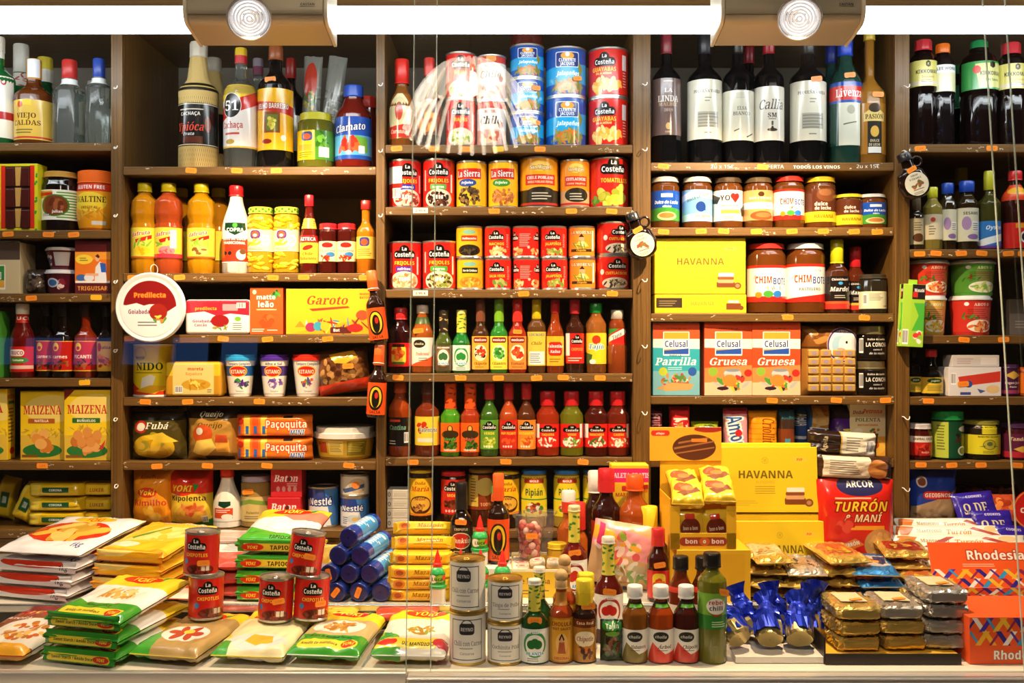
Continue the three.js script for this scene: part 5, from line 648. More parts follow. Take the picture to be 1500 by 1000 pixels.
{
  const s = D4[1], cream = '#6a3a14', J = (x, w, h, cap, l, label, o = {}) => jar(s, x, w, h, { p: [0.8, 0.88, 0.88, 0.9, 0.94], c: cream, cap, l, ...o }, label);
  J(974, 42, 75, '#d4d4d0', [0.14, 0.72, lecheBlue], 'caramel jar with white lid and dark blue label');
  J(1021, 44, 75, '#d8d8d4', [0.13, 0.74, (d) => d.bg('#7ab0dc').p([[0, 20], [40, 0], [100, 10], [100, 30], [40, 24], [0, 40]], '#d0e0ee').t('DULCE DE LECHE', 46, 24, 12, '#2a4a2a', { w: 80, rot: -0.3 }).e(54, 54, 16, 16, '#1f3f8a').p([[44, 60], [66, 44], [70, 66]], '#1f3f8a').p([[0, 80], [60, 72], [100, 86], [100, 100], [0, 100]], '#a8cae4').t('San Ignacio', 64, 82, 12, '#d8a83c', { w: 56 })], 'caramel jar with white lid and light blue label');
  J(1066, 43, 74, '#4a3a28', [0.14, 0.74, (d) => d.bg('#e6e2d6').p([[0, 10], [16, 24], [4, 44], [0, 40]], '#221a14').p([[100, 40], [86, 60], [94, 84], [100, 80]], '#221a14').t('YO', 32, 26, 25, '#26201c', { w: 34 }).e(58, 20, 9, 9, '#d02a24').e(72, 20, 9, 9, '#d02a24').p([[50, 24], [80, 24], [65, 42]], '#d02a24').t('DULCE DE LECHE', 48, 50, 8, '#26201c', { w: 58 }).r(18, 64, 66, 12, '#d8a04a').lines(28, 84, 44, 2, 6)], 'caramel jar with heart on white label');
  J(1110, 43, 74, '#5a4a34', [0.15, 0.74, (d) => d.bg('#c8945a').r(0, 40, 100, 22, '#dce4e8').t('DOÑA PRIOLO', 50, 26, 11, '#f4e8d0', { s: 1, w: 80 }).e(50, 14, 10, 8, '#4a2c14').t('Dulce de Leche', 52, 52, 13, '#2a5a9a', { i: 1, w: 80 }).e(54, 84, 40, 15, '#8a5028').e(58, 82, 26, 8, '#b07040')], 'caramel jar with tan label and dark lid');
  J(1155, 45, 76, '#d8342c', [0.16, 0.74, (d) => { chimbote(0)(d); }], 'caramel jar with red lid and white label');
  J(1201, 45, 75, '#e0c02c', [0.12, 0.84, (d) => d.bg('#5c2e18').e(60, 28, 34, 18, '#7a4626').e(54, 22, 20, 9, '#93603a').t('dulce', 40, 52, 13, '#f4ece0').t('de leche', 46, 64, 12, '#f4ece0', { w: 52 }).r(0, 72, 100, 28, '#e8c828').t('HAVANNA', 50, 85, 13, '#7a5a10', { w: 64 })], 'tall caramel jar with yellow lid and brown yellow label');
  J(1243, 41, 50, '#d8c02c', [0.1, 0.82, (d) => d.bg('#5c2e18').t('dulce', 40, 30, 17, '#f4ece0').t('de leche', 46, 46, 15, '#f4ece0', { w: 56 }).r(0, 60, 100, 40, '#e8c828').t('HAVANNA', 48, 78, 17, '#7a5a10', { w: 70 })], 'short caramel jar with yellow lid');
  J(1284, 42, 50, '#d0d0cc', [0.12, 0.74, (d) => lecheBlue(d)], 'short caramel jar with white lid and blue label');
}
{
  const s = D4[2];
  const o = box(s, 1023, 133, 27, 0.055, (d) => d.bg('#e9c81c').r(2, 18, 28, 52, '#3a2a1c').lines(5, 32, 20, 3, 12, '#9a8a5a').t('HAVANNA', 52, 48, 30, '#c8942a', { w: 26 }).rb(78, 46, 16, 34, '#7a3c16', 4).rb(80, 30, 12, 14, '#f0e4d4', 4).e(94, 70, 3, 12, '#7a4420'), 'flat yellow cake box under a large yellow box');
  box(s, 1023, 133, 85, 0.045, alfajorBox, 'large yellow cake box standing on a flat yellow box', { r: 0.003, on: o });
  jar(s, 1122, 57, 102, { p: [0.82, 0.9, 0.88, 0.92, 0.92], c: '#6a3812', cap: '#d0302c', l: [0.16, 0.68, chimbote(0)] }, 'large caramel jar with red lid');
  jar(s, 1179, 57, 102, { p: [0.82, 0.9, 0.88, 0.92, 0.92], c: '#6a3812', cap: '#d8dcde', l: [0.16, 0.7, chimbote(1)] }, 'large caramel jar with white lid');
  const mar = (c) => (d) => d.bg('#1c1616').r(0, 84, 100, 16, '#d8342a').r(0, 76, 100, 8, c).t('Chimichurri', 50, 10, 9, '#e8e4da', { w: 88 }).e(50, 22, 9, 5, '#3a9ad8').t('Mardel', 50, 40, 18, '#f4f0ea', { i: 1, s: 1, w: 84 }).lines(26, 58, 50, 2, 6, '#c8c0b0');
  bottle(s, 1253, 30, 98, { p: [0.52, 0.72, 0.46, 0.7, 0.54], c: '#5a2410', cap: '#c8242e', b: 0.03, l: [0.06, 0.48, mar('#f0a83c')] }, 'chimichurri bottle with red cone cap');
  bottle(s, 1226, 35, 108, { p: [0.52, 0.7, 0.46, 0.68, 0.54], c: '#4a2410', cap: '#c8c81c', l: [0.06, 0.5, mar('#e8582c')] }, 'chimichurri bottle with lime cone cap');
  jar(s, 1285, 40, 57, { p: 'widejar', c: '#2a2418', cap: '#3a3428', l: [0.12, 0.56, (d) => d.bg('#d8d4b4').lines(24, 14, 50, 6, 7).bar(2, 16, 16, 60).t('CHIM', 86, 84, 12, '#2a2a20', {})] }, 'low dark jar with pale green label');
}
{
  const s = D4[3], veg = ['#e8762c', '#4a9a3a', '#d8c83c', '#c83a2a', '#3a2a3a', '#b8b8b8'];
  box(s, 988, 68, 111, 0.055, (d) => { saltBox('#7ab8c4', '#2fa8b8', 'Parrilla')(d); d.t('PARA LA', 48, 45, 4, '#1c5a6a', {}).e(22, 67, 9, 6, '#b8c83a').e(84, 67, 9, 6, '#2a5ab0').food(50, 80, 40, 10, ['#a86a3c', '#c88a4a', '#c83a2a', '#4a8a3a', '#e8d8b0'], 34, 0.2).p([[6, 90], [40, 82], [88, 84], [80, 92], [30, 94]], '#c8a060'); }, 'turquoise salt carton beside two orange ones', { flap: 1 });
  const gru = (d) => { saltBox('#f0c8a0', '#ee4a1e', 'Gruesa')(d); d.p([[0, 62], [100, 58], [100, 80], [0, 82]], '#f08a4a').e(18, 67, 9, 6, '#8ab83a').e(90, 69, 8, 5, '#d8281f').e(58, 70, 18, 7, '#c4c8cc').e(58, 65, 16, 2.4, '#8a9096').food(54, 82, 42, 10, veg, 24, 0.26).e(52, 79, 15, 8, '#ee8a34').e(38, 90, 12, 2.5, '#2a1c2a'); };
  box(s, 1063, 71, 111, 0.055, gru, 'orange coarse salt carton next to the turquoise one', { flap: 1, yaw: 0.05 });
  box(s, 1133, 70, 109, 0.055, gru, 'orange coarse salt carton beside the candy bag', { flap: 1 });
  const g = bag(s, 1214, 82, 101, 0.05, (d) => { d.bg('#a87a34').r(0, 0, 100, 30, '#7a4a1c').food(40, 14, 50, 12, ['#8a5a24', '#6a3c14', '#b08040'], 16, 0.4).r(0, 30, 100, 3, '#4a2c10').e(70, 28, 29, 25, '#e8e4ea').ring(70, 28, 27, 23, '#4a2a6a', 5).e(68, 28, 18, 16, '#a8cce0').e(74, 28, 12, 13, '#f0ece8').e(66, 38, 10, 6, '#e8a08a').t('LA VACA LECHERA', 70, 9, 5, '#4a2a5a', { w: 44 }).e(76, 24, 2, 2, '#222').p([[46, 50], [76, 42], [78, 47], [48, 55]], '#e87a2c'); }, 'clear bag of square milk candies with round cow badge', { sealc: '#8a5a24', wr: 0.04, pe: 6 });
  for (let r = 0; r < 5; r++) for (let q = 0; q < 4; q++) { const b = part('candy', roundBox(0.026, 0.017, 0.012, 0.003), mat('#b9934c', 0.35), g); b.position.set(-0.043 + q * 0.0285, 0.018 + r * 0.0205, 0.0215); const e = part('candy_print', new THREE.CircleGeometry(0.0062, 14), mat('#9a86a0', 0.5), b); e.scale.y = 0.7; e.position.z = 0.0062; }
  const con = (d) => d.bg('#15110e').bar(2, 10, 14, 70).t('Dulce de Leche', 58, 14, 13, '#f0ece4', { w: 60 }).t('LA CONCHA', 60, 42, 26, '#f4f0ea', { w: 74 }).t('como el', 60, 64, 12, '#ddd', { w: 34 }).t('de tu madre', 60, 82, 14, '#ddd', { i: 1, w: 60 });
  const o = jar(s, 1287, 46, 50, { p: [0.72, 0.76, 0.9, 0.76, 0.94], c: '#1c120c', cap: '#b8a878', cm: mat('#b0a47c', 0.3, 0.8), l: [0.1, 0.7, con] }, 'black caramel jar with silver lid, lower of two');
  jar(s, 1287, 46, 50, { p: [0.72, 0.76, 0.9, 0.76, 0.94], c: '#1c120c', cap: '#b8a878', cm: mat('#b0a47c', 0.3, 0.8), l: [0.1, 0.7, con], on: o }, 'black caramel jar with silver lid stacked on its twin');
}
{
  const s = D4[4], P = (x, w, h, art, label, o = {}) => bag(s, x, w, h, o.t || 0.045, art, label, { noseal: 1, pe: 6, wr: 0.08, name: 'biscuit_packet', cat: 'packet', ...o });
  P(961, 17, 72, (d) => d.bg('#4a1420').t('Frutigran', 50, 40, 30, '#c88a98', { rot: 1.57, w: 60 }), 'dark plum biscuit packet beside the post');
  P(995, 30, 74, (d) => d.bg('#d0242c').r(16, 22, 68, 78, '#f0e8de').t('Sonrisas', 50, 58, 50, '#c8202a', { rot: 1.57, w: 66 }).food(50, 38, 20, 10, ['#e8b870', '#c88a40'], 4, 0.6).rb(60, 26, 22, 10, '#c8202a', 2), 'red and cream smiley biscuit packet');
  P(1032, 40, 52, (d) => d.bg('#8a9a1c').food(50, 50, 44, 44, ['#c8d03a', '#4a5a14', '#e8e04a', '#2a2a14'], 26, 0.24), 'lime green snack packet behind the cake boxes', { t: 0.05 });
  P(1077, 36, 72, (d) => d.bg('#e8a0b8').r(0, 0, 100, 12, '#b83a50').t('Amor', 46, 46, 42, '#2a5aa8', { rot: 1.4, k: '#fff', w: 62 }).e(56, 50, 14, 7, '#c8242c').food(50, 86, 40, 10, ['#e8c83a', '#d85a8a', '#f0e0d0'], 10, 0.4), 'pink wafer packet with blue lettering');
  P(1117, 42, 68, (d) => { d.bg('#f0a01c'); for (let i = 0; i < 9; i++) d.r(0, 4 + i * 11, 100, 2, '#d8840f'); d.t('Criollitas', 62, 50, 34, '#8a3a10', { rot: 1.57, s: 1, i: 1, w: 68 }); }, 'orange ribbed cracker packet');
  P(1151, 24, 70, (d) => d.bg('#3a2a24').r(0, 40, 100, 60, '#7a3a1c').r(30, 60, 34, 24, '#4a8aa8').r(0, 0, 100, 20, '#1c4a5a'), 'brown and teal packet beside the cracker packets');
  P(1172, 16, 84, (d) => d.bg('#1f4fa0').t('AGUA', 50, 28, 30, '#e8eef4', { rot: 1.57, w: 24 }).r(0, 60, 100, 6, '#e8eef4'), 'narrow blue cracker packet', { b: 0.036 });
  P(1197, 34, 84, (d) => d.bg('#d09a48').food(60, 30, 40, 30, ['#e0b468', '#b87c30', '#e8c480'], 16, 0.4).p([[0, 0], [22, 0], [10, 100], [0, 100]], '#2a5aa8').t('inas', 52, 62, 40, '#2a4a9a', { rot: 1.57, i: 1, k: '#fff', w: 36 }), 'golden wafer packet with blue lettering', { b: 0.036 });
  P(1236, 40, 80, (d) => d.bg('#4a1f8a').r(0, 0, 100, 26, '#241a2c').t('vinas', 62, 66, 36, '#e8d83a', { rot: 1.57, i: 1, w: 44 }), 'purple biscuit packet with yellow lettering', { b: 0.036 });
  box(s, 1283, 52, 86, 0.05, (d) => d.bg('#eadfb4').t('Doña', 24, 16, 9, '#6a2a1c', { i: 1, s: 1, w: 30 }).t('Petrona', 64, 14, 11, '#c8281f', { i: 1, s: 1, w: 54 }).t('POLENTA', 50, 30, 10, '#3a3228', { s: 1, w: 70 }).t('INSTANTÁNEA', 50, 40, 5, '#c8682c', { w: 64 }).e(24, 52, 12, 6, '#f4f0e0').food(70, 50, 14, 5, ['#3a8a3a', '#d88a2c', '#c83a2a'], 8, 0.4).r(0, 62, 100, 38, '#e8a83c').e(54, 82, 44, 18, '#f0c04a').e(58, 78, 24, 10, '#d8581f').e(66, 74, 8, 5, '#3a8a3a'), 'pale yellow polenta carton', { b: 0.036 });
}

// ---------- bay 5 (asian sauces and pastes) ----------
{
  const s = E[0], sp = [[0.001, 0], [0.86, 0], [0.92, 0.03], [0.98, 0.06], [0.92, 0.12], [0.97, 0.16], [0.9, 0.3], [0.98, 0.44], [0.9, 0.48], [1, 0.52], [0.98, 0.78], [0.86, 0.83, 4], [0.5, 0.9, 4], [0.48, 0.93]];
  bottle(s, 1352, 40, 156, { prof: sp, p: [0, 0, 0, 0.9, 0.62], c: '#14090a', cap: '#c8323a', l: [0.55, 0.79, kik('#d8d070', 'Sojasauce')] }, 'soy sauce bottle with red cap and yellow label beside orange cap', 'soy_bottle');
  bottle(s, 1381, 34, 150, { prof: sp, p: [0, 0, 0, 0.91, 0.6], c: '#171012', cap: '#e8721c', l: [0.52, 0.78, (d) => d.bg('#d8d8a8').r(0, 0, 100, 30, '#e8ecec').t('LEE WONG', 50, 15, 15, '#3a3a3a', { w: 90 }).t('生抽', 50, 66, 40, '#2a1c14', {})] }, 'soy sauce bottle with orange cap', 'soy_bottle');
  bottle(s, 1407, 34, 130, { prof: sp, p: [0, 0, 0, 0.9, 0.6], b: 0.1, c: '#171012', cap: '#1c8a4a', l: [0.5, 0.76, '#3a9a6a'] }, 'soy sauce bottle with dark green cap at the back', 'soy_bottle');
  bottle(s, 1434, 54, 156, { prof: sp, p: [0, 0, 0, 0.9, 0.46], c: '#14090a', cap: '#1c8a4a', l: [0.52, 0.78, (d) => { d.bg('#3a9a4a'); d.p([[20, 10], [100, 4], [100, 90], [30, 96]], '#dcdc8a'); d.e(24, 30, 10, 14, '#d83a2a').t('KIKKOMAN', 64, 44, 20, '#2b2418', { w: 66 }).t('Soy Sauce', 66, 66, 12, '#3a6a3a', { w: 50 }).p([[58, 6], [66, 2], [74, 6], [74, 20], [66, 26], [58, 20]], '#2b2418'); }] }, 'large soy sauce bottle with green cap and green label', 'soy_bottle');
  bottle(s, 1481, 42, 152, { prof: sp, p: [0, 0, 0, 0.89, 0.64], c: '#14090a', cap: '#c8323a', l: [0.54, 0.78, kik('#d8d070', 'Soy Sauce')] }, 'soy sauce bottle with red cap beside the large green one', 'soy_bottle');
}
{
  const s = E[1], ses = (t, c) => (d) => d.bg('#d8d8be').t(t, 50, 16, 12, c, { w: 80 }).rb(54, 40, 40, 30, '#e8ece8', 2).e(30, 46, 20, 20, '#a88ab8').lines(56, 46, 34, 4, 6).e(60, 86, 26, 8, '#8a6aa8');
  bottle(s, 1342, 20, 76, { p: 'small', c: '#3a2c1c', cap: '#6a5a44', l: [0.1, 0.6, (d) => d.bg('#b8b090').e(50, 74, 40, 16, '#5a3a20').lines(20, 16, 60, 4, 9)] }, 'small brown sauce bottle beside the post');
  bottle(s, 1366, 27, 92, { p: [0.66, 0.82, 0.5, 0.84, 0.54], c: '#a89a48', cap: '#c8cc2c', l: [0.16, 0.56, (d) => d.bg('#dad2b4').t('米', 72, 26, 30, '#a83a2a').t('酢', 72, 62, 30, '#3a2418').e(34, 22, 12, 9, '#c84a3a').lines(14, 46, 34, 4, 10)] }, 'pale rice vinegar bottle with lime cap', 'vinegar_bottle');
  bottle(s, 1388, 24, 98, { p: [0.7, 0.8, 0.6, 0.84, 0.7], c: '#33260f', cap: '#1f48b0', b: 0.005, l: [0.14, 0.6, ses('生', '#2a5a3a')] }, 'sesame oil bottle with blue cap beside rice vinegar', 'oil_bottle');
  bottle(s, 1416, 32, 101, { p: [0.66, 0.82, 0.54, 0.84, 0.66], c: '#33260f', cap: '#1f48b0', l: [0.12, 0.6, ses('SESAME', '#4a4a3a')] }, 'larger sesame oil bottle with blue cap', 'oil_bottle');
  bottle(s, 1408, 30, 126, { p: 'sauce', b: 0.11, c: '#4a3c14', cap: '#a8901c' }, 'brown bottle with ochre cap behind the sesame oil', 'oil_bottle');
  bottle(s, 1449, 31, 116, { p: [0.58, 0.72, 0.4, 0.76, 0.48], c: '#4a4a1c', cap: '#b8b82c', l: [0.02, 0.36, (d) => d.bg('#2f7ac8').p([[0, 70], [100, 40], [100, 66], [0, 96]], '#e8f0f4').r(0, 90, 100, 10, '#6a3a9a').t('Oyster', 56, 24, 20, '#e8f0f8', { i: 1 })] }, 'olive bottle with lime cap and bright blue label', 'sauce_bottle');
  bottle(s, 1487, 36, 116, { p: [0.66, 0.84, 0.44, 0.88, 0.54], c: '#3a1410', cap: '#d0282c', l: [0.02, 0.34, (d) => d.bg('#d8281f').r(30, 4, 70, 18, '#e8a02c').e(64, 56, 18, 22, '#e8e8e8').e(64, 56, 12, 15, '#2a2a2a')], n: [0.62, 0.82, (d) => d.bg('#e0441c').e(50, 40, 20, 24, '#f0b02c')] }, 'dark oyster sauce bottle with red cap and red label', 'sauce_bottle');
}
{
  const s = E[2], red = ['#e8703a', '#f0a860', '#d84a2a'];
  const a = tub(s, 1360, 50, 57, tubArt('#e0b84a', '#f4f0d8', ['#e8c04a', '#f0d880', '#d8a02c']), '#e6e8e6', 'yellow curry paste tub with white lid', { body: '#d8b04a', q: 0.84, lh: 0.11 });
  tub(s, 1360, 57, 57, tubArt('#d8402a', '#f8e8d8', red), '#e6e8e6', 'red curry paste tub on the yellow curry tub', { body: '#d8402a', on: a, q: 0.86, lh: 0.11 });
  const b = tub(s, 1421, 60, 57, tubArt('#d0342a', '#f8e8d8', red), '#e6e8e6', 'red curry paste tub under the green curry tub', { body: '#d0342a', q: 0.86, lh: 0.11 });
  tub(s, 1424, 65, 57, tubArt('#5aa03a', '#f0f4d8', ['#c8d870', '#8ab84a', '#e8ecb0']), '#e6e8e6', 'green curry paste tub on a red curry tub', { body: '#5aa03a', on: b, q: 0.86, lh: 0.11 });
  box(s, 1490, 40, 52, 0.06, (d) => d.bg('#4a4440').r(0, 40, 100, 60, '#6a625c').lines(20, 60, 60, 3, 8, '#9a928a'), 'grey brown carton beside the curry tubs', { b: 0.04 });
}
{
  const s = E[3], dk = (d) => d.bg('#d8b83a').e(50, 22, 34, 16, '#2a4a24').t('Japan', 50, 22, 14, '#e8e8c8', {}).lines(16, 52, 68, 4, 9);
  bottle(s, 1338, 22, 70, { p: 'squat', c: '#120c0a', cap: '#1a1412', b: 0.01, l: [0.08, 0.4, dk] }, 'dark small soy bottle with yellow label beside the post');
  bottle(s, 1364, 32, 68, { p: [0.4, 0.72, 0.4, 0.84, 0.5], c: '#160d0b', cap: '#b8282c', l: [0.06, 0.4, dk] }, 'dark teriyaki bottle with red cap');
  const o = box(s, 1420, 76, 42, 0.06, (d) => d.bg('#e2e0e4').p([[18, 34], [98, 14], [98, 50], [22, 66]], '#d03a2a').t('ツヤやだしの素', 60, 40, 16, '#fff', { w: 70, rot: -0.1 }).e(38, 58, 7, 12, '#2f4fa0').e(84, 76, 13, 14, '#e8c890').p([[54, 74], [70, 82], [60, 90]], '#4a5a9a').rb(22, 86, 20, 9, '#3a4a9a', 1).bar(4, 20, 10, 40), 'white stock powder carton with red slanted banner', { st: 0.42, sx: -0.45 });
  box(s, 1422, 68, 17, 0.055, (d) => d.bg('#d6d4d8').lines(10, 30, 40, 3, 18, '#b8a0a8').rb(60, 20, 34, 60, '#e8e6ea', 2), 'low white carton lying on the stock powder carton', { on: o });
  jar(s, 1478, 27, 46, { p: 'widejar', c: '#3a1a34', cap: '#4a2a58', l: [0.06, 0.82, (d) => d.bg('#4a1c4c').p([[50, 4], [90, 22], [50, 38], [10, 22]], '#d8b04a').t('Rogan Josh', 50, 54, 12, '#f0e4c8', { w: 84 }).t('Paste', 50, 68, 11, '#f0e4c8', {}).r(0, 82, 100, 14, '#a83a6a')] }, 'purple curry paste jar with diamond badge');
  jar(s, 1502, 22, 42, { p: 'widejar', c: '#a84a14', cap: '#d8601c', l: [0.1, 0.8, '#e0701c'] }, 'orange paste jar beside the purple one');
}
{
  const s = E[4];
  jar(s, 1347, 34, 52, { p: [0.74, 0.82, 0.88, 0.86, 0.94], c: '#4a100c', cap: '#d0cdd4', l: [0.12, 0.66, (d) => d.bg('#b8241f').r(0, 0, 100, 32, '#e0dcd4').t('SAMBAL OELEK', 50, 16, 15, '#3a1814', { w: 92 }).food(50, 60, 34, 16, ['#d8402a', '#8a1a14'], 8, 0.4).t('Badjak', 56, 82, 12, '#f0c8b8', {})] }, 'red chilli paste jar with white lid');
  bottle(s, 1388, 44, 70, { p: [0.82, 0.84, 0.96, 0.82, 1], c: '#123c28', cap: '#1c8a44', l: [0.04, 0.78, (d) => d.bg('#164a30').r(0, 0, 36, 100, '#b8c84a').lines(4, 10, 26, 9, 8).e(84, 20, 20, 8, '#d8d8d0').food(66, 46, 14, 12, ['#2a1a14', '#4a2a1c'], 6, 0.5).e(78, 80, 17, 13, '#e8e4d4').e(78, 80, 12, 9, '#6a8a4a'), 100] }, 'dark green plastic jar with green lid', 'plastic_jar', 'jar');
  jar(s, 1437, 52, 56, { p: [0.82, 0.88, 0.9, 0.9, 0.94], c: '#20180c', cap: '#8a8a3c', l: [0.14, 0.64, (d) => d.bg('#d8d02c').t('MAESTRO ASADOR', 50, 10, 12, '#3a3010', { w: 90 }).e(52, 50, 17, 24, '#b8b03c').ring(52, 50, 17, 24, '#5a5018', 2).e(52, 46, 8, 11, '#5a6a3a').p([[24, 60], [40, 54], [40, 62]], '#5a6a3a').p([[80, 60], [64, 54], [64, 62]], '#5a6a3a').lines(34, 82, 36, 2, 7)], n: [0.66, 0.9, (d) => d.bg('#20180c').r(44, 0, 14, 100, '#d8d02c')] }, 'dark jar with bright yellow label and paper seal');
  jar(s, 1488, 40, 52, { p: [0.8, 0.86, 0.9, 0.88, 0.95], c: '#4a1420', cap: '#4a2a58', l: [0.06, 0.72, (d) => d.bg('#5a1c40').t('Tandoori', 48, 22, 20, '#f0dca8', { i: 1, s: 1 }).r(0, 74, 100, 26, '#b8283a').p([[50, 50], [80, 64], [50, 78], [20, 64]], '#d8b04a')] }, 'tandoori paste jar with purple lid');
}
{
  const s = E[5];
  bag(s, 1366, 68, 88, 0.05, (d) => d.bg('#b89a78').p([[0, 0], [100, 0], [100, 30], [60, 48], [0, 64]], '#1c3fa8').e(20, 20, 11, 10, '#e8e0d8').e(20, 20, 8, 7, '#8a4a34').rb(22, 36, 62, 14, '#c8281f', 6).t('GEDIGNOS', 53, 43, 10, '#f4f0ea', { w: 56 }).food(40, 80, 36, 14, ['#a88a6a', '#c8ac8c', '#8a6a50'], 20, 0.26), 'blue and beige bread crumb bag', { sealc: '#1c3fa8', b: 0.01 });
  for (const [x, y, lab] of [[1440, 0, 'dark red packet lying flat at the back, lower of two'], [1446, 1, 'dark red packet lying on its twin at the back']]) bag(s, x, 92, 24, 0.06, (d) => d.bg('#5a1614').food(50, 50, 48, 40, ['#7a1c18', '#3a0e0c', '#8a3a20'], 14, 0.4), lab, { noseal: 1, b: 0.14, pe: 7, on: y ? { top: s.y + 0.04 } : null, name: 'biscuit_packet', cat: 'packet' });
}

// ---------- goods hanging from the posts ----------
function syrupFlask(px, py, tilt, label) {
  const g = thing('syrup_flask', label, 'bottle'), z = 0.036, R = 0.037;
  const body = new THREE.LatheGeometry(profile([[0.001, -R], [R * 0.55, -R * 0.96], [R * 0.86, -R * 0.62, 3], [R, -0.05 * R, 4], [R * 0.84, R * 0.6, 4], [R * 0.36, R * 1.05, 5], [R * 0.32, R * 1.5]]).map(([r, y]) => new THREE.Vector2(r, y)), 32); body.scale(1, 1, 0.5);
  part('body', body, gloss('#1c0d08'), g);
  part('cap', lathe([[R * 0.42, R * 1.46], [R * 0.42, R * 1.9], [R * 0.38, R * 1.96], [0.001, R * 1.96]], 20), plastic('#14151a'), g);
  const lp = part('handle', new THREE.TorusGeometry(R * 0.3, R * 0.08, 8, 20), gloss('#2a1a12'), g); lp.position.set(R * 0.62, R * 1.2, 0);
  const c = cell((d) => d.bg('#dcd6bc').t('SIROP', 50, 14, 10, '#3a3024', { s: 1, w: 50 }).t("D'ÉRABLE", 50, 28, 10, '#3a3024', { s: 1, w: 70 }).food(50, 56, 26, 16, ['#b85a2c', '#8a4a2c', '#6a6a3a'], 12, 0.4).r(28, 72, 44, 3, '#6a4a2a').lines(26, 84, 48, 2, 6), 40, 40), ls = new THREE.CircleGeometry(R * 0.74, 32); remap(ls, c);
  { const p = ls.attributes.position; for (let i = 0; i < p.count; i++) { const q = Math.hypot(p.getX(i), p.getY(i)) / R; p.setZ(i, 0.5 * R * Math.sqrt(Math.max(0, 1 - q * q * 0.8)) + 0.0025); } }
  part('label', ls, printMat(c), g).position.y = -R * 0.12;
  stickerOn(g, 0, R * 0.82, R * 0.42, 0.2, 0.9);
  const th = part('thread', new THREE.TorusGeometry(0.012, 0.0007, 5, 20), plastic('#e8e4d8'), g); th.position.set(R * 0.1, R * 1.75, 0.004); th.rotation.y = 1.2;
  g.position.set(X(px, z), Y(py, z), z); g.rotation.z = tilt;
}
syrupFlask(939, 356, 0.32, 'dark syrup flask hanging from the post beside the red cans');
syrupFlask(1338, 268, 0.34, 'dark syrup flask hanging from the post under the soy sauces');
const orangeBird = (d) => d.bg('#e8521c').e(50, 48, 40, 38, '#1a1612').e(50, 46, 32, 32, '#e8c02c').e(50, 50, 20, 28, '#1a1612').e(54, 40, 9, 10, '#c82a20').t('SALSA', 50, 92, 12, '#2a1a10', {});
for (const [px, top, tilt, label] of [[556, 396, 0.12, 'hot sauce bottle with orange label tied highest on the post'], [550, 505, -0.06, 'hot sauce bottle with orange label tied lower on the post']]) {
  const k = K(0.03), o = bottle({ y: Y(top + 106, 0.03), tier: 1 }, px, 27, 106, { z: 0.03, p: [0.52, 0.68, 0.44, 0.72, 0.56], c: '#2a120a', cap: '#e86a2c', cap2: '#e8561c', l: [0.04, 0.48, orangeBird], tilt, on: { top: Y(top + 106, 0.03) } }, label);
  const t = part('string', new THREE.TorusGeometry(0.0125, 0.0014, 6, 24), plastic('#d8d2c0'), o); t.rotation.x = 1.45; t.position.y = 106 * k * 0.74;
}
{
  const z = 0.03, g = thing('condiment_carton', 'lime green wasabi carton hanging on the post', 'box'), k = K(z), W = 33 * k, H = 92 * k, c = cell((d) => d.bg('#9ccc3a').r(0, 0, 40, 100, '#a4d040').r(42, 0, 58, 24, '#1c1816').rb(44, 12, 22, 9, '#c8281f', 1).t('Wasabi', 72, 10, 7, '#fff', { w: 44 }).p([[50, 30], [100, 30], [100, 74], [46, 74], [74, 50]], '#4ab03a').t('わ', 60, 36, 17, '#12180e').t('さ', 66, 51, 17, '#12180e').t('び', 62, 66, 17, '#12180e').food(72, 84, 24, 9, ['#d83a34', '#f0ece0', '#8ab83a', '#e8b0a8'], 10, 0.5).bar(6, 72, 26, 24), 33, 92);
  const b = part('carton', printedBox(W, H, 0.024, c, c, c), printMat(c, 'card'), g); b.position.y = H / 2;
  const tab = part('hang_tab', roundBox(W * 0.4, 0.012, 0.001, 0.0004), plastic('#9ccc3a'), g); tab.position.y = H + 0.005;
  g.position.set(X(1335, z), Y(508, z), z - 0.01); g.rotation.z = -0.05;
}

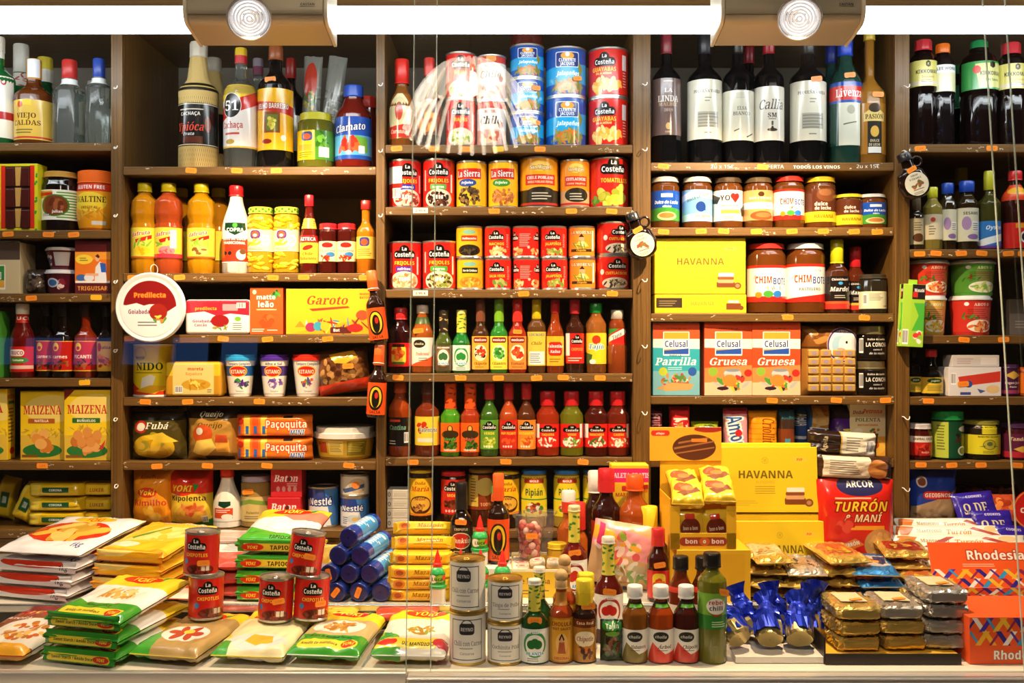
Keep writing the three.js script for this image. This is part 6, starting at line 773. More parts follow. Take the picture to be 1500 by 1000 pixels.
// ---------- rear step of the counter: flour, rolls, bars, sauces ----------
const zOf = (T, py) => CZ - (CY - T.y) * F / (py - 500);
const seals = { sealc: '#f0eee8' };
{
  const pao = (d) => { d.bg('#eceaf0').r(0, 0, 100, 10, '#f0e8c0').e(50, 18, 26, 8, '#e8c82c').t('YOKI', 50, 18, 11, '#d8301c', { i: 1 }).t('Pão de Queijo', 60, 6, 8, '#2a4a9a', { w: 66 }).e(48, 54, 46, 28, '#d8381c').food(46, 52, 38, 20, ['#e8c04a', '#f0d070', '#d8a83a'], 14, 0.46).p([[0, 84], [100, 78], [100, 100], [0, 100]], '#f2f1f4').t('1kg', 84, 86, 11, '#2a4a9a', { i: 1 }); };
  const paoEdge = (d) => d.bg('#edecee').e(46, 20, 40, 44, '#d8381c').t('1kg', 86, 50, 60, '#2a2a4a', { i: 1, w: 14 });
  let y = T1.y; ['bottom', 'second', 'third', 'top'].forEach((n, i) => { const o = flat(98 + i * 4, 0.145, y + (i ? 0 : 0.002), 0.205, 0.235, 0.0235, pao, `white cheese bread flour bag with red oval, ${n} of its stack`, { ...seals, yaw: -0.3 + i * 0.02, pitch: i === 3 ? 0.13 : 0.06, front: i < 3 ? paoEdge : null, g: 'stacked white flour bags' }); y = o.top; });
  const floc = (d) => d.bg('#f2c22c').t('Milho Flocão', 60, 10, 11, '#f8f0d8', { w: 70, k: '#e07a1c' }).p([[16, 70], [40, 24], [84, 20], [74, 66]], '#f4dc7a').p([[20, 60], [50, 24], [54, 28], [26, 64]], '#6a9a2c').e(26, 80, 24, 8, '#f4ecc8').food(60, 50, 26, 18, ['#f8e48a', '#ecc840'], 10, 0.4).r(0, 92, 100, 8, '#f0a01c');
  const flocEdge = (d) => d.bg('#f4b41c').p([[0, 0], [60, 0], [40, 50], [0, 60]], '#f8dc7a').r(0, 84, 100, 16, '#f0921c');
  y = T1.y; ['lowest', 'middle', 'top'].forEach((n, i) => { const o = flat(226 + i * 3, 0.145, y + (i ? 0 : 0.018), 0.165, 0.22, 0.0245, floc, `yellow corn flake flour bag, ${n} of its stack`, { sealc: '#f0a01c', yaw: -0.24, pitch: i === 2 ? 0.12 : 0.06, front: i < 3 ? flocEdge : null, g: 'stacked yellow flour bags' }); y = o.top; });
  flat(262, 0.17, T1.y, 0.14, 0.2, 0.014, (d) => d.bg('#d8481c').r(0, 70, 100, 30, '#e8e0d0').t('YOKI', 50, 30, 20, '#f8e03a', { i: 1 }), 'thin red flour bag under the yellow corn flour stack', { sealc: '#d8481c', yaw: -0.1 });
  const faro = (d) => d.bg('#e8e4dc').r(0, 0, 100, 22, '#d8a83c').e(54, 44, 40, 22, '#f4f2ec').lines(30, 36, 50, 5, 5).p([[0, 66], [100, 60], [100, 100], [0, 100]], '#d85a4a').food(70, 26, 20, 8, ['#f0c83a', '#e8702c'], 8, 0.4);
  y = T1.y; ['lowest', 'middle', 'top'].forEach((n, i) => { const o = flat(342, 0.14, y, 0.115, 0.22, 0.023, faro, `white and red flour bag behind the chipotle cans, ${n} of its stack`, { sealc: '#c8342c', pitch: 0.05, g: 'white and red flour bags' }); y = o.top; });
  flat(352, 0.065, T1.y + 0.085, 0.2, 0.08, 0.02, (d) => d.bg('#d8d4cc').r(0, 40, 100, 60, '#c8a89a'), 'pale flat bag at the back of the step', { yaw: 0.05 });
  const tap = (d) => { d.bg('#eeeeea').r(0, 0, 100, 34, '#f2cc2c').p([[40, 30], [100, 16], [100, 44], [60, 44]], '#e8806a').p([[0, 60], [34, 76], [100, 92], [100, 100], [0, 100]], '#3fa82c'); yokiTop(d, 50, 18, 56, 12); d.ring(56, 60, 28, 14, '#b8b8ac', 2).e(56, 58, 24, 10, '#f4f4f0').t('TAPIOCA', 58, 92, 8, '#1c2a14', {}); };
  const tapEdge = (d) => d.bg('#3fa82c').r(10, 34, 90, 56, '#f0d83a').e(22, 62, 16, 28, '#d8301c').t('YOKI', 22, 62, 34, '#f8e83a', { i: 1, w: 22 }).t('TAPIOCA', 66, 62, 48, '#1c2410', { w: 48 });
  y = T1.y; ['bottom', 'second', 'third', 'top'].forEach((n, i) => { const o = flat(415 + (i === 3 ? 4 : 0), 0.17, y, i === 3 ? 0.16 : 0.15, 0.19, 0.028, tap, `tapioca bag with green yellow edge, ${n} of its stack`, { yaw: -0.08, pitch: i === 3 ? 0.2 : 0.05, front: tapEdge, g: 'stacked tapioca bags' }); y = o.top; });
  flat(470, 0.13, T1.y + 0.0, 0.13, 0.2, 0.02, (d) => d.bg('#f0d04a').r(0, 50, 100, 50, '#e8e6dc'), 'yellow and white bag leaning behind the blue rolls', { yaw: -0.3, pitch: 0.3 });
}
{ // blue biscuit rolls in a pyramid
  const art = (d) => d.bg('#3f9fe0').r(0, 0, 100, 22, '#1c3a9a').r(0, 88, 100, 12, '#1c3a9a').t('Pepitos', 50, 52, 26, '#e8f2fa', { rot: -1.57, w: 56 }).food(76, 60, 12, 20, ['#7a4a24', '#c88a4a'], 6, 0.5).r(8, 30, 10, 40, '#2a6ac8'), r = 0.0201, L = 0.14;
  const c = cell(art, 60, 110), pts = [[r, 0], [r, L]];
  const roll = new THREE.CylinderGeometry(r, r, L, 24, 1, true); remap(roll, c);
  const endG = lathe([[r, 0], [r * 0.99, 0.003], [r * 0.86, 0.0055], [r * 0.6, 0.0045], [r * 0.3, 0.005], [0.001, 0.0042]], 20, 0);
  [[493, 0], [526, 0], [558, 0], [483, 1, 8], [512, 1], [542, 1], [496, 2], [528, 2], [511, 3]].forEach(([px, row], i) => {
    const z = 0.262 - row * 0.004, g = thing('biscuit_roll', ['blue wrapped biscuit roll in the bottom row', 'blue wrapped biscuit roll in the second row', 'blue wrapped biscuit roll in the third row', 'blue wrapped biscuit roll on top of the pyramid'][row] + (i === 0 || i === 1 || i === 3 ? ', orange sticker on its end' : ''), 'packet', 'blue biscuit rolls in a pyramid');
    const b = part('wrapper', roll, printMat(c, 'film'), g); b.rotation.x = Math.PI / 2; b.position.z = -L / 2;
    const e = part('end_fold', endG, mat('#10206e', 0.22), g); e.rotation.x = Math.PI / 2; const e2 = part('end_fold', endG, mat('#10206e', 0.22), g); e2.rotation.x = -Math.PI / 2; e2.position.z = -L;
    if (i === 0 || i === 1 || i === 3) stickerOn(e, 0, 0.0062, 0, 0, 0.9).rotation.set(-Math.PI / 2, 0, 0.9 + i * 0.3);
    g.position.set(X(px, z), T1.y + r + 0.0015 + row * 0.0372, z); g.rotation.set(0.05, -0.22, 0, 'YXZ');
  });
}
{ // yellow peanut bars
  const art = (d) => d.bg('#efc322').e(16, 50, 10, 34, '#d8862c').e(16, 50, 6, 20, '#a8501c').t('Mazapán', 62, 44, 44, '#8a4a14', { i: 1, s: 1, w: 54 }).r(34, 74, 56, 8, '#c8901c').r(0, 0, 100, 6, '#d8a818');
  const rows = [['bottom', 0, 0.25], ['second', 1, 0.25], ['third', 2, 0.25], ['fourth', 3, 0.22], ['fifth', 4, 0.18], ['top', 4.9, 0.12]];
  for (const [n, k, z] of rows) { const w = 0.128, c = cell(art, 88, 20), g = thing('candy_bar', `yellow peanut candy bar, ${n} of its stack`, 'candy bar', 'stacked yellow peanut bars'); const m = part('wrapper', pillow(w, 0.027, 0.036, c, c, 40 + k, { wr: 0.05, pe: 7, seal: 0.02, nx: 14, ny: 8 }), printMat(c, 'film'), g); m.rotation.x = k > 3 ? -0.5 : -0.05; for (const s of [-1, 1]) { const e = part('end_seal', roundBox(0.008, 0.024, 0.0016, 0.0005), plastic('#d8aa1c'), g); e.position.set(s * (w / 2 + 0.001), 0.013, 0); } g.position.set(X(614 + k * 1.5, z), T1.y + 0.0005 + k * 0.0235, z); }
  const sup = box({ y: T1.y, tier: 1 }, 620, 80, 62, 0.13, (d) => d.bg('#e0b41c').lines(10, 20, 80, 4, 12), 'yellow carton behind the peanut bars', { z: 0.145 });
}
const tray = box(T1, 708, 100, 36, 0.13, (d) => d.bg('#e6e0d2').lines(10, 40, 70, 2, 14), 'low white carton under the cone capped bottles', { z: 0.13 });
function coneBottle(T, px, z, on, label) {
  const g = thing('chilli_bottle', label, 'bottle', 'cone capped chilli bottles'), R = 0.0175;
  part('base_cup', lathe([[0.001, 0], [R * 0.94, 0], [R, 0.003], [R, 0.03], [0.001, 0.03]], 24), plastic('#e9e6da'), g);
  part('body', lathe([[R * 1.04, 0.03], [R * 1.12, 0.032], [R * 1.12, 0.036], [R * 0.98, 0.038], [R * 0.98, 0.062], [R * 0.8, 0.07], [R * 0.5, 0.074]], 24), plastic('#2fae5a'), g);
  part('cap', lathe([[R * 0.56, 0.072], [R * 0.56, 0.08], [R * 0.42, 0.082], [R * 0.3, 0.094], [R * 0.1, 0.106], [0.001, 0.108]], 20), plastic('#e02e22'), g);
  const c = cell(coneArt, 30, 20); part('label', shell([[R * 0.98, 0.038], [R * 0.98, 0.062]], 0.04, 0.061, 1.4, c), printMat(c, 'gloss'), g);
  g.position.set(X(px, z), on ? on.top : T.y, z);
}
const coneArt = (d) => d.bg('#2a8a34').e(30, 50, 22, 40, '#f0e8d8').e(64, 46, 26, 34, '#8ab82c').t('Lucas', 56, 50, 44, '#12240e', { w: 60 }).e(84, 40, 12, 26, '#d83a2a');
coneBottle(T1, 641, 0.258, null, 'green chilli bottle with red cone cap beside the yellow bars');
coneBottle(T1, 675, 0.25, null, 'green chilli bottle with red cone cap behind the tall grey can');
coneBottle(T1, 704, 0.25, null, 'green chilli bottle with red cone cap between two grey cans');
coneBottle(T1, 736, 0.25, null, 'green chilli bottle with red cone cap behind the shorter grey can');
coneBottle(T1, 703, 0.155, tray, 'green chilli bottle with red cone cap on the low white carton');
bottle(T1, 676, 33, 116, { z: 0.125, on: tray, p: [0.5, 0.68, 0.42, 0.66, 0.56], c: '#1a100c', cap: '#171312', cap2: '#221c1a', st: 0.52, l: [0.06, 0.46, (d) => d.bg('#2a1c14').e(50, 44, 44, 24, '#c8281f').ring(50, 44, 44, 24, '#e8e0c8', 3).t('Kankún', 50, 44, 20, '#f4ecd8', { i: 1, s: 1 }).lines(16, 76, 66, 3, 7, '#d8c8a8').t('CHIPOTLE', 50, 10, 9, '#e8d8b8', {})] }, 'black hot sauce bottle with black capsule on white carton');
bottle(T1, 730, 32, 130, { z: 0.135, on: tray, p: [0.54, 0.68, 0.42, 0.7, 0.52], c: '#2a140c', cap: '#e8682c', cap2: '#e85a24', l: [0.04, 0.5, orangeBird] }, 'dark hot sauce bottle with orange capsule on white carton');
bottle(T1, 726, 26, 138, { z: 0.07, p: 'woozy', c: '#3a2414', cap: '#2a9a4a', cap2: '#e8682c' }, 'dark sauce bottle with green cap behind the orange capsule');
{ // box of round peanut candies with cup on top
  const z0 = 0.05, z1 = 0.225, zc = (z0 + z1) / 2, g = thing('candy_tray', 'open yellow carton tray of round peanut candies', 'box'), W = 78 * K(0.2), H = 0.06;
  const c = cell((d) => d.bg('#e6bc2c').r(0, 0, 100, 10, '#f0ead0').t('de la Rosa', 40, 44, 26, '#8a3a1c', { s: 1, w: 62 }).e(88, 26, 8, 20, '#c8201f').lines(10, 74, 60, 2, 10), 78, 42), mt = printMat(c, 'card');
  for (const [n, w, h, d, x, y, z] of [['front_panel', W, H, 0.002, 0, H / 2, z1], ['back_panel', W, H, 0.002, 0, H / 2, z0], ['side_panel', 0.002, H, z1 - z0, -W / 2, H / 2, zc], ['side_panel', 0.002, H, z1 - z0, W / 2, H / 2, zc], ['bottom_panel', W, 0.002, z1 - z0, 0, 0.001, zc]]) { const q = part(n, printedBox(w, h, d, c, cell('#ece4c8').a === c.a ? cell('#ece4c8') : c, c, 0.0006), mt, g); q.position.set(x, y, z); }
  g.position.set(X(789, 0.2), T1.y + 0.0008, 0);
  const lid = cell((d) => d.bg('#efe6cc').ring(50, 50, 38, 38, '#d85a6a', 3).e(50, 50, 22, 22, '#d8344a').t('Mazapán', 50, 50, 14, '#fff', { w: 40 }), 26, 26), top = new THREE.CircleGeometry(0.0155, 24); remap(top, lid);
  for (let r = 0; r < 3; r++) for (let q = 0; q < 3; q++) { const o = thing('peanut_candy', 'round cream peanut candy with red rose print in the tray', 'candy', 'round peanut candies in the tray'); part('wrapper', lathe([[0.001, 0], [0.015, 0], [0.017, 0.003], [0.017, 0.011], [0.015, 0.014], [0.001, 0.014]], 22), mat('#e9dfc2', 0.35), o); const t = part('print', top, printMat(lid, 'gloss'), o); t.rotation.x = -Math.PI / 2; t.position.y = 0.0144; o.position.set(g.position.x - 0.036 + q * 0.036 + rr(-0.001, 0.001), T1.y + 0.04 + (r === 2 && q > 0 ? 0.012 : 0) + rr(0, 0.003), 0.085 + r * 0.04); o.rotation.set(rr(-0.12, 0.12), 0, rr(-0.12, 0.12)); }
  const cup = thing('plastic_cup', 'clear plastic cup of red sugared candies on the candy tray', 'cup'), R = 0.036; cup.position.set(X(776, 0.11), T1.y + 0.058, 0.1);
  part('cup_wall', lathe([[0.001, 0], [R * 0.68, 0], [R * 0.96, 0.092], [R * 1.1, 0.094], [R * 1.1, 0.1], [R, 0.102]], 32), mat('#f4f4f4', 0.06, 0, { transmission: 0.95, thickness: 0 }), cup);
  for (let i = 0; i < 34; i++) { const y = 0.008 + (i / 34) * 0.07, rad = (0.62 + 0.25 * y / 0.09) * R * 0.82, a = i * 2.4, q = part('sugared_candy', new THREE.IcosahedronGeometry(0.0085, 1), mat(['#c85a48', '#d88a78', '#b83a2c', '#e8b8a8'][i % 4], 0.6), cup); q.position.set(Math.cos(a) * rad * 0.8, y, Math.sin(a) * rad * 0.8); q.rotation.set(i, i * 2, 0); }
  stickerOn(cup, 0.004, 0.055, R * 0.87, 0, 1);
  const cup2 = thing('plastic_cup', 'empty looking clear plastic cup behind the candy cup', 'cup'); cup2.position.set(X(792, 0.06), T1.y + 0.06, 0.045); part('cup_wall', lathe([[0.001, 0], [R * 0.68, 0], [R * 0.96, 0.088], [R * 1.08, 0.09], [R * 1.08, 0.094]], 28), mat('#f4f4f4', 0.06, 0, { transmission: 0.95, thickness: 0 }), cup2);
}
// taller sauces behind
bottle(T1, 833, 34, 130, { z: 0.06, p: [0.55, 0.7, 0.5, 0.76, 0.6], c: '#b85a1c', cap: '#e8e4da', cap2: '#d83a20' }, 'orange sauce bottle with white and red cap');
bottle(T1, 845, 32, 122, { z: 0.12, p: [0.55, 0.7, 0.6, 0.68, 0.8], c: '#c8641c', cap: '#d0342c', cap2: '#c82a24' }, 'orange sauce bottle with wide red cap');
bottle(T1, 816, 30, 60, { z: 0.1, p: 'jar', c: '#c89a2c', cap: '#e0c42c', l: [0.1, 0.7, '#e0b83c'] }, 'small yellow jar behind the candy tray', 'glass_jar', 'jar');
bottle(T1, 888, 44, 168, { z: 0.098, p: [0.62, 0.78, 0.46, 0.8, 0.56], c: '#2c0a0a', cap: '#c8242c', cap2: '#d02a30', l: [0.3, 0.56, (d) => d.bg('#d0241f').rb(12, 12, 66, 76, '#2a1610', 20).e(45, 50, 26, 32, '#e8b83a').food(45, 48, 18, 22, ['#d8401c', '#e8762c'], 10, 0.4)] }, 'tall dark red sauce bottle with bright red label');
bottle(T1, 872, 36, 156, { z: 0.04, p: 'sauce', c: '#3a1810', cap: '#e8e4dc' }, 'dark sauce bottle with white cap behind the bright red label');
bottle(T1, 930, 52, 160, { z: 0.104, p: [0.64, 0.82, 0.42, 0.86, 0.5], c: '#a84a14', cap: '#e8581c', l: [0.1, 0.46, (d) => d.bg('#e8b02c').food(40, 40, 26, 20, ['#c8341f', '#a82a18'], 8, 0.5).t('Salsa', 66, 70, 20, '#8a2a14', { i: 1, s: 1 })] }, 'big orange sauce bottle with orange cap');
bottle(T1, 951, 27, 118, { z: 0.13, p: [0.5, 0.6, 0.7, 0.55, 0.92], c: '#5a2a10', cap: '#ecd02c', cap2: '#e8c424' }, 'sauce bottle with double yellow cap');
bottle(T1, 841, 38, 132, { z: 0.21, p: [0.44, 0.62, 0.42, 0.94, 0.48], c: '#6a1410', cap: '#e8e0a8', n: [0.6, 0.94, patternNeck('#d8cc4a', '#3a7a2c')], st: 0.5, l: [0.02, 0.42, hab('#e8ece0', '#8a2a1c', '#c8341f')] }, 'red habanero bottle with yellow leafy neck behind the candy tray');
bottle(T1, 964, 32, 106, { z: 0.25, p: [0.56, 0.74, 0.5, 0.76, 0.62], c: '#3a0c0a', cap: '#d0282c', cap2: '#d8342c', st: 0.52, l: [0.06, 0.44, (d) => d.bg('#c8201c').rb(18, 10, 60, 80, '#e8c83a', 16).food(46, 46, 26, 26, ['#d8401c', '#e87a2c'], 14, 0.4)] }, 'small dark red sauce bottle with red cap and price sticker');
bag(T1, 906, 98, 92, 0.05, (d) => { d.bg('#c8a070').p([[0, 0], [100, 20], [100, 60], [0, 40]], '#e89aa0').food(40, 40, 40, 26, ['#e8a83c', '#d85a5a', '#f0d0c0', '#8aa83c'], 30, 0.22).p([[0, 8], [30, 14], [24, 34], [0, 28]], '#e8b83a').p([[8, 4], [16, 6], [14, 40], [6, 36]], '#d83a6a').food(60, 78, 40, 18, ['#6a9a3c', '#b8ac8a', '#98703c', '#d8d0c0'], 30, 0.24); }, 'clear pink bag of mixed candies between sauce bottles', { z: 0.165, tilt: -0.16, sealc: '#e8a8b0' });
{ // printed tin of biscuits, on a brown carton
  const sup = box(T1, 920, 54, 82, 0.05, (d) => d.bg('#a87a4a').lines(20, 40, 60, 3, 8, '#8a6238'), 'brown cardboard box behind the tall sauces', { z: 0.037 });
  const g = box(T1, 921, 54, 84, 0.055, (d) => d.bg('#f2c626').r(0, 6, 100, 24, '#d8246a').t('PALETA GRATIS', 50, 18, 12, '#fff', { s: 1, w: 104 }).rb(28, 36, 34, 9, '#c8281f', 2).t('MARCELITA', 46, 51, 9, '#a8341c', { w: 70 }).e(46, 76, 22, 18, '#e8a03c').e(46, 78, 15, 12, '#6a3418').food(82, 46, 14, 10, ['#e88a1c', '#c85a14'], 6, 0.4).rb(78, 34, 20, 8, '#c8281f', 1).r(0, 94, 100, 6, '#d8246a'), 'yellow chocolate drink carton with magenta band', { z: 0.04, on: sup });
}
{ // display cartons of filled chocolates
  const zf = 0.262, W = 96 * K(zf), g0 = box(T1, 1035, 104, 74, 0.16, (d) => d.bg('#f0b91e').r(8, 8, 84, 60, '#ecb01a').rb(28, 70, 46, 18, '#a8401c', 8).t('bon o bon', 51, 79, 13, '#f8e8d0', { w: 42 }), 'closed yellow chocolate carton under the open one', { z: zf - 0.075 });
  const g = thing('display_carton', 'open yellow display carton of filled chocolate packets', 'box'), y0 = g0.top + 0.0005, d = 0.15, zc = zf - d / 2;
  const band = cell((q) => q.bg('#f0b91e').rb(14, 26, 72, 52, '#a83a1c', 24).t('bon', 32, 52, 40, '#fbeedd', { w: 26 }).e(52, 52, 8, 26, '#d8641c').t('o', 52, 50, 34, '#fff', {}).t('bon', 72, 52, 40, '#fbeedd', { w: 26 }), 98, 26), hd = cell((q) => q.bg('#f2b32a').rb(2, 10, 26, 16, '#d8341f', 8).t('alfajor', 15, 18, 9, '#fff', { w: 22 }).e(62, 60, 30, 38, '#5a2c16').p([[34, 60], [90, 40], [90, 44], [34, 66]], '#a8703c').p([[36, 76], [90, 58], [90, 62], [36, 80]], '#a8703c').p([[40, 44], [80, 30], [82, 34], [40, 50]], '#a8703c').e(82, 6, 20, 10, '#a82a1c').rb(58, 34, 22, 10, '#f08a2c', 3), 104, 44);
  const pl = (n, w, h, dd, x, y, z, c) => { const q = part(n, printedBox(w, h, dd, c, cell('#eeb41c').a === c.a ? cell('#eeb41c') : c, c, 0.0006), printMat(c, 'card'), g); q.position.set(x, y, z); return q; };
  const yc = cell((q) => q.bg('#eeb41c').r(6, 10, 88, 2, '#d89a14'), 60, 30);
  pl('front_panel', W, 0.034, 0.002, 0, 0.017, d / 2, band); pl('bottom_panel', W, 0.002, d, 0, 0.001, 0, yc); pl('back_panel', W, 0.19, 0.002, 0, 0.095, -d / 2, yc);
  for (const s of [-1, 1]) { pl('side_panel', 0.002, 0.105, d, s * W / 2, 0.0525, 0, yc); pl('front_wing', 0.02, 0.09, 0.002, s * (W / 2 - 0.01), 0.045, d / 2, yc); }
  const hp = pl('header_panel', 0.16, 0.075, 0.002, -0.012, 0.205, -d / 2 + 0.003, hd);
  g.position.set(X(1030, zf), y0, zc);
  const pk = (d2) => d2.bg('#eec32a').e(48, 52, 34, 30, '#7a2a14').t('bon o bon', 48, 52, 14, '#f4e4cc', { w: 50 }).rb(30, 12, 34, 14, '#d8341f', 4).r(0, 0, 100, 4, '#d8a81c').r(0, 96, 100, 4, '#d8a81c');
  const pk2 = (d2) => d2.bg('#f0ca30').e(38, 40, 30, 22, '#c8502a').p([[16, 66], [80, 40], [92, 60], [40, 84]], '#7a4424').e(50, 46, 20, 12, '#e8783a').r(0, 0, 100, 4, '#d8a81c');
  [[1012, zf - 0.022, 0.045, 0, pk, 'yellow chocolate packet standing in the carton window, round badge'], [1052, zf - 0.022, 0.042, 0, pk, 'yellow chocolate packet leaning in the carton window']].forEach(([px, z, y, , a, lab], i) => { const c = cell(a, 46, 52), o = thing('chocolate_packet', lab, 'packet', 'yellow filled chocolate packets'); part('bag_body', pillow(0.062, 0.075, 0.026, c, c, 200 + i, { wr: 0.1 }), printMat(c, 'film'), o); o.position.set(X(px, z), y0 + 0.006, z); o.rotation.z = i ? 0.12 : 0.04; });
  [[1000, 0.15, 0.115, 'back'], [1048, 0.15, 0.122, 'back'], [1006, 0.225, 0.098, 'front'], [1052, 0.222, 0.104, 'front']].forEach(([px, z, y, w], i) => flat(px, z, y0 + y - 0.02, 0.068, 0.078, 0.026, pk2, `yellow chocolate packet lying on top, ${w} row`, { pitch: 0.42, yaw: rr(-0.25, 0.25), sealc: '#e0b020', name: 'chocolate_packet', cat: 'packet', g: 'yellow chocolate packets on top of the carton' }));
}
{ // cake boxes
  let o = null; ['bottom', 'second', 'third', 'fourth'].forEach((n) => { o = box(T1, 1122, 140, 24, 0.075, (d) => d.bg('#f2d020').t('HAVANNA', 40, 50, 40, '#b8941c', { w: 24 }), `flat yellow cake box, ${n} of the hidden stack`, { z: 0.045, on: o, g: 'flat yellow cake boxes' }); });
  box(T1, 1120, 153, 95, 0.03, alfajorBox, 'large yellow cake box propped on the stack of flat boxes', { z: 0.07, on: o, pitch: -0.1 });
  box(T1, 1112, 150, 98, 0.02, alfajorBox, 'large yellow cake box behind the propped one', { z: 0.035, on: o, pitch: -0.04 });
  box(T1, 1142, 130, 96, 0.03, alfajorBox, 'yellow cake box standing lower behind the gold packets', { z: 0.145, pitch: -0.12 });
}
{ // nougat bag and the packets above it
  const g = bag(T1, 1252, 112, 150, 0.05, (d) => { d.bg('#d8261c').e(54, 6, 30, 10, '#2a2a5a').t('ARCOR', 54, 5, 8, '#f4f0ea', { w: 44 }).lines(20, 17, 50, 1, 4, '#f0c8a0').t('TURRÓN', 54, 26, 13, '#f8d83a', { i: 1, w: 78, k: '#8a1410' }).t('& MANÍ', 56, 37, 10, '#f8e8b0', { i: 1, w: 48, k: '#8a1410' }).r(28, 44, 56, 4, '#f0a82c').food(26, 46, 22, 14, ['#e04a34', '#c81c14'], 8, 0.3).e(78, 62, 20, 15, '#c89a5c').food(78, 62, 17, 12, ['#e0b87a', '#b88444', '#d8a868'], 22, 0.28).p([[10, 68], [46, 56], [58, 62], [20, 74]], '#e8862c').e(26, 66, 8, 5, '#3a6ab8').t('TURRÓN', 40, 62, 5, '#fff', { rot: -0.25, w: 24 }); }, 'red peanut nougat bag beside the yellow cake boxes', { z: 0.08, sealc: '#d8261c', pe: 5, wr: 0.06 });
  const dark = (d) => d.bg('#2a1a12').r(46, 0, 48, 100, '#d8d0bc').lines(52, 20, 24, 6, 10).bar(80, 30, 12, 50).t('Águila', 22, 50, 24, '#c8b890', { rot: -1.5, w: 60 }).r(44, 0, 2, 100, '#c8a040');
  const p1 = bag(D4[4], 1232, 104, 36, 0.05, dark, 'dark brown coffee packet lying on its side under the polenta', { noseal: 1, pe: 6, wr: 0.14, name: 'coffee_packet', cat: 'packet', b: -0.03, tilt: -0.06 });
  bag(T1, 1250, 110, 34, 0.05, (d) => d.bg('#3a241a').r(6, 4, 62, 92, '#d8ccb4').lines(14, 20, 44, 7, 9).e(78, 50, 14, 40, '#b8783c'), 'cream and brown coffee packet lying on the nougat bag', { noseal: 1, pe: 6, wr: 0.14, name: 'coffee_packet', cat: 'packet', z: 0.07, on: { top: g.top - 0.006 }, tilt: -0.05 });
}
{ // foil wrapped alfajor packets on the rear step
  const goldArt = (c1, c2, c3) => (d) => d.bg(c1).rb(12, 24, 76, 50, c2, 6).food(50, 50, 30, 16, [c3, c2], 8, 0.4).lines(20, 58, 60, 2, 7, 'rgba(60,40,10,0.5)');
  const gold = goldArt('#c9a74a', '#d8c48a', '#a8742c'), orng = goldArt('#d0ad50', '#d8783c', '#f0c83a'), silv = goldArt('#b9b2a4', '#c8a488', '#4a4a5a'), blue = (d) => d.bg('#3a86c8').r(0, 0, 100, 18, '#2a62a8').rb(10, 24, 80, 46, '#e6e2da', 4).food(40, 44, 20, 14, ['#e8a82c', '#c86a2c'], 6, 0.4).r(60, 28, 26, 30, '#4a4a7a'), red = goldArt('#c8a04a', '#b83a24', '#e8c050');
  const stacks = [[1118, 0.2, 0.088, 0.13, [gold, gold, gold, goldArt('#c9a74a', '#e0d2a0', '#c89a5a')], 'gold', 'left of the blue tray'], [1172, 0.22, 0.082, 0.12, [gold, gold, silv], 'gold and silver', 'below the cake boxes'], [1224, 0.2, 0.098, 0.13, [orng, gold, gold, orng], 'gold and orange', 'below the nougat bag'], [1276, 0.215, 0.096, 0.13, [blue, blue, blue], 'blue', 'beside the gold ones'], [1322, 0.15, 0.105, 0.11, [red, red, orng, red], 'gold and red', 'below the white bars'], [1350, 0.235, 0.09, 0.1, [gold, orng], 'gold and amber', 'behind the silver bricks']];
  const words = ['bottom', 'second', 'third', 'top'];
  stacks.forEach(([px, z, w, l, arts, nm, where], si) => { let y = T1.y; arts.forEach((a, i) => { const o = flat(px + rr(-3, 3), z + rr(-0.006, 0.006), y, w, l, 0.019, a, `${nm} foil biscuit packet, ${i === arts.length - 1 ? 'top' : words[i]} of the stack ${where}`, { yaw: rr(-0.3, 0.3), pitch: i === arts.length - 1 ? 0.12 : 0.03, wr: 0.34, facet: 1, pe: 5, kind: 'foil', sealc: '#c0a050', st: i === arts.length - 1 && si > 1 ? 1 : 0, sx: 0.1, name: 'foil_packet', cat: 'packet', g: 'foil wrapped biscuit packets' }); y = o.top; }); });
}
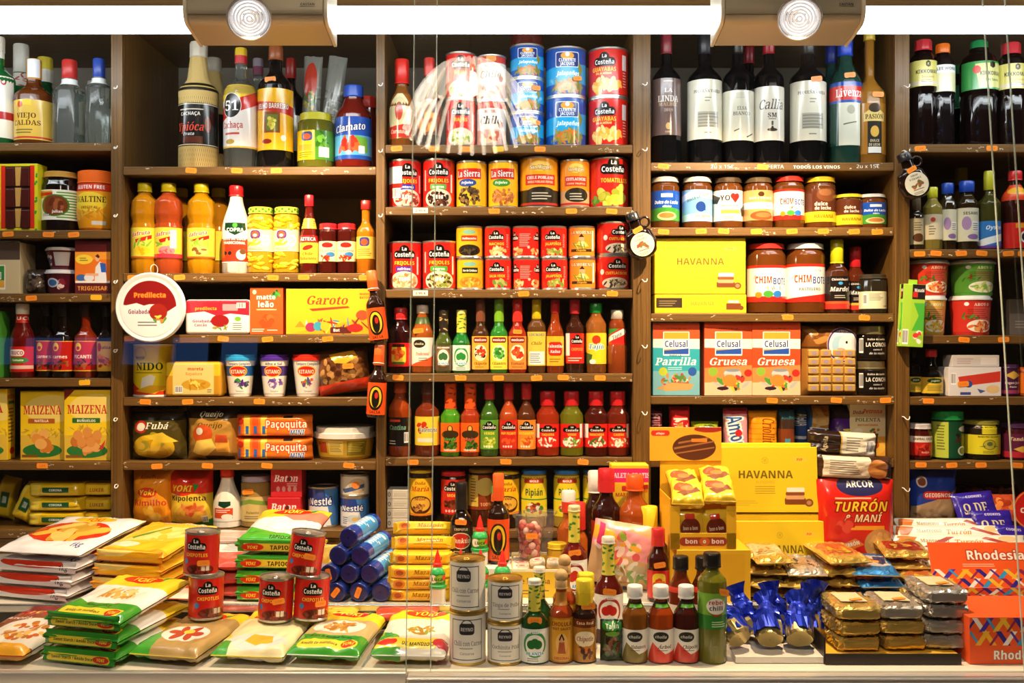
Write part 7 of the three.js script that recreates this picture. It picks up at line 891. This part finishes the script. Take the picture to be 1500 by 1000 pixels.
{ // foil bricks in a yellow tray on the front step
  const g = thing('carton_tray', 'shallow yellow and black carton tray under the foil bricks', 'tray'), x0 = X(1206, 0.5), x1 = X(1404, 0.5), W = x1 - x0, ym = mat('#e0b030', 0.45), bm = mat('#241a16', 0.4);
  const q = (n, w, h, d, x, y, z, m) => { part(n, roundBox(w, h, d, 0.0006), m, g).position.set(x, y, z); };
  q('floor_panel', W, 0.016, 0.17, 0, 0.008, 0, ym); q('front_panel', W, 0.02, 0.003, 0, 0.01, 0.087, bm); q('side_panel', 0.003, 0.05, 0.17, -W / 2, 0.025, 0, bm);
  g.position.set((x0 + x1) / 2, T2.y + 0.0008, 0.425);
  const brick = (s) => {   // crinkled foil: a softened block with many small facets
    let b = new THREE.BoxGeometry(1, 1, 1, 13, 5, 17); const p = b.attributes.position, H = [0.041, 0.0128, 0.0615];
    for (let i = 0; i < p.count; i++) {
      const v = [p.getX(i) * 2, p.getY(i) * 2, p.getZ(i) * 2], m = Math.max(...v.map(Math.abs)), L = Math.pow(v.reduce((q, e) => q + Math.pow(Math.abs(e), 9), 0), 1 / 9), f = m / L;
      const q = v.map((e, k) => e * f * H[k]), n = (t, a) => (noise(q[0] * a + q[2] * 31, q[1] * a * 1.6 + q[2] * a, s * 7 + t) - 0.5);
      p.setXYZ(i, q[0] + n(1, 90) * 0.006 + n(4, 240) * 0.004, q[1] + n(2, 90) * 0.0035 + n(5, 240) * 0.0022, q[2] + n(3, 90) * 0.006 + n(6, 240) * 0.004);
    }
    b = b.toNonIndexed(); b.computeVertexNormals(); return b;
  };
  [[1243, ['#d8b65c', '#d4ae50', '#dcbe6a'], 'gold'], [1307, ['#d6b256', '#d8b65c', '#bdb6a6'], 'gold with a silver top'], [1370, ['#a9a69c', '#b4b0a6', '#aba79d', '#bcb8ae'], 'silver']].forEach(([px, cols, nm], si) => cols.forEach((c, i) => {
    const z = 0.43 - si * 0.006, o = thing('foil_brick', `crinkled ${c.startsWith('#b') || c.startsWith('#a') ? 'silver' : 'gold'} foil brick, ${i === cols.length - 1 ? 'top' : ['bottom', 'second', 'third'][i]} of the ${nm} stack`, 'packet', 'crinkled foil bricks in the tray');
    part('foil_wrap', brick(si * 10 + i), mat(c, 0.24, 0.7), o); const fold = part('end_fold', brick(si * 10 + i + 50), mat(c, 0.24, 0.7), o); fold.scale.set(0.8, 0.62, 0.07); fold.position.z = 0.0615;
    if (i === cols.length - 1) { const lb = part('paper_label', pillow(0.05, 0.07, 0.003, cell('#d9c49a'), cell('#d9c49a'), si, { nx: 4, ny: 4 }), printMat(cell('#d9c49a')), o); lb.rotation.x = -Math.PI / 2; lb.position.set(0, 0.0145, 0.03); stickerOn(o, 0.006, 0.0172, 0.02, 0.4).rotation.x = -Math.PI / 2; }
    o.position.set(X(px, z) + rr(-0.002, 0.002), T2.y + 0.016 + 0.0155 + i * 0.0285, z); o.rotation.y = rr(-0.1, 0.1);
  }));
}
{ // twisted blue and gold chocolates
  const g0 = thing('carton_tray', 'white and black carton tray under the twisted blue chocolates', 'tray'); part('floor_panel', roundBox(0.17, 0.012, 0.15, 0.0006), mat('#e4ddd0', 0.45), g0).position.y = 0.006; part('back_panel', roundBox(0.17, 0.05, 0.003, 0.0006), mat('#2a2222', 0.4), g0).position.set(0, 0.025, -0.073); g0.position.set(X(1130, 0.43), T2.y + 0.0008, 0.43);
  const spots = [[1084, 0.475, 0.35, 'front row beside the green bottle'], [1128, 0.48, -0.1, 'front row middle'], [1172, 0.478, -0.15, 'front row beside the gold bricks'], [1102, 0.405, 0.3, 'back row beside the green bottle'], [1140, 0.4, 0.1, 'back row middle'], [1168, 0.41, -0.35, 'back row beside the gold bricks'], [1190, 0.392, -0.2, 'back corner against the gold bricks']];
  spots.forEach(([px, z, t, lab], i) => {
    const o = thing('twist_chocolate', `gold chocolate with blue twisted wrapper, ${lab}`, 'chocolate', 'twisted blue and gold chocolates'), R = 0.0255;
    const rough = (geo, s, a) => { const p = geo.attributes.position; for (let k = 0; k < p.count; k++) { const x = p.getX(k), y = p.getY(k), zz = p.getZ(k), f = 1 + (noise(Math.atan2(zz, x) * 3 + 7, y * 120, s) - 0.5) * a; p.setXYZ(k, x * f, y, zz * f); } const q = geo.toNonIndexed(); q.computeVertexNormals(); return q; };
    part('gold_base', rough(new THREE.LatheGeometry(profile([[0.001, 0], [R * 0.9, 0], [R, 0.006], [R, 0.028], [R * 0.96, 0.034]]).map(([r, y]) => new THREE.Vector2(r, y)), 22), i, 0.22), mat('#cdb878', 0.3, 0.85), o);
    part('blue_twist', rough(new THREE.LatheGeometry(profile([[R * 1.02, 0.009], [R * 1.03, 0.036], [R * 0.95, 0.052, 3], [R * 0.62, 0.07, 4], [R * 0.5, 0.08, 3], [R * 0.85, 0.1, 2]]).map(([r, y]) => new THREE.Vector2(r, y)), 30), i + 20, 0.4), mat('#1c36b8', 0.28, 0.55), o);
    o.position.set(X(px, z), T2.y + 0.013 + (i > 2 ? 0.012 : 0.006), z); o.rotation.set(i < 3 ? -0.9 : -0.35, 0, t, 'YXZ');
    if (i < 3) o.position.y += 0.018;
  });
}
{ // long white nougat bars, purple packets, patterned boxes
  const words = ['rearmost', 'second', 'third', 'fourth', 'fifth', 'frontmost'];
  [[1392, 0.05, 786, 150], [1398, 0.078, 797, 170], [1412, 0.112, 812, 196], [1424, 0.15, 838, 196], [1430, 0.19, 856, 190], [1434, 0.2, 872, 186]].forEach(([px, z, py, w], i) => {
    const c = cell(i === 2 ? cornB : cornetto, 190, 34), W = w * K(z), o = thing('nougat_bar', `long white wrapped nougat bar, ${words[i]} of the slanted pile`, 'candy bar', 'long white nougat bars');
    const m = part('wrapper', pillow(W, 0.05, 0.019, c, c, 300 + i, { wr: 0.1, pe: 8, seal: 0.02, nx: 30, ny: 8 }), printMat(c, 'film'), o); m.rotation.x = i > 3 ? -1.2 : -0.75;
    for (const s of [-1, 1]) { const e = part('end_fold', pillow(0.03, 0.045, 0.012, cell('#cf8a3a'), cell('#cf8a3a'), 330 + i, { nx: 6, ny: 6, wr: 0.4 }), printMat(cell('#cf8a3a'), 'foil'), o); e.position.set(s * (W / 2 - 0.004), 0.004, -0.012); e.rotation.x = -0.9; }
    o.position.set(X(px, z), Y(py, z), z);
  });
  function cornB(d) { cornetto(d); d.p([[20, 70], [40, 20], [46, 20], [26, 80]], '#a8402c'); }
  const qd = (d) => d.bg('#32209a').t('COOKIES', 50, 18, 12, '#d8d4e8', { w: 44 }).t('Ω DE', 46, 56, 46, '#d8d09a', { s: 1, w: 60 }).r(0, 88, 100, 6, '#4a3ac0');
  [[1436, 0.02, 775, 62, 48, 0.1, 'purple chocolate packet leaning behind the white bars'], [1460, 0.05, 796, 60, 44, 0.02, 'purple chocolate packet beside the red round sign'], [1488, 0.085, 822, 56, 46, -0.08, 'purple chocolate packet below the red round sign']].forEach(([px, z, py, w, h, t, lab]) => { bag({ y: Y(py, z), tier: 1 }, px, w, h, 0.022, qd, lab, { z, tilt: t, pitch: -0.5, sealc: '#2a1a86', name: 'chocolate_packet', cat: 'packet', on: { top: Y(py, z) } }); });
  bag({ y: Y(768, 0), tier: 1 }, 1474, 40, 40, 0.02, (d) => d.bg('#c8502c').food(50, 50, 40, 40, ['#a83a1c', '#e8883c'], 10, 0.4), 'orange brown packet behind the purple packets', { z: 0.0, pitch: -0.4, name: 'chocolate_packet', cat: 'packet', on: { top: Y(768, 0) } });
  const sg = thing('round_sign', 'red round card sign with white letters', 'sign'), sc = cell((d) => d.bg('#d0241f').ring(50, 50, 47, 47, '#e8a048', 4).t('café', 42, 50, 24, '#fff', { w: 70 }), 60, 60), r = 0.045, dg = new THREE.CylinderGeometry(r, r, 0.002, 40); part('card', dg, mat('#d0241f', 0.35), sg).rotation.x = Math.PI / 2; const fc = part('print', remap(new THREE.CircleGeometry(r, 40), sc), printMat(sc, 'gloss'), sg); fc.position.z = 0.0012; part('stem', new THREE.CylinderGeometry(0.002, 0.002, 0.16, 8), plastic('#c8c4ba'), sg).position.set(0, -0.1, -0.003); sg.position.set(X(1513, 0.09), Y(746, 0.09), 0.09);
  const pat = (d, y0, y1) => { const cs = ['#2a1f8a', '#f0b82c', '#2f9ad0', '#f4ece0', '#8a1c50', '#f0b82c', '#4a2aa0']; for (let r = 0; r < 2; r++) for (let i = 0; i < 17; i++) { const x = i * 6.4 - 4 + r * 3, h = (y1 - y0) * 0.24, y = y0 + (y1 - y0) * (0.27 + r * 0.46), w = i % 3 ? 5 : 2.6, c = cs[(i * 3 + r * 2) % 7]; d.p((i + r) % 2 ? [[x, y - h], [x + w, y - h], [x + 9 + w, y + h], [x + 9, y + h]] : [[x + 9, y - h], [x + 9 + w, y - h], [x + w, y + h], [x, y + h]], c); } };
  const rbF = (d) => { d.bg('#e8561c'); pat(d, 0, 62); d.r(0, 62, 100, 38, '#e8561c').t('Rhodesia', 46, 81, 26, '#f4ece0', { w: 48, k: '#6a6a6a', kw: 0.08 }); }, rbT = (d) => { d.bg('#ec5a1e').t('Rhodesia', 62, 28, 26, '#fbf4ea', { w: 56, k: '#b83a10' }).lines(30, 46, 30, 2, 4, '#f8c8a8'); pat(d, 56, 98); };
  box(T2, 1468, 150, 66, 0.16, rbF, 'orange candy bar carton with colourful zigzag print, lower of two', { z: 0.43 });
  const up = thing('display_carton', 'open orange candy bar carton with zigzag print on the step', 'box'), cz = 0.235, W = 158 * K(0.25), c = cell(rbT, 158, 76), fr = part('lid_panel', printedBox(W, 0.1, 0.002, c, c, c, 0.0006), printMat(c, 'card'), up); fr.position.set(0, 0.068, -0.005); fr.rotation.x = -0.42;
  const pc = cell((d) => { d.bg('#e8461c'); pat(d, 0, 100); }, 158, 26), fp = part('front_panel', printedBox(W, 0.03, 0.002, pc, pc, pc, 0.0006), printMat(pc, 'card'), up); fp.position.set(0, 0.015, 0.028); const bp = part('bottom_panel', printedBox(W, 0.002, 0.06, pc, pc, pc, 0.0006), printMat(pc, 'card'), up); bp.position.set(0, 0.001, 0);
  for (const s of [-1, 1]) { const q = part('side_panel', printedBox(0.002, 0.03, 0.06, pc, pc, pc, 0.0006), printMat(pc, 'card'), up); q.position.set(s * W / 2, 0.015, 0); }
  up.position.set(X(1448, 0.25), T1.y + 0.0008, cz);
}

// ---------- front step: flour bags, chipotle cans, grey cans, bottles, against the glass ----------
let chipBase;
{
  const green = (top, pic, cols) => (d) => { d.bg(top).r(0, 0, 100, 34, '#f4da2c'); yokiTop(d, 50, 16, 56, 11); d.e(50, 52, 38, 15, '#f2ece0').food(50, 52, 30, 11, cols, 26, 0.26).p([[0, 62], [30, 74], [100, 70], [100, 100], [0, 100]], '#3a9e2c').t(pic, 50, 77, 6, '#12300e', { i: 1, w: 60 }).rb(10, 83, 82, 12, '#f0d83a', 5).t('Amido de mandioca', 40, 89, 5, '#222', { w: 50 }).e(80, 89, 10, 5, '#d8301c').t('YOKI', 80, 89, 6, '#f8e83a', { i: 1, w: 16 }); };
  const amEdge = (d) => d.bg('#2f8f28').rb(6, 34, 88, 54, '#f0d83a', 20).t('Sweet Starch / Amido Doce', 42, 60, 30, '#1c2410', { w: 58 }).e(82, 60, 11, 24, '#d8301c').t('YOKI', 82, 60, 28, '#f8e83a', { i: 1, w: 16 });
  flat(36, 0.412, T2.y, 0.139, 0.23, 0.036, (d) => d.bg('#8a4a24').r(0, 0, 100, 22, '#b82a1c').t('YOKI', 44, 12, 16, '#f8d83a', { i: 1 }).t('FAROFA', 24, 34, 10, '#f4ecd8', { w: 44 }).e(66, 66, 44, 34, '#ece6d8').food(66, 64, 32, 24, ['#d8902c', '#e8b860', '#c85a24', '#b8742c'], 40, 0.16).r(0, 90, 100, 10, '#e8a82c'), 'brown toasted flour bag with a white plate picture', { sealc: '#c8381c', yaw: -0.1, pitch: 0.05 });
  let y = T2.y; ['bottom', 'middle', 'top'].forEach((n, i) => { const o = flat(172 + i * 3, 0.412, y, 0.165, 0.225, 0.027, green('#f4f2ec', 'Amido Doce', ['#e0b45c', '#c8923c', '#ecd08a']), `starch bag with green edge, ${n} of its stack`, { ...seals, yaw: -0.28, pitch: i === 2 ? 0.12 : 0.05, front: amEdge, g: 'stacked starch bags' }); y = o.top; });
  const b1 = flat(286, 0.412, T2.y, 0.139, 0.23, 0.032, (d) => { d.bg('#b8995e').r(0, 0, 100, 26, '#f4d22c').r(0, 0, 100, 8, '#d8381c'); yokiTop(d, 46, 22, 60, 9); d.p([[0, 60], [24, 70], [30, 100], [0, 100]], '#4aa83a').e(52, 66, 34, 17, '#f0ece4'); for (let i = 0; i < 6; i++) d.e(52 + Math.cos(i * 1.05) * 16, 65 + Math.sin(i * 1.05) * 8, 10, 4.5, '#b84a34', i * 1.05); d.e(54, 62, 8, 4, '#e8d04a'); }, 'brown flour bag with white oval and red petals', { sealc: '#e8c83a', yaw: -0.22, pitch: 0.05 });
  flat(392, 0.412, T2.y, 0.139, 0.23, 0.032, (d) => { d.bg('#f0e6b4').r(0, 0, 100, 28, '#f6d834'); yokiTop(d, 50, 24, 70, 9); d.e(56, 82, 40, 15, '#e8e4dc').p([[38, 84], [44, 70], [72, 72], [78, 86], [58, 92]], '#e8b83c').p([[6, 62], [14, 76], [0, 78]], '#f4d82c').p([[0, 78], [20, 84], [22, 100], [0, 100]], '#4aa83a'); }, 'cream coloured flour bag with yellow top under chipotle cans', { sealc: '#f0d83a', yaw: -0.1, pitch: 0.05 });
  flat(499, 0.412, T2.y, 0.139, 0.23, 0.034, green('#c8b078', 'Farinha de Mandioca Torrada', ['#c8923c', '#e0b060', '#b87c2c']), 'tan and green toasted flour bag with plate picture', { ...seals, yaw: -0.12, pitch: 0.05 });
  flat(612, 0.412, T2.y, 0.139, 0.23, 0.034, (d) => { d.bg('#ece8da').r(0, 0, 100, 34, '#f6dc2c').t('FARINHA DE MANDIOCA', 50, 6, 4, '#8a5a1c', {}); yokiTop(d, 56, 19, 62, 12); d.p([[0, 56], [30, 74], [40, 100], [0, 100]], '#4aa83a').e(58, 62, 34, 14, '#f4f0e4').food(58, 62, 24, 9, ['#c89a3c', '#a87a2c', '#8a9a3c'], 24, 0.26).rb(2, 80, 86, 16, '#f2dc3a', 4).e(18, 88, 14, 6, '#d8301c').t('DE MANDIOCA', 62, 91, 7, '#1c1c10', { w: 46 }).e(94, 88, 14, 8, '#c8283a'); }, 'white and yellow cassava flour bag beside the grey cans', { ...seals, yaw: -0.06, pitch: 0.05 });
  for (const [px, lab, c] of [[478, 'yellow bag behind the tan flour bag', '#e8c83a'], [596, 'red and yellow bag behind the cassava flour', '#d84a2c']]) flat(px, 0.312, T2.y + 0.03, 0.13, 0.05, 0.016, (d) => d.bg(c).t('YOKI', 50, 40, 30, '#d8301c', { i: 1, w: 50 }), lab, { sealc: c, yaw: 0.05 });
  const chip = (d) => { d.bg('#cf2118'); plaque(d, 44, 30, 58, 19); d.t('CHIPOTLES', 46, 51, 12, '#ffd23a', { w: 64 }).e(14, 68, 7, 7, '#3a8ad0').e(58, 88, 40, 14, '#6a1c12').food(56, 88, 34, 10, ['#8a2c18', '#4a140c', '#a84a2c'], 18, 0.3).rb(62, 76, 10, 14, '#f0e4d4', 1).rb(74, 76, 10, 14, '#f0e4d4', 1); };
  const ch = (px, z, y, yaw, tilt, st, lab) => can({ y, tier: 1 }, px, 51, 63, chip, lab, { z, yaw, tilt, tab: 1, st, sx: 0.35, on: { top: y } });
  const yB = T2.y + 0.048, H = 63 * K(0.36);
  ch(301, 0.36, yB, 0.5, -0.03, 0, 'chipotle can turned sideways on the brown flour bag'); ch(294, 0.36, yB + H + 0.0005, 0.05, -0.05, 0.32, 'chipotle can stacked on the sideways chipotle can');
  ch(403, 0.375, yB, 0, -0.05, 0.5, 'chipotle can standing alone on the cream flour bag'); ch(455, 0.37, yB + 0.001, 0.35, -0.06, 0.4, 'chipotle can under a tilted chipotle can'); ch(444, 0.37, yB + H + 0.001, 0.05, -0.14, 0.5, 'tilted chipotle can on top of another chipotle can');
}
{
  const grey = (t) => (d) => d.bg('#e4e1d6').r(6, 8, 88, 1.6, '#2a2a2e').r(6, 92, 88, 1.6, '#2a2a2e').r(6, 8, 2, 86, '#2a2a2e').r(92, 8, 2, 86, '#2a2a2e').rb(30, 16, 40, 24, '#26262c', 6).ring(50, 18, 14, 9, '#26262c', 3).t('REYNO', 50, 29, 10, '#d8d4cc', { w: 34 }).t(t, 52, 58, 13, '#4a4640', { s: 1, n: 1, w: 80 }).t('Conserva', 50, 80, 7, '#6a665c', { n: 1 }).lines(30, 68, 40, 1, 5, '#8a867c');
  const a = can(T2, 685, 54, 75, grey('Chili con Carne'), 'grey label gold rimmed can, lower of the taller pair', { z: 0.487, m: goldTin(), kind: 'paper' }); can(T2, 685, 53, 76, grey('Chili con Carne'), 'grey label gold rimmed can, upper of the taller pair', { z: 0.487, m: goldTin(), kind: 'paper', on: a, tab: 1, yaw: -0.2 });
  const b = can(T2, 740, 53, 60, grey('Cochinita Pibil'), 'grey label gold rimmed can, lower of the shorter pair', { z: 0.487, m: goldTin(), kind: 'paper' }); can(T2, 740, 52, 62, grey('Tinga de Pollo'), 'grey label gold rimmed can, upper of the shorter pair', { z: 0.487, m: goldTin(), kind: 'paper', on: b, tab: 1 });
  const neckY = patternNeck('#d8cc4a', '#3a7a2c');
  bottle(T2, 790, 38, 120, { z: 0.415, p: [0.46, 0.64, 0.42, 0.94, 0.48], c: '#14521c', cap: '#e8e4d4', n: [0.62, 0.94, neckY] }, 'green habanero bottle behind the front green one');
  bottle(T2, 783, 42, 119, { z: 0.487, p: [0.46, 0.64, 0.42, 0.94, 0.48], c: '#14521c', cap: '#e8e4d4', n: [0.62, 0.94, neckY], st: 0.53, l: [0.02, 0.43, hab('#e8ece4', '#2f8a4a', '#1f6a2c')] }, 'green habanero bottle with leafy neck beside the grey cans');
  const woodCap = (o) => part('cap_knob', new THREE.SphereGeometry(0.0125, 18, 14), mat('#c8a26a', 0.5), o);
  const cholula = (d) => d.bg('#b8861c').rb(8, 4, 84, 92, '#d89a24', 6).t('CHOLULA', 50, 14, 13, '#7a1c10', { w: 88 }).t('HOT SAUCE', 50, 25, 8, '#5a2a10', {}).e(50, 58, 24, 24, '#e8b860').p([[34, 80], [40, 54], [60, 54], [66, 80]], '#a8542c').e(50, 46, 9, 9, '#d8a070').p([[39, 48], [50, 34], [61, 48], [58, 52], [50, 40], [42, 52]], '#2a1810').t('ORIGINAL', 50, 91, 8, '#8a1c10', { w: 64 });
  for (const [px, z, lab, dy] of [[822, 0.487, 'hot sauce bottle with wooden ball cap at the glass', 0], [827, 0.42, 'hot sauce bottle with wooden ball cap behind its twin', 6]]) { const o = bottle(T2, px, 35, 118 + dy, { z, p: [0.6, 0.76, 0.44, 0.9, 0.52], c: '#b8481a', cap: '#c0985e', cm: mat('#c8a26a', 0.5), l: [0.02, 0.56, cholula], n: [0.7, 0.86, '#a8742c'] }, lab); woodCap(o).position.y = (118 + dy) * K(z) + 0.008; }
  const hb = (d) => d.bg('#a8701c').r(0, 0, 100, 20, '#6a2a10').t('Casa Real', 50, 10, 9, '#f0d8a0', {}).e(50, 46, 46, 18, '#e8d8b0').t('Chipotle', 50, 46, 14, '#7a1c10', { i: 1, s: 1, w: 74 }).food(50, 78, 40, 16, ['#6a2a10', '#c8782c', '#3a1810'], 16, 0.3);
  bottle(T2, 858, 34, 112, { z: 0.42, p: [0.56, 0.68, 0.6, 0.7, 0.74], c: '#2a120a', cap: '#e8cc2c', cap2: '#e0c024' }, 'dark chipotle bottle with yellow cap behind its twin');
  bottle(T2, 856, 34, 119, { z: 0.487, p: [0.56, 0.68, 0.6, 0.7, 0.74], c: '#2a120a', cap: '#e8cc2c', cap2: '#e0c024', st: 0.69, sx: 0.3, l: [0.02, 0.54, hb] }, 'dark chipotle bottle with yellow cap at the glass');
  const gp = bag(T2, 896, 34, 60, 0.035, (d) => d.bg('#24381a').food(50, 60, 44, 34, ['#5a2a1c', '#3a5a1c', '#7a4a2c', '#2a1810'], 30, 0.24).rb(8, 4, 84, 18, '#2f8a2c', 6).t('Tajín', 50, 13, 14, '#f0ece0', {}).e(50, 30, 30, 6, '#6a9a2c'), 'small green snack bag at the glass under the red habanero bottle', { z: 0.487, sealc: '#2f8a2c', wr: 0.2 });
  bottle(T2, 891, 43, 152, { z: 0.36, p: [0.46, 0.68, 0.4, 0.94, 0.46], c: '#5a120c', cap: '#e8e4d4', n: [0.64, 0.94, neckY], st: 0.5, l: [0.14, 0.47, hab('#e8e6de', '#a8342a', '#c8281f')] }, 'tall red habanero bottle with yellow leafy neck behind the green snack bag');
  [[930, '#8a5014', '#7a6a2c', 'amber', 'Habanera'], [968, '#b8460f', '#d8402c', 'orange', 'Árbol'], [1005, '#4a1410', '#c83a2c', 'dark maroon', 'Chipotle']].forEach(([px, c, sw, word, nm]) => bottle(T2, px, 37, 110, { z: 0.487, p: [0.6, 0.8, 0.5, 0.84, 0.62], c, cap: '#ecebe6', l: [0.02, 0.45, (d) => d.bg('#ece8dc').p([[0, 100], [10, 40], [60, 74], [100, 60], [100, 100]], sw).e(44, 22, 30, 15, '#2a2a24').t('cholla', 44, 22, 12, '#d8d4c8', { i: 1 }).t(nm, 60, 52, 14, '#3a2a1c', { i: 1, s: 1, w: 60 }).lines(30, 62, 44, 1, 5)], n: [0.72, 0.8, (d) => d.bg('#1c1a16').r(36, 40, 30, 50, '#6ac03a')] }, `${word} sauce bottle with white cap at the glass`));
  [[997, 'beside the white caps'], [1030, 'behind the green label bottle']].forEach(([px, w]) => bottle(T2, px, 36, 126, { z: 0.37, p: [0.6, 0.82, 0.52, 0.85, 0.64], c: '#7a2c12', cap: '#161413', l: [0.06, 0.46, '#d8d0bc'], n: [0.6, 0.66, '#c83a2c'] }, 'red brown sauce bottle with black cap ' + w));
  bottle(T2, 1043, 42, 158, { z: 0.487, p: [0.74, 0.86, 0.46, 0.87, 0.62], c: '#7c7c1c', cap: '#161413', st: 0.66, sx: 0.5, l: [0.32, 0.65, (d) => d.bg('#7ab03a').r(0, 60, 100, 40, '#2f7a2c').e(56, 36, 34, 22, '#ece8dc').t('rebel', 56, 26, 17, '#a82a1c', { w: 56 }).t('chilli', 56, 42, 17, '#2a2a24', { w: 56 }).p([[26, 54], [56, 66], [86, 54], [56, 60]], '#a82a1c').lines(40, 78, 50, 3, 6, '#d8e8c0')] }, 'olive green sauce bottle with black cap and green label');
}
// chalk lettering on the shelf edge under the wines
{
  const tex = canvasTex(1024, 48, (g, w, h) => { g.clearRect(0, 0, w, h); g.fillStyle = '#f2efe6'; g.textBaseline = 'middle'; g.font = '34px sans-serif'; g.fillText('2u x 15€', 40, 24); g.fillText('OFERTA', 330, 24); g.font = 'bold 30px sans-serif'; g.fillText('TODOS LOS VINOS', 500, 26); g.font = '34px sans-serif'; g.fillText('2u x 15€', 850, 22); });
  const q = part('chalk_lettering', new THREE.PlaneGeometry(X(1300, 0) - X(1030, 0), 0.0165), new THREE.MeshStandardMaterial({ map: tex, transparent: true, roughness: 0.9 }), unit); q.position.set(X(1165, 0), D4[0].y - 0.0098, 0.0006);
}

// ---------- price stickers on the shelf edges ----------
const TAGS = [[[], [12, 71, 108], [46, -141], [-124], [62], []], [[280, 347, 405], [195, 263, 400, 445, 534], [190, 327, 392, 480], [213, 275, 380], [230, 304, 391, 511], []], [[581, 636, 683, -730, 791], [724, 837, 896], [767, 897], [583, 675, 730, 786, 825, 879], [605, 741, 854], []], [[972, 1117], [972, 1027, 1060, -1108, 1160, 1206, 1251, 1285], [1154, 1266], [1131, 1225, 1297], [], []], [[1348, 1453], [1347, 1371, 1408, 1438, 1477, 1499], [1412, 1470], [1360], [1349, 1394, 1437, 1490], []]];
const yellowTag = stickerGeo.map(([g]) => { const q = g.clone(), c = cell('#f2b92c'); for (let i = 0; i < q.attributes.uv.count; i++) q.attributes.uv.setXY(i, c.u0, c.v0); return [q, c]; });
TAGS.forEach((rows, b) => rows.forEach((list, r) => list.forEach((v) => {
  const px = Math.abs(v), s = S[b][r], near = items.filter((q) => q[1] === s).sort((m, n) => Math.abs(m[0] - px) - Math.abs(n[0] - px))[0];
  const [g, c] = (v < 0 ? yellowTag : stickerGeo)[stickerCount++ % 3];
  const o = new THREE.Mesh(g, printMat(c)); o.name = numbered('price_sticker'); o.castShadow = o.receiveShadow = true; scene.add(o);
  o.position.set(X(px, 0), s.y - 0.0098 + rr(-0.001, 0.001), 0.0003); o.rotation.z = rr(-0.09, 0.09);
  o.userData = { label: (v < 0 ? 'yellow' : 'orange') + ' price sticker on shelf edge below the ' + (near ? near[2] : 'shelf'), category: 'sticker', group: 'price stickers on the shelf edges' };
})));
for (const [r, lab] of [[1, 'white paper price tag on shelf edge under the red bean cans'], [2, 'white paper price tag on shelf edge above the hot sauces']]) {
  const c = cell((d) => d.bg('#e9e6d6').t('2,95 €', 50, 52, 60, '#3a3a34', { w: 70 }), 22, 9), o = new THREE.Mesh(printedBox(0.035, 0.0125, 0.0006, c, c, c, 0.0002), printMat(c)); o.name = numbered('price_tag'); o.castShadow = o.receiveShadow = true;
  o.userData = { label: lab, category: 'price tag' }; o.position.set(X(616, 0), S[2][r].y - 0.0085, 0.0006); scene.add(o);
}
renderer.render(scene, camera);
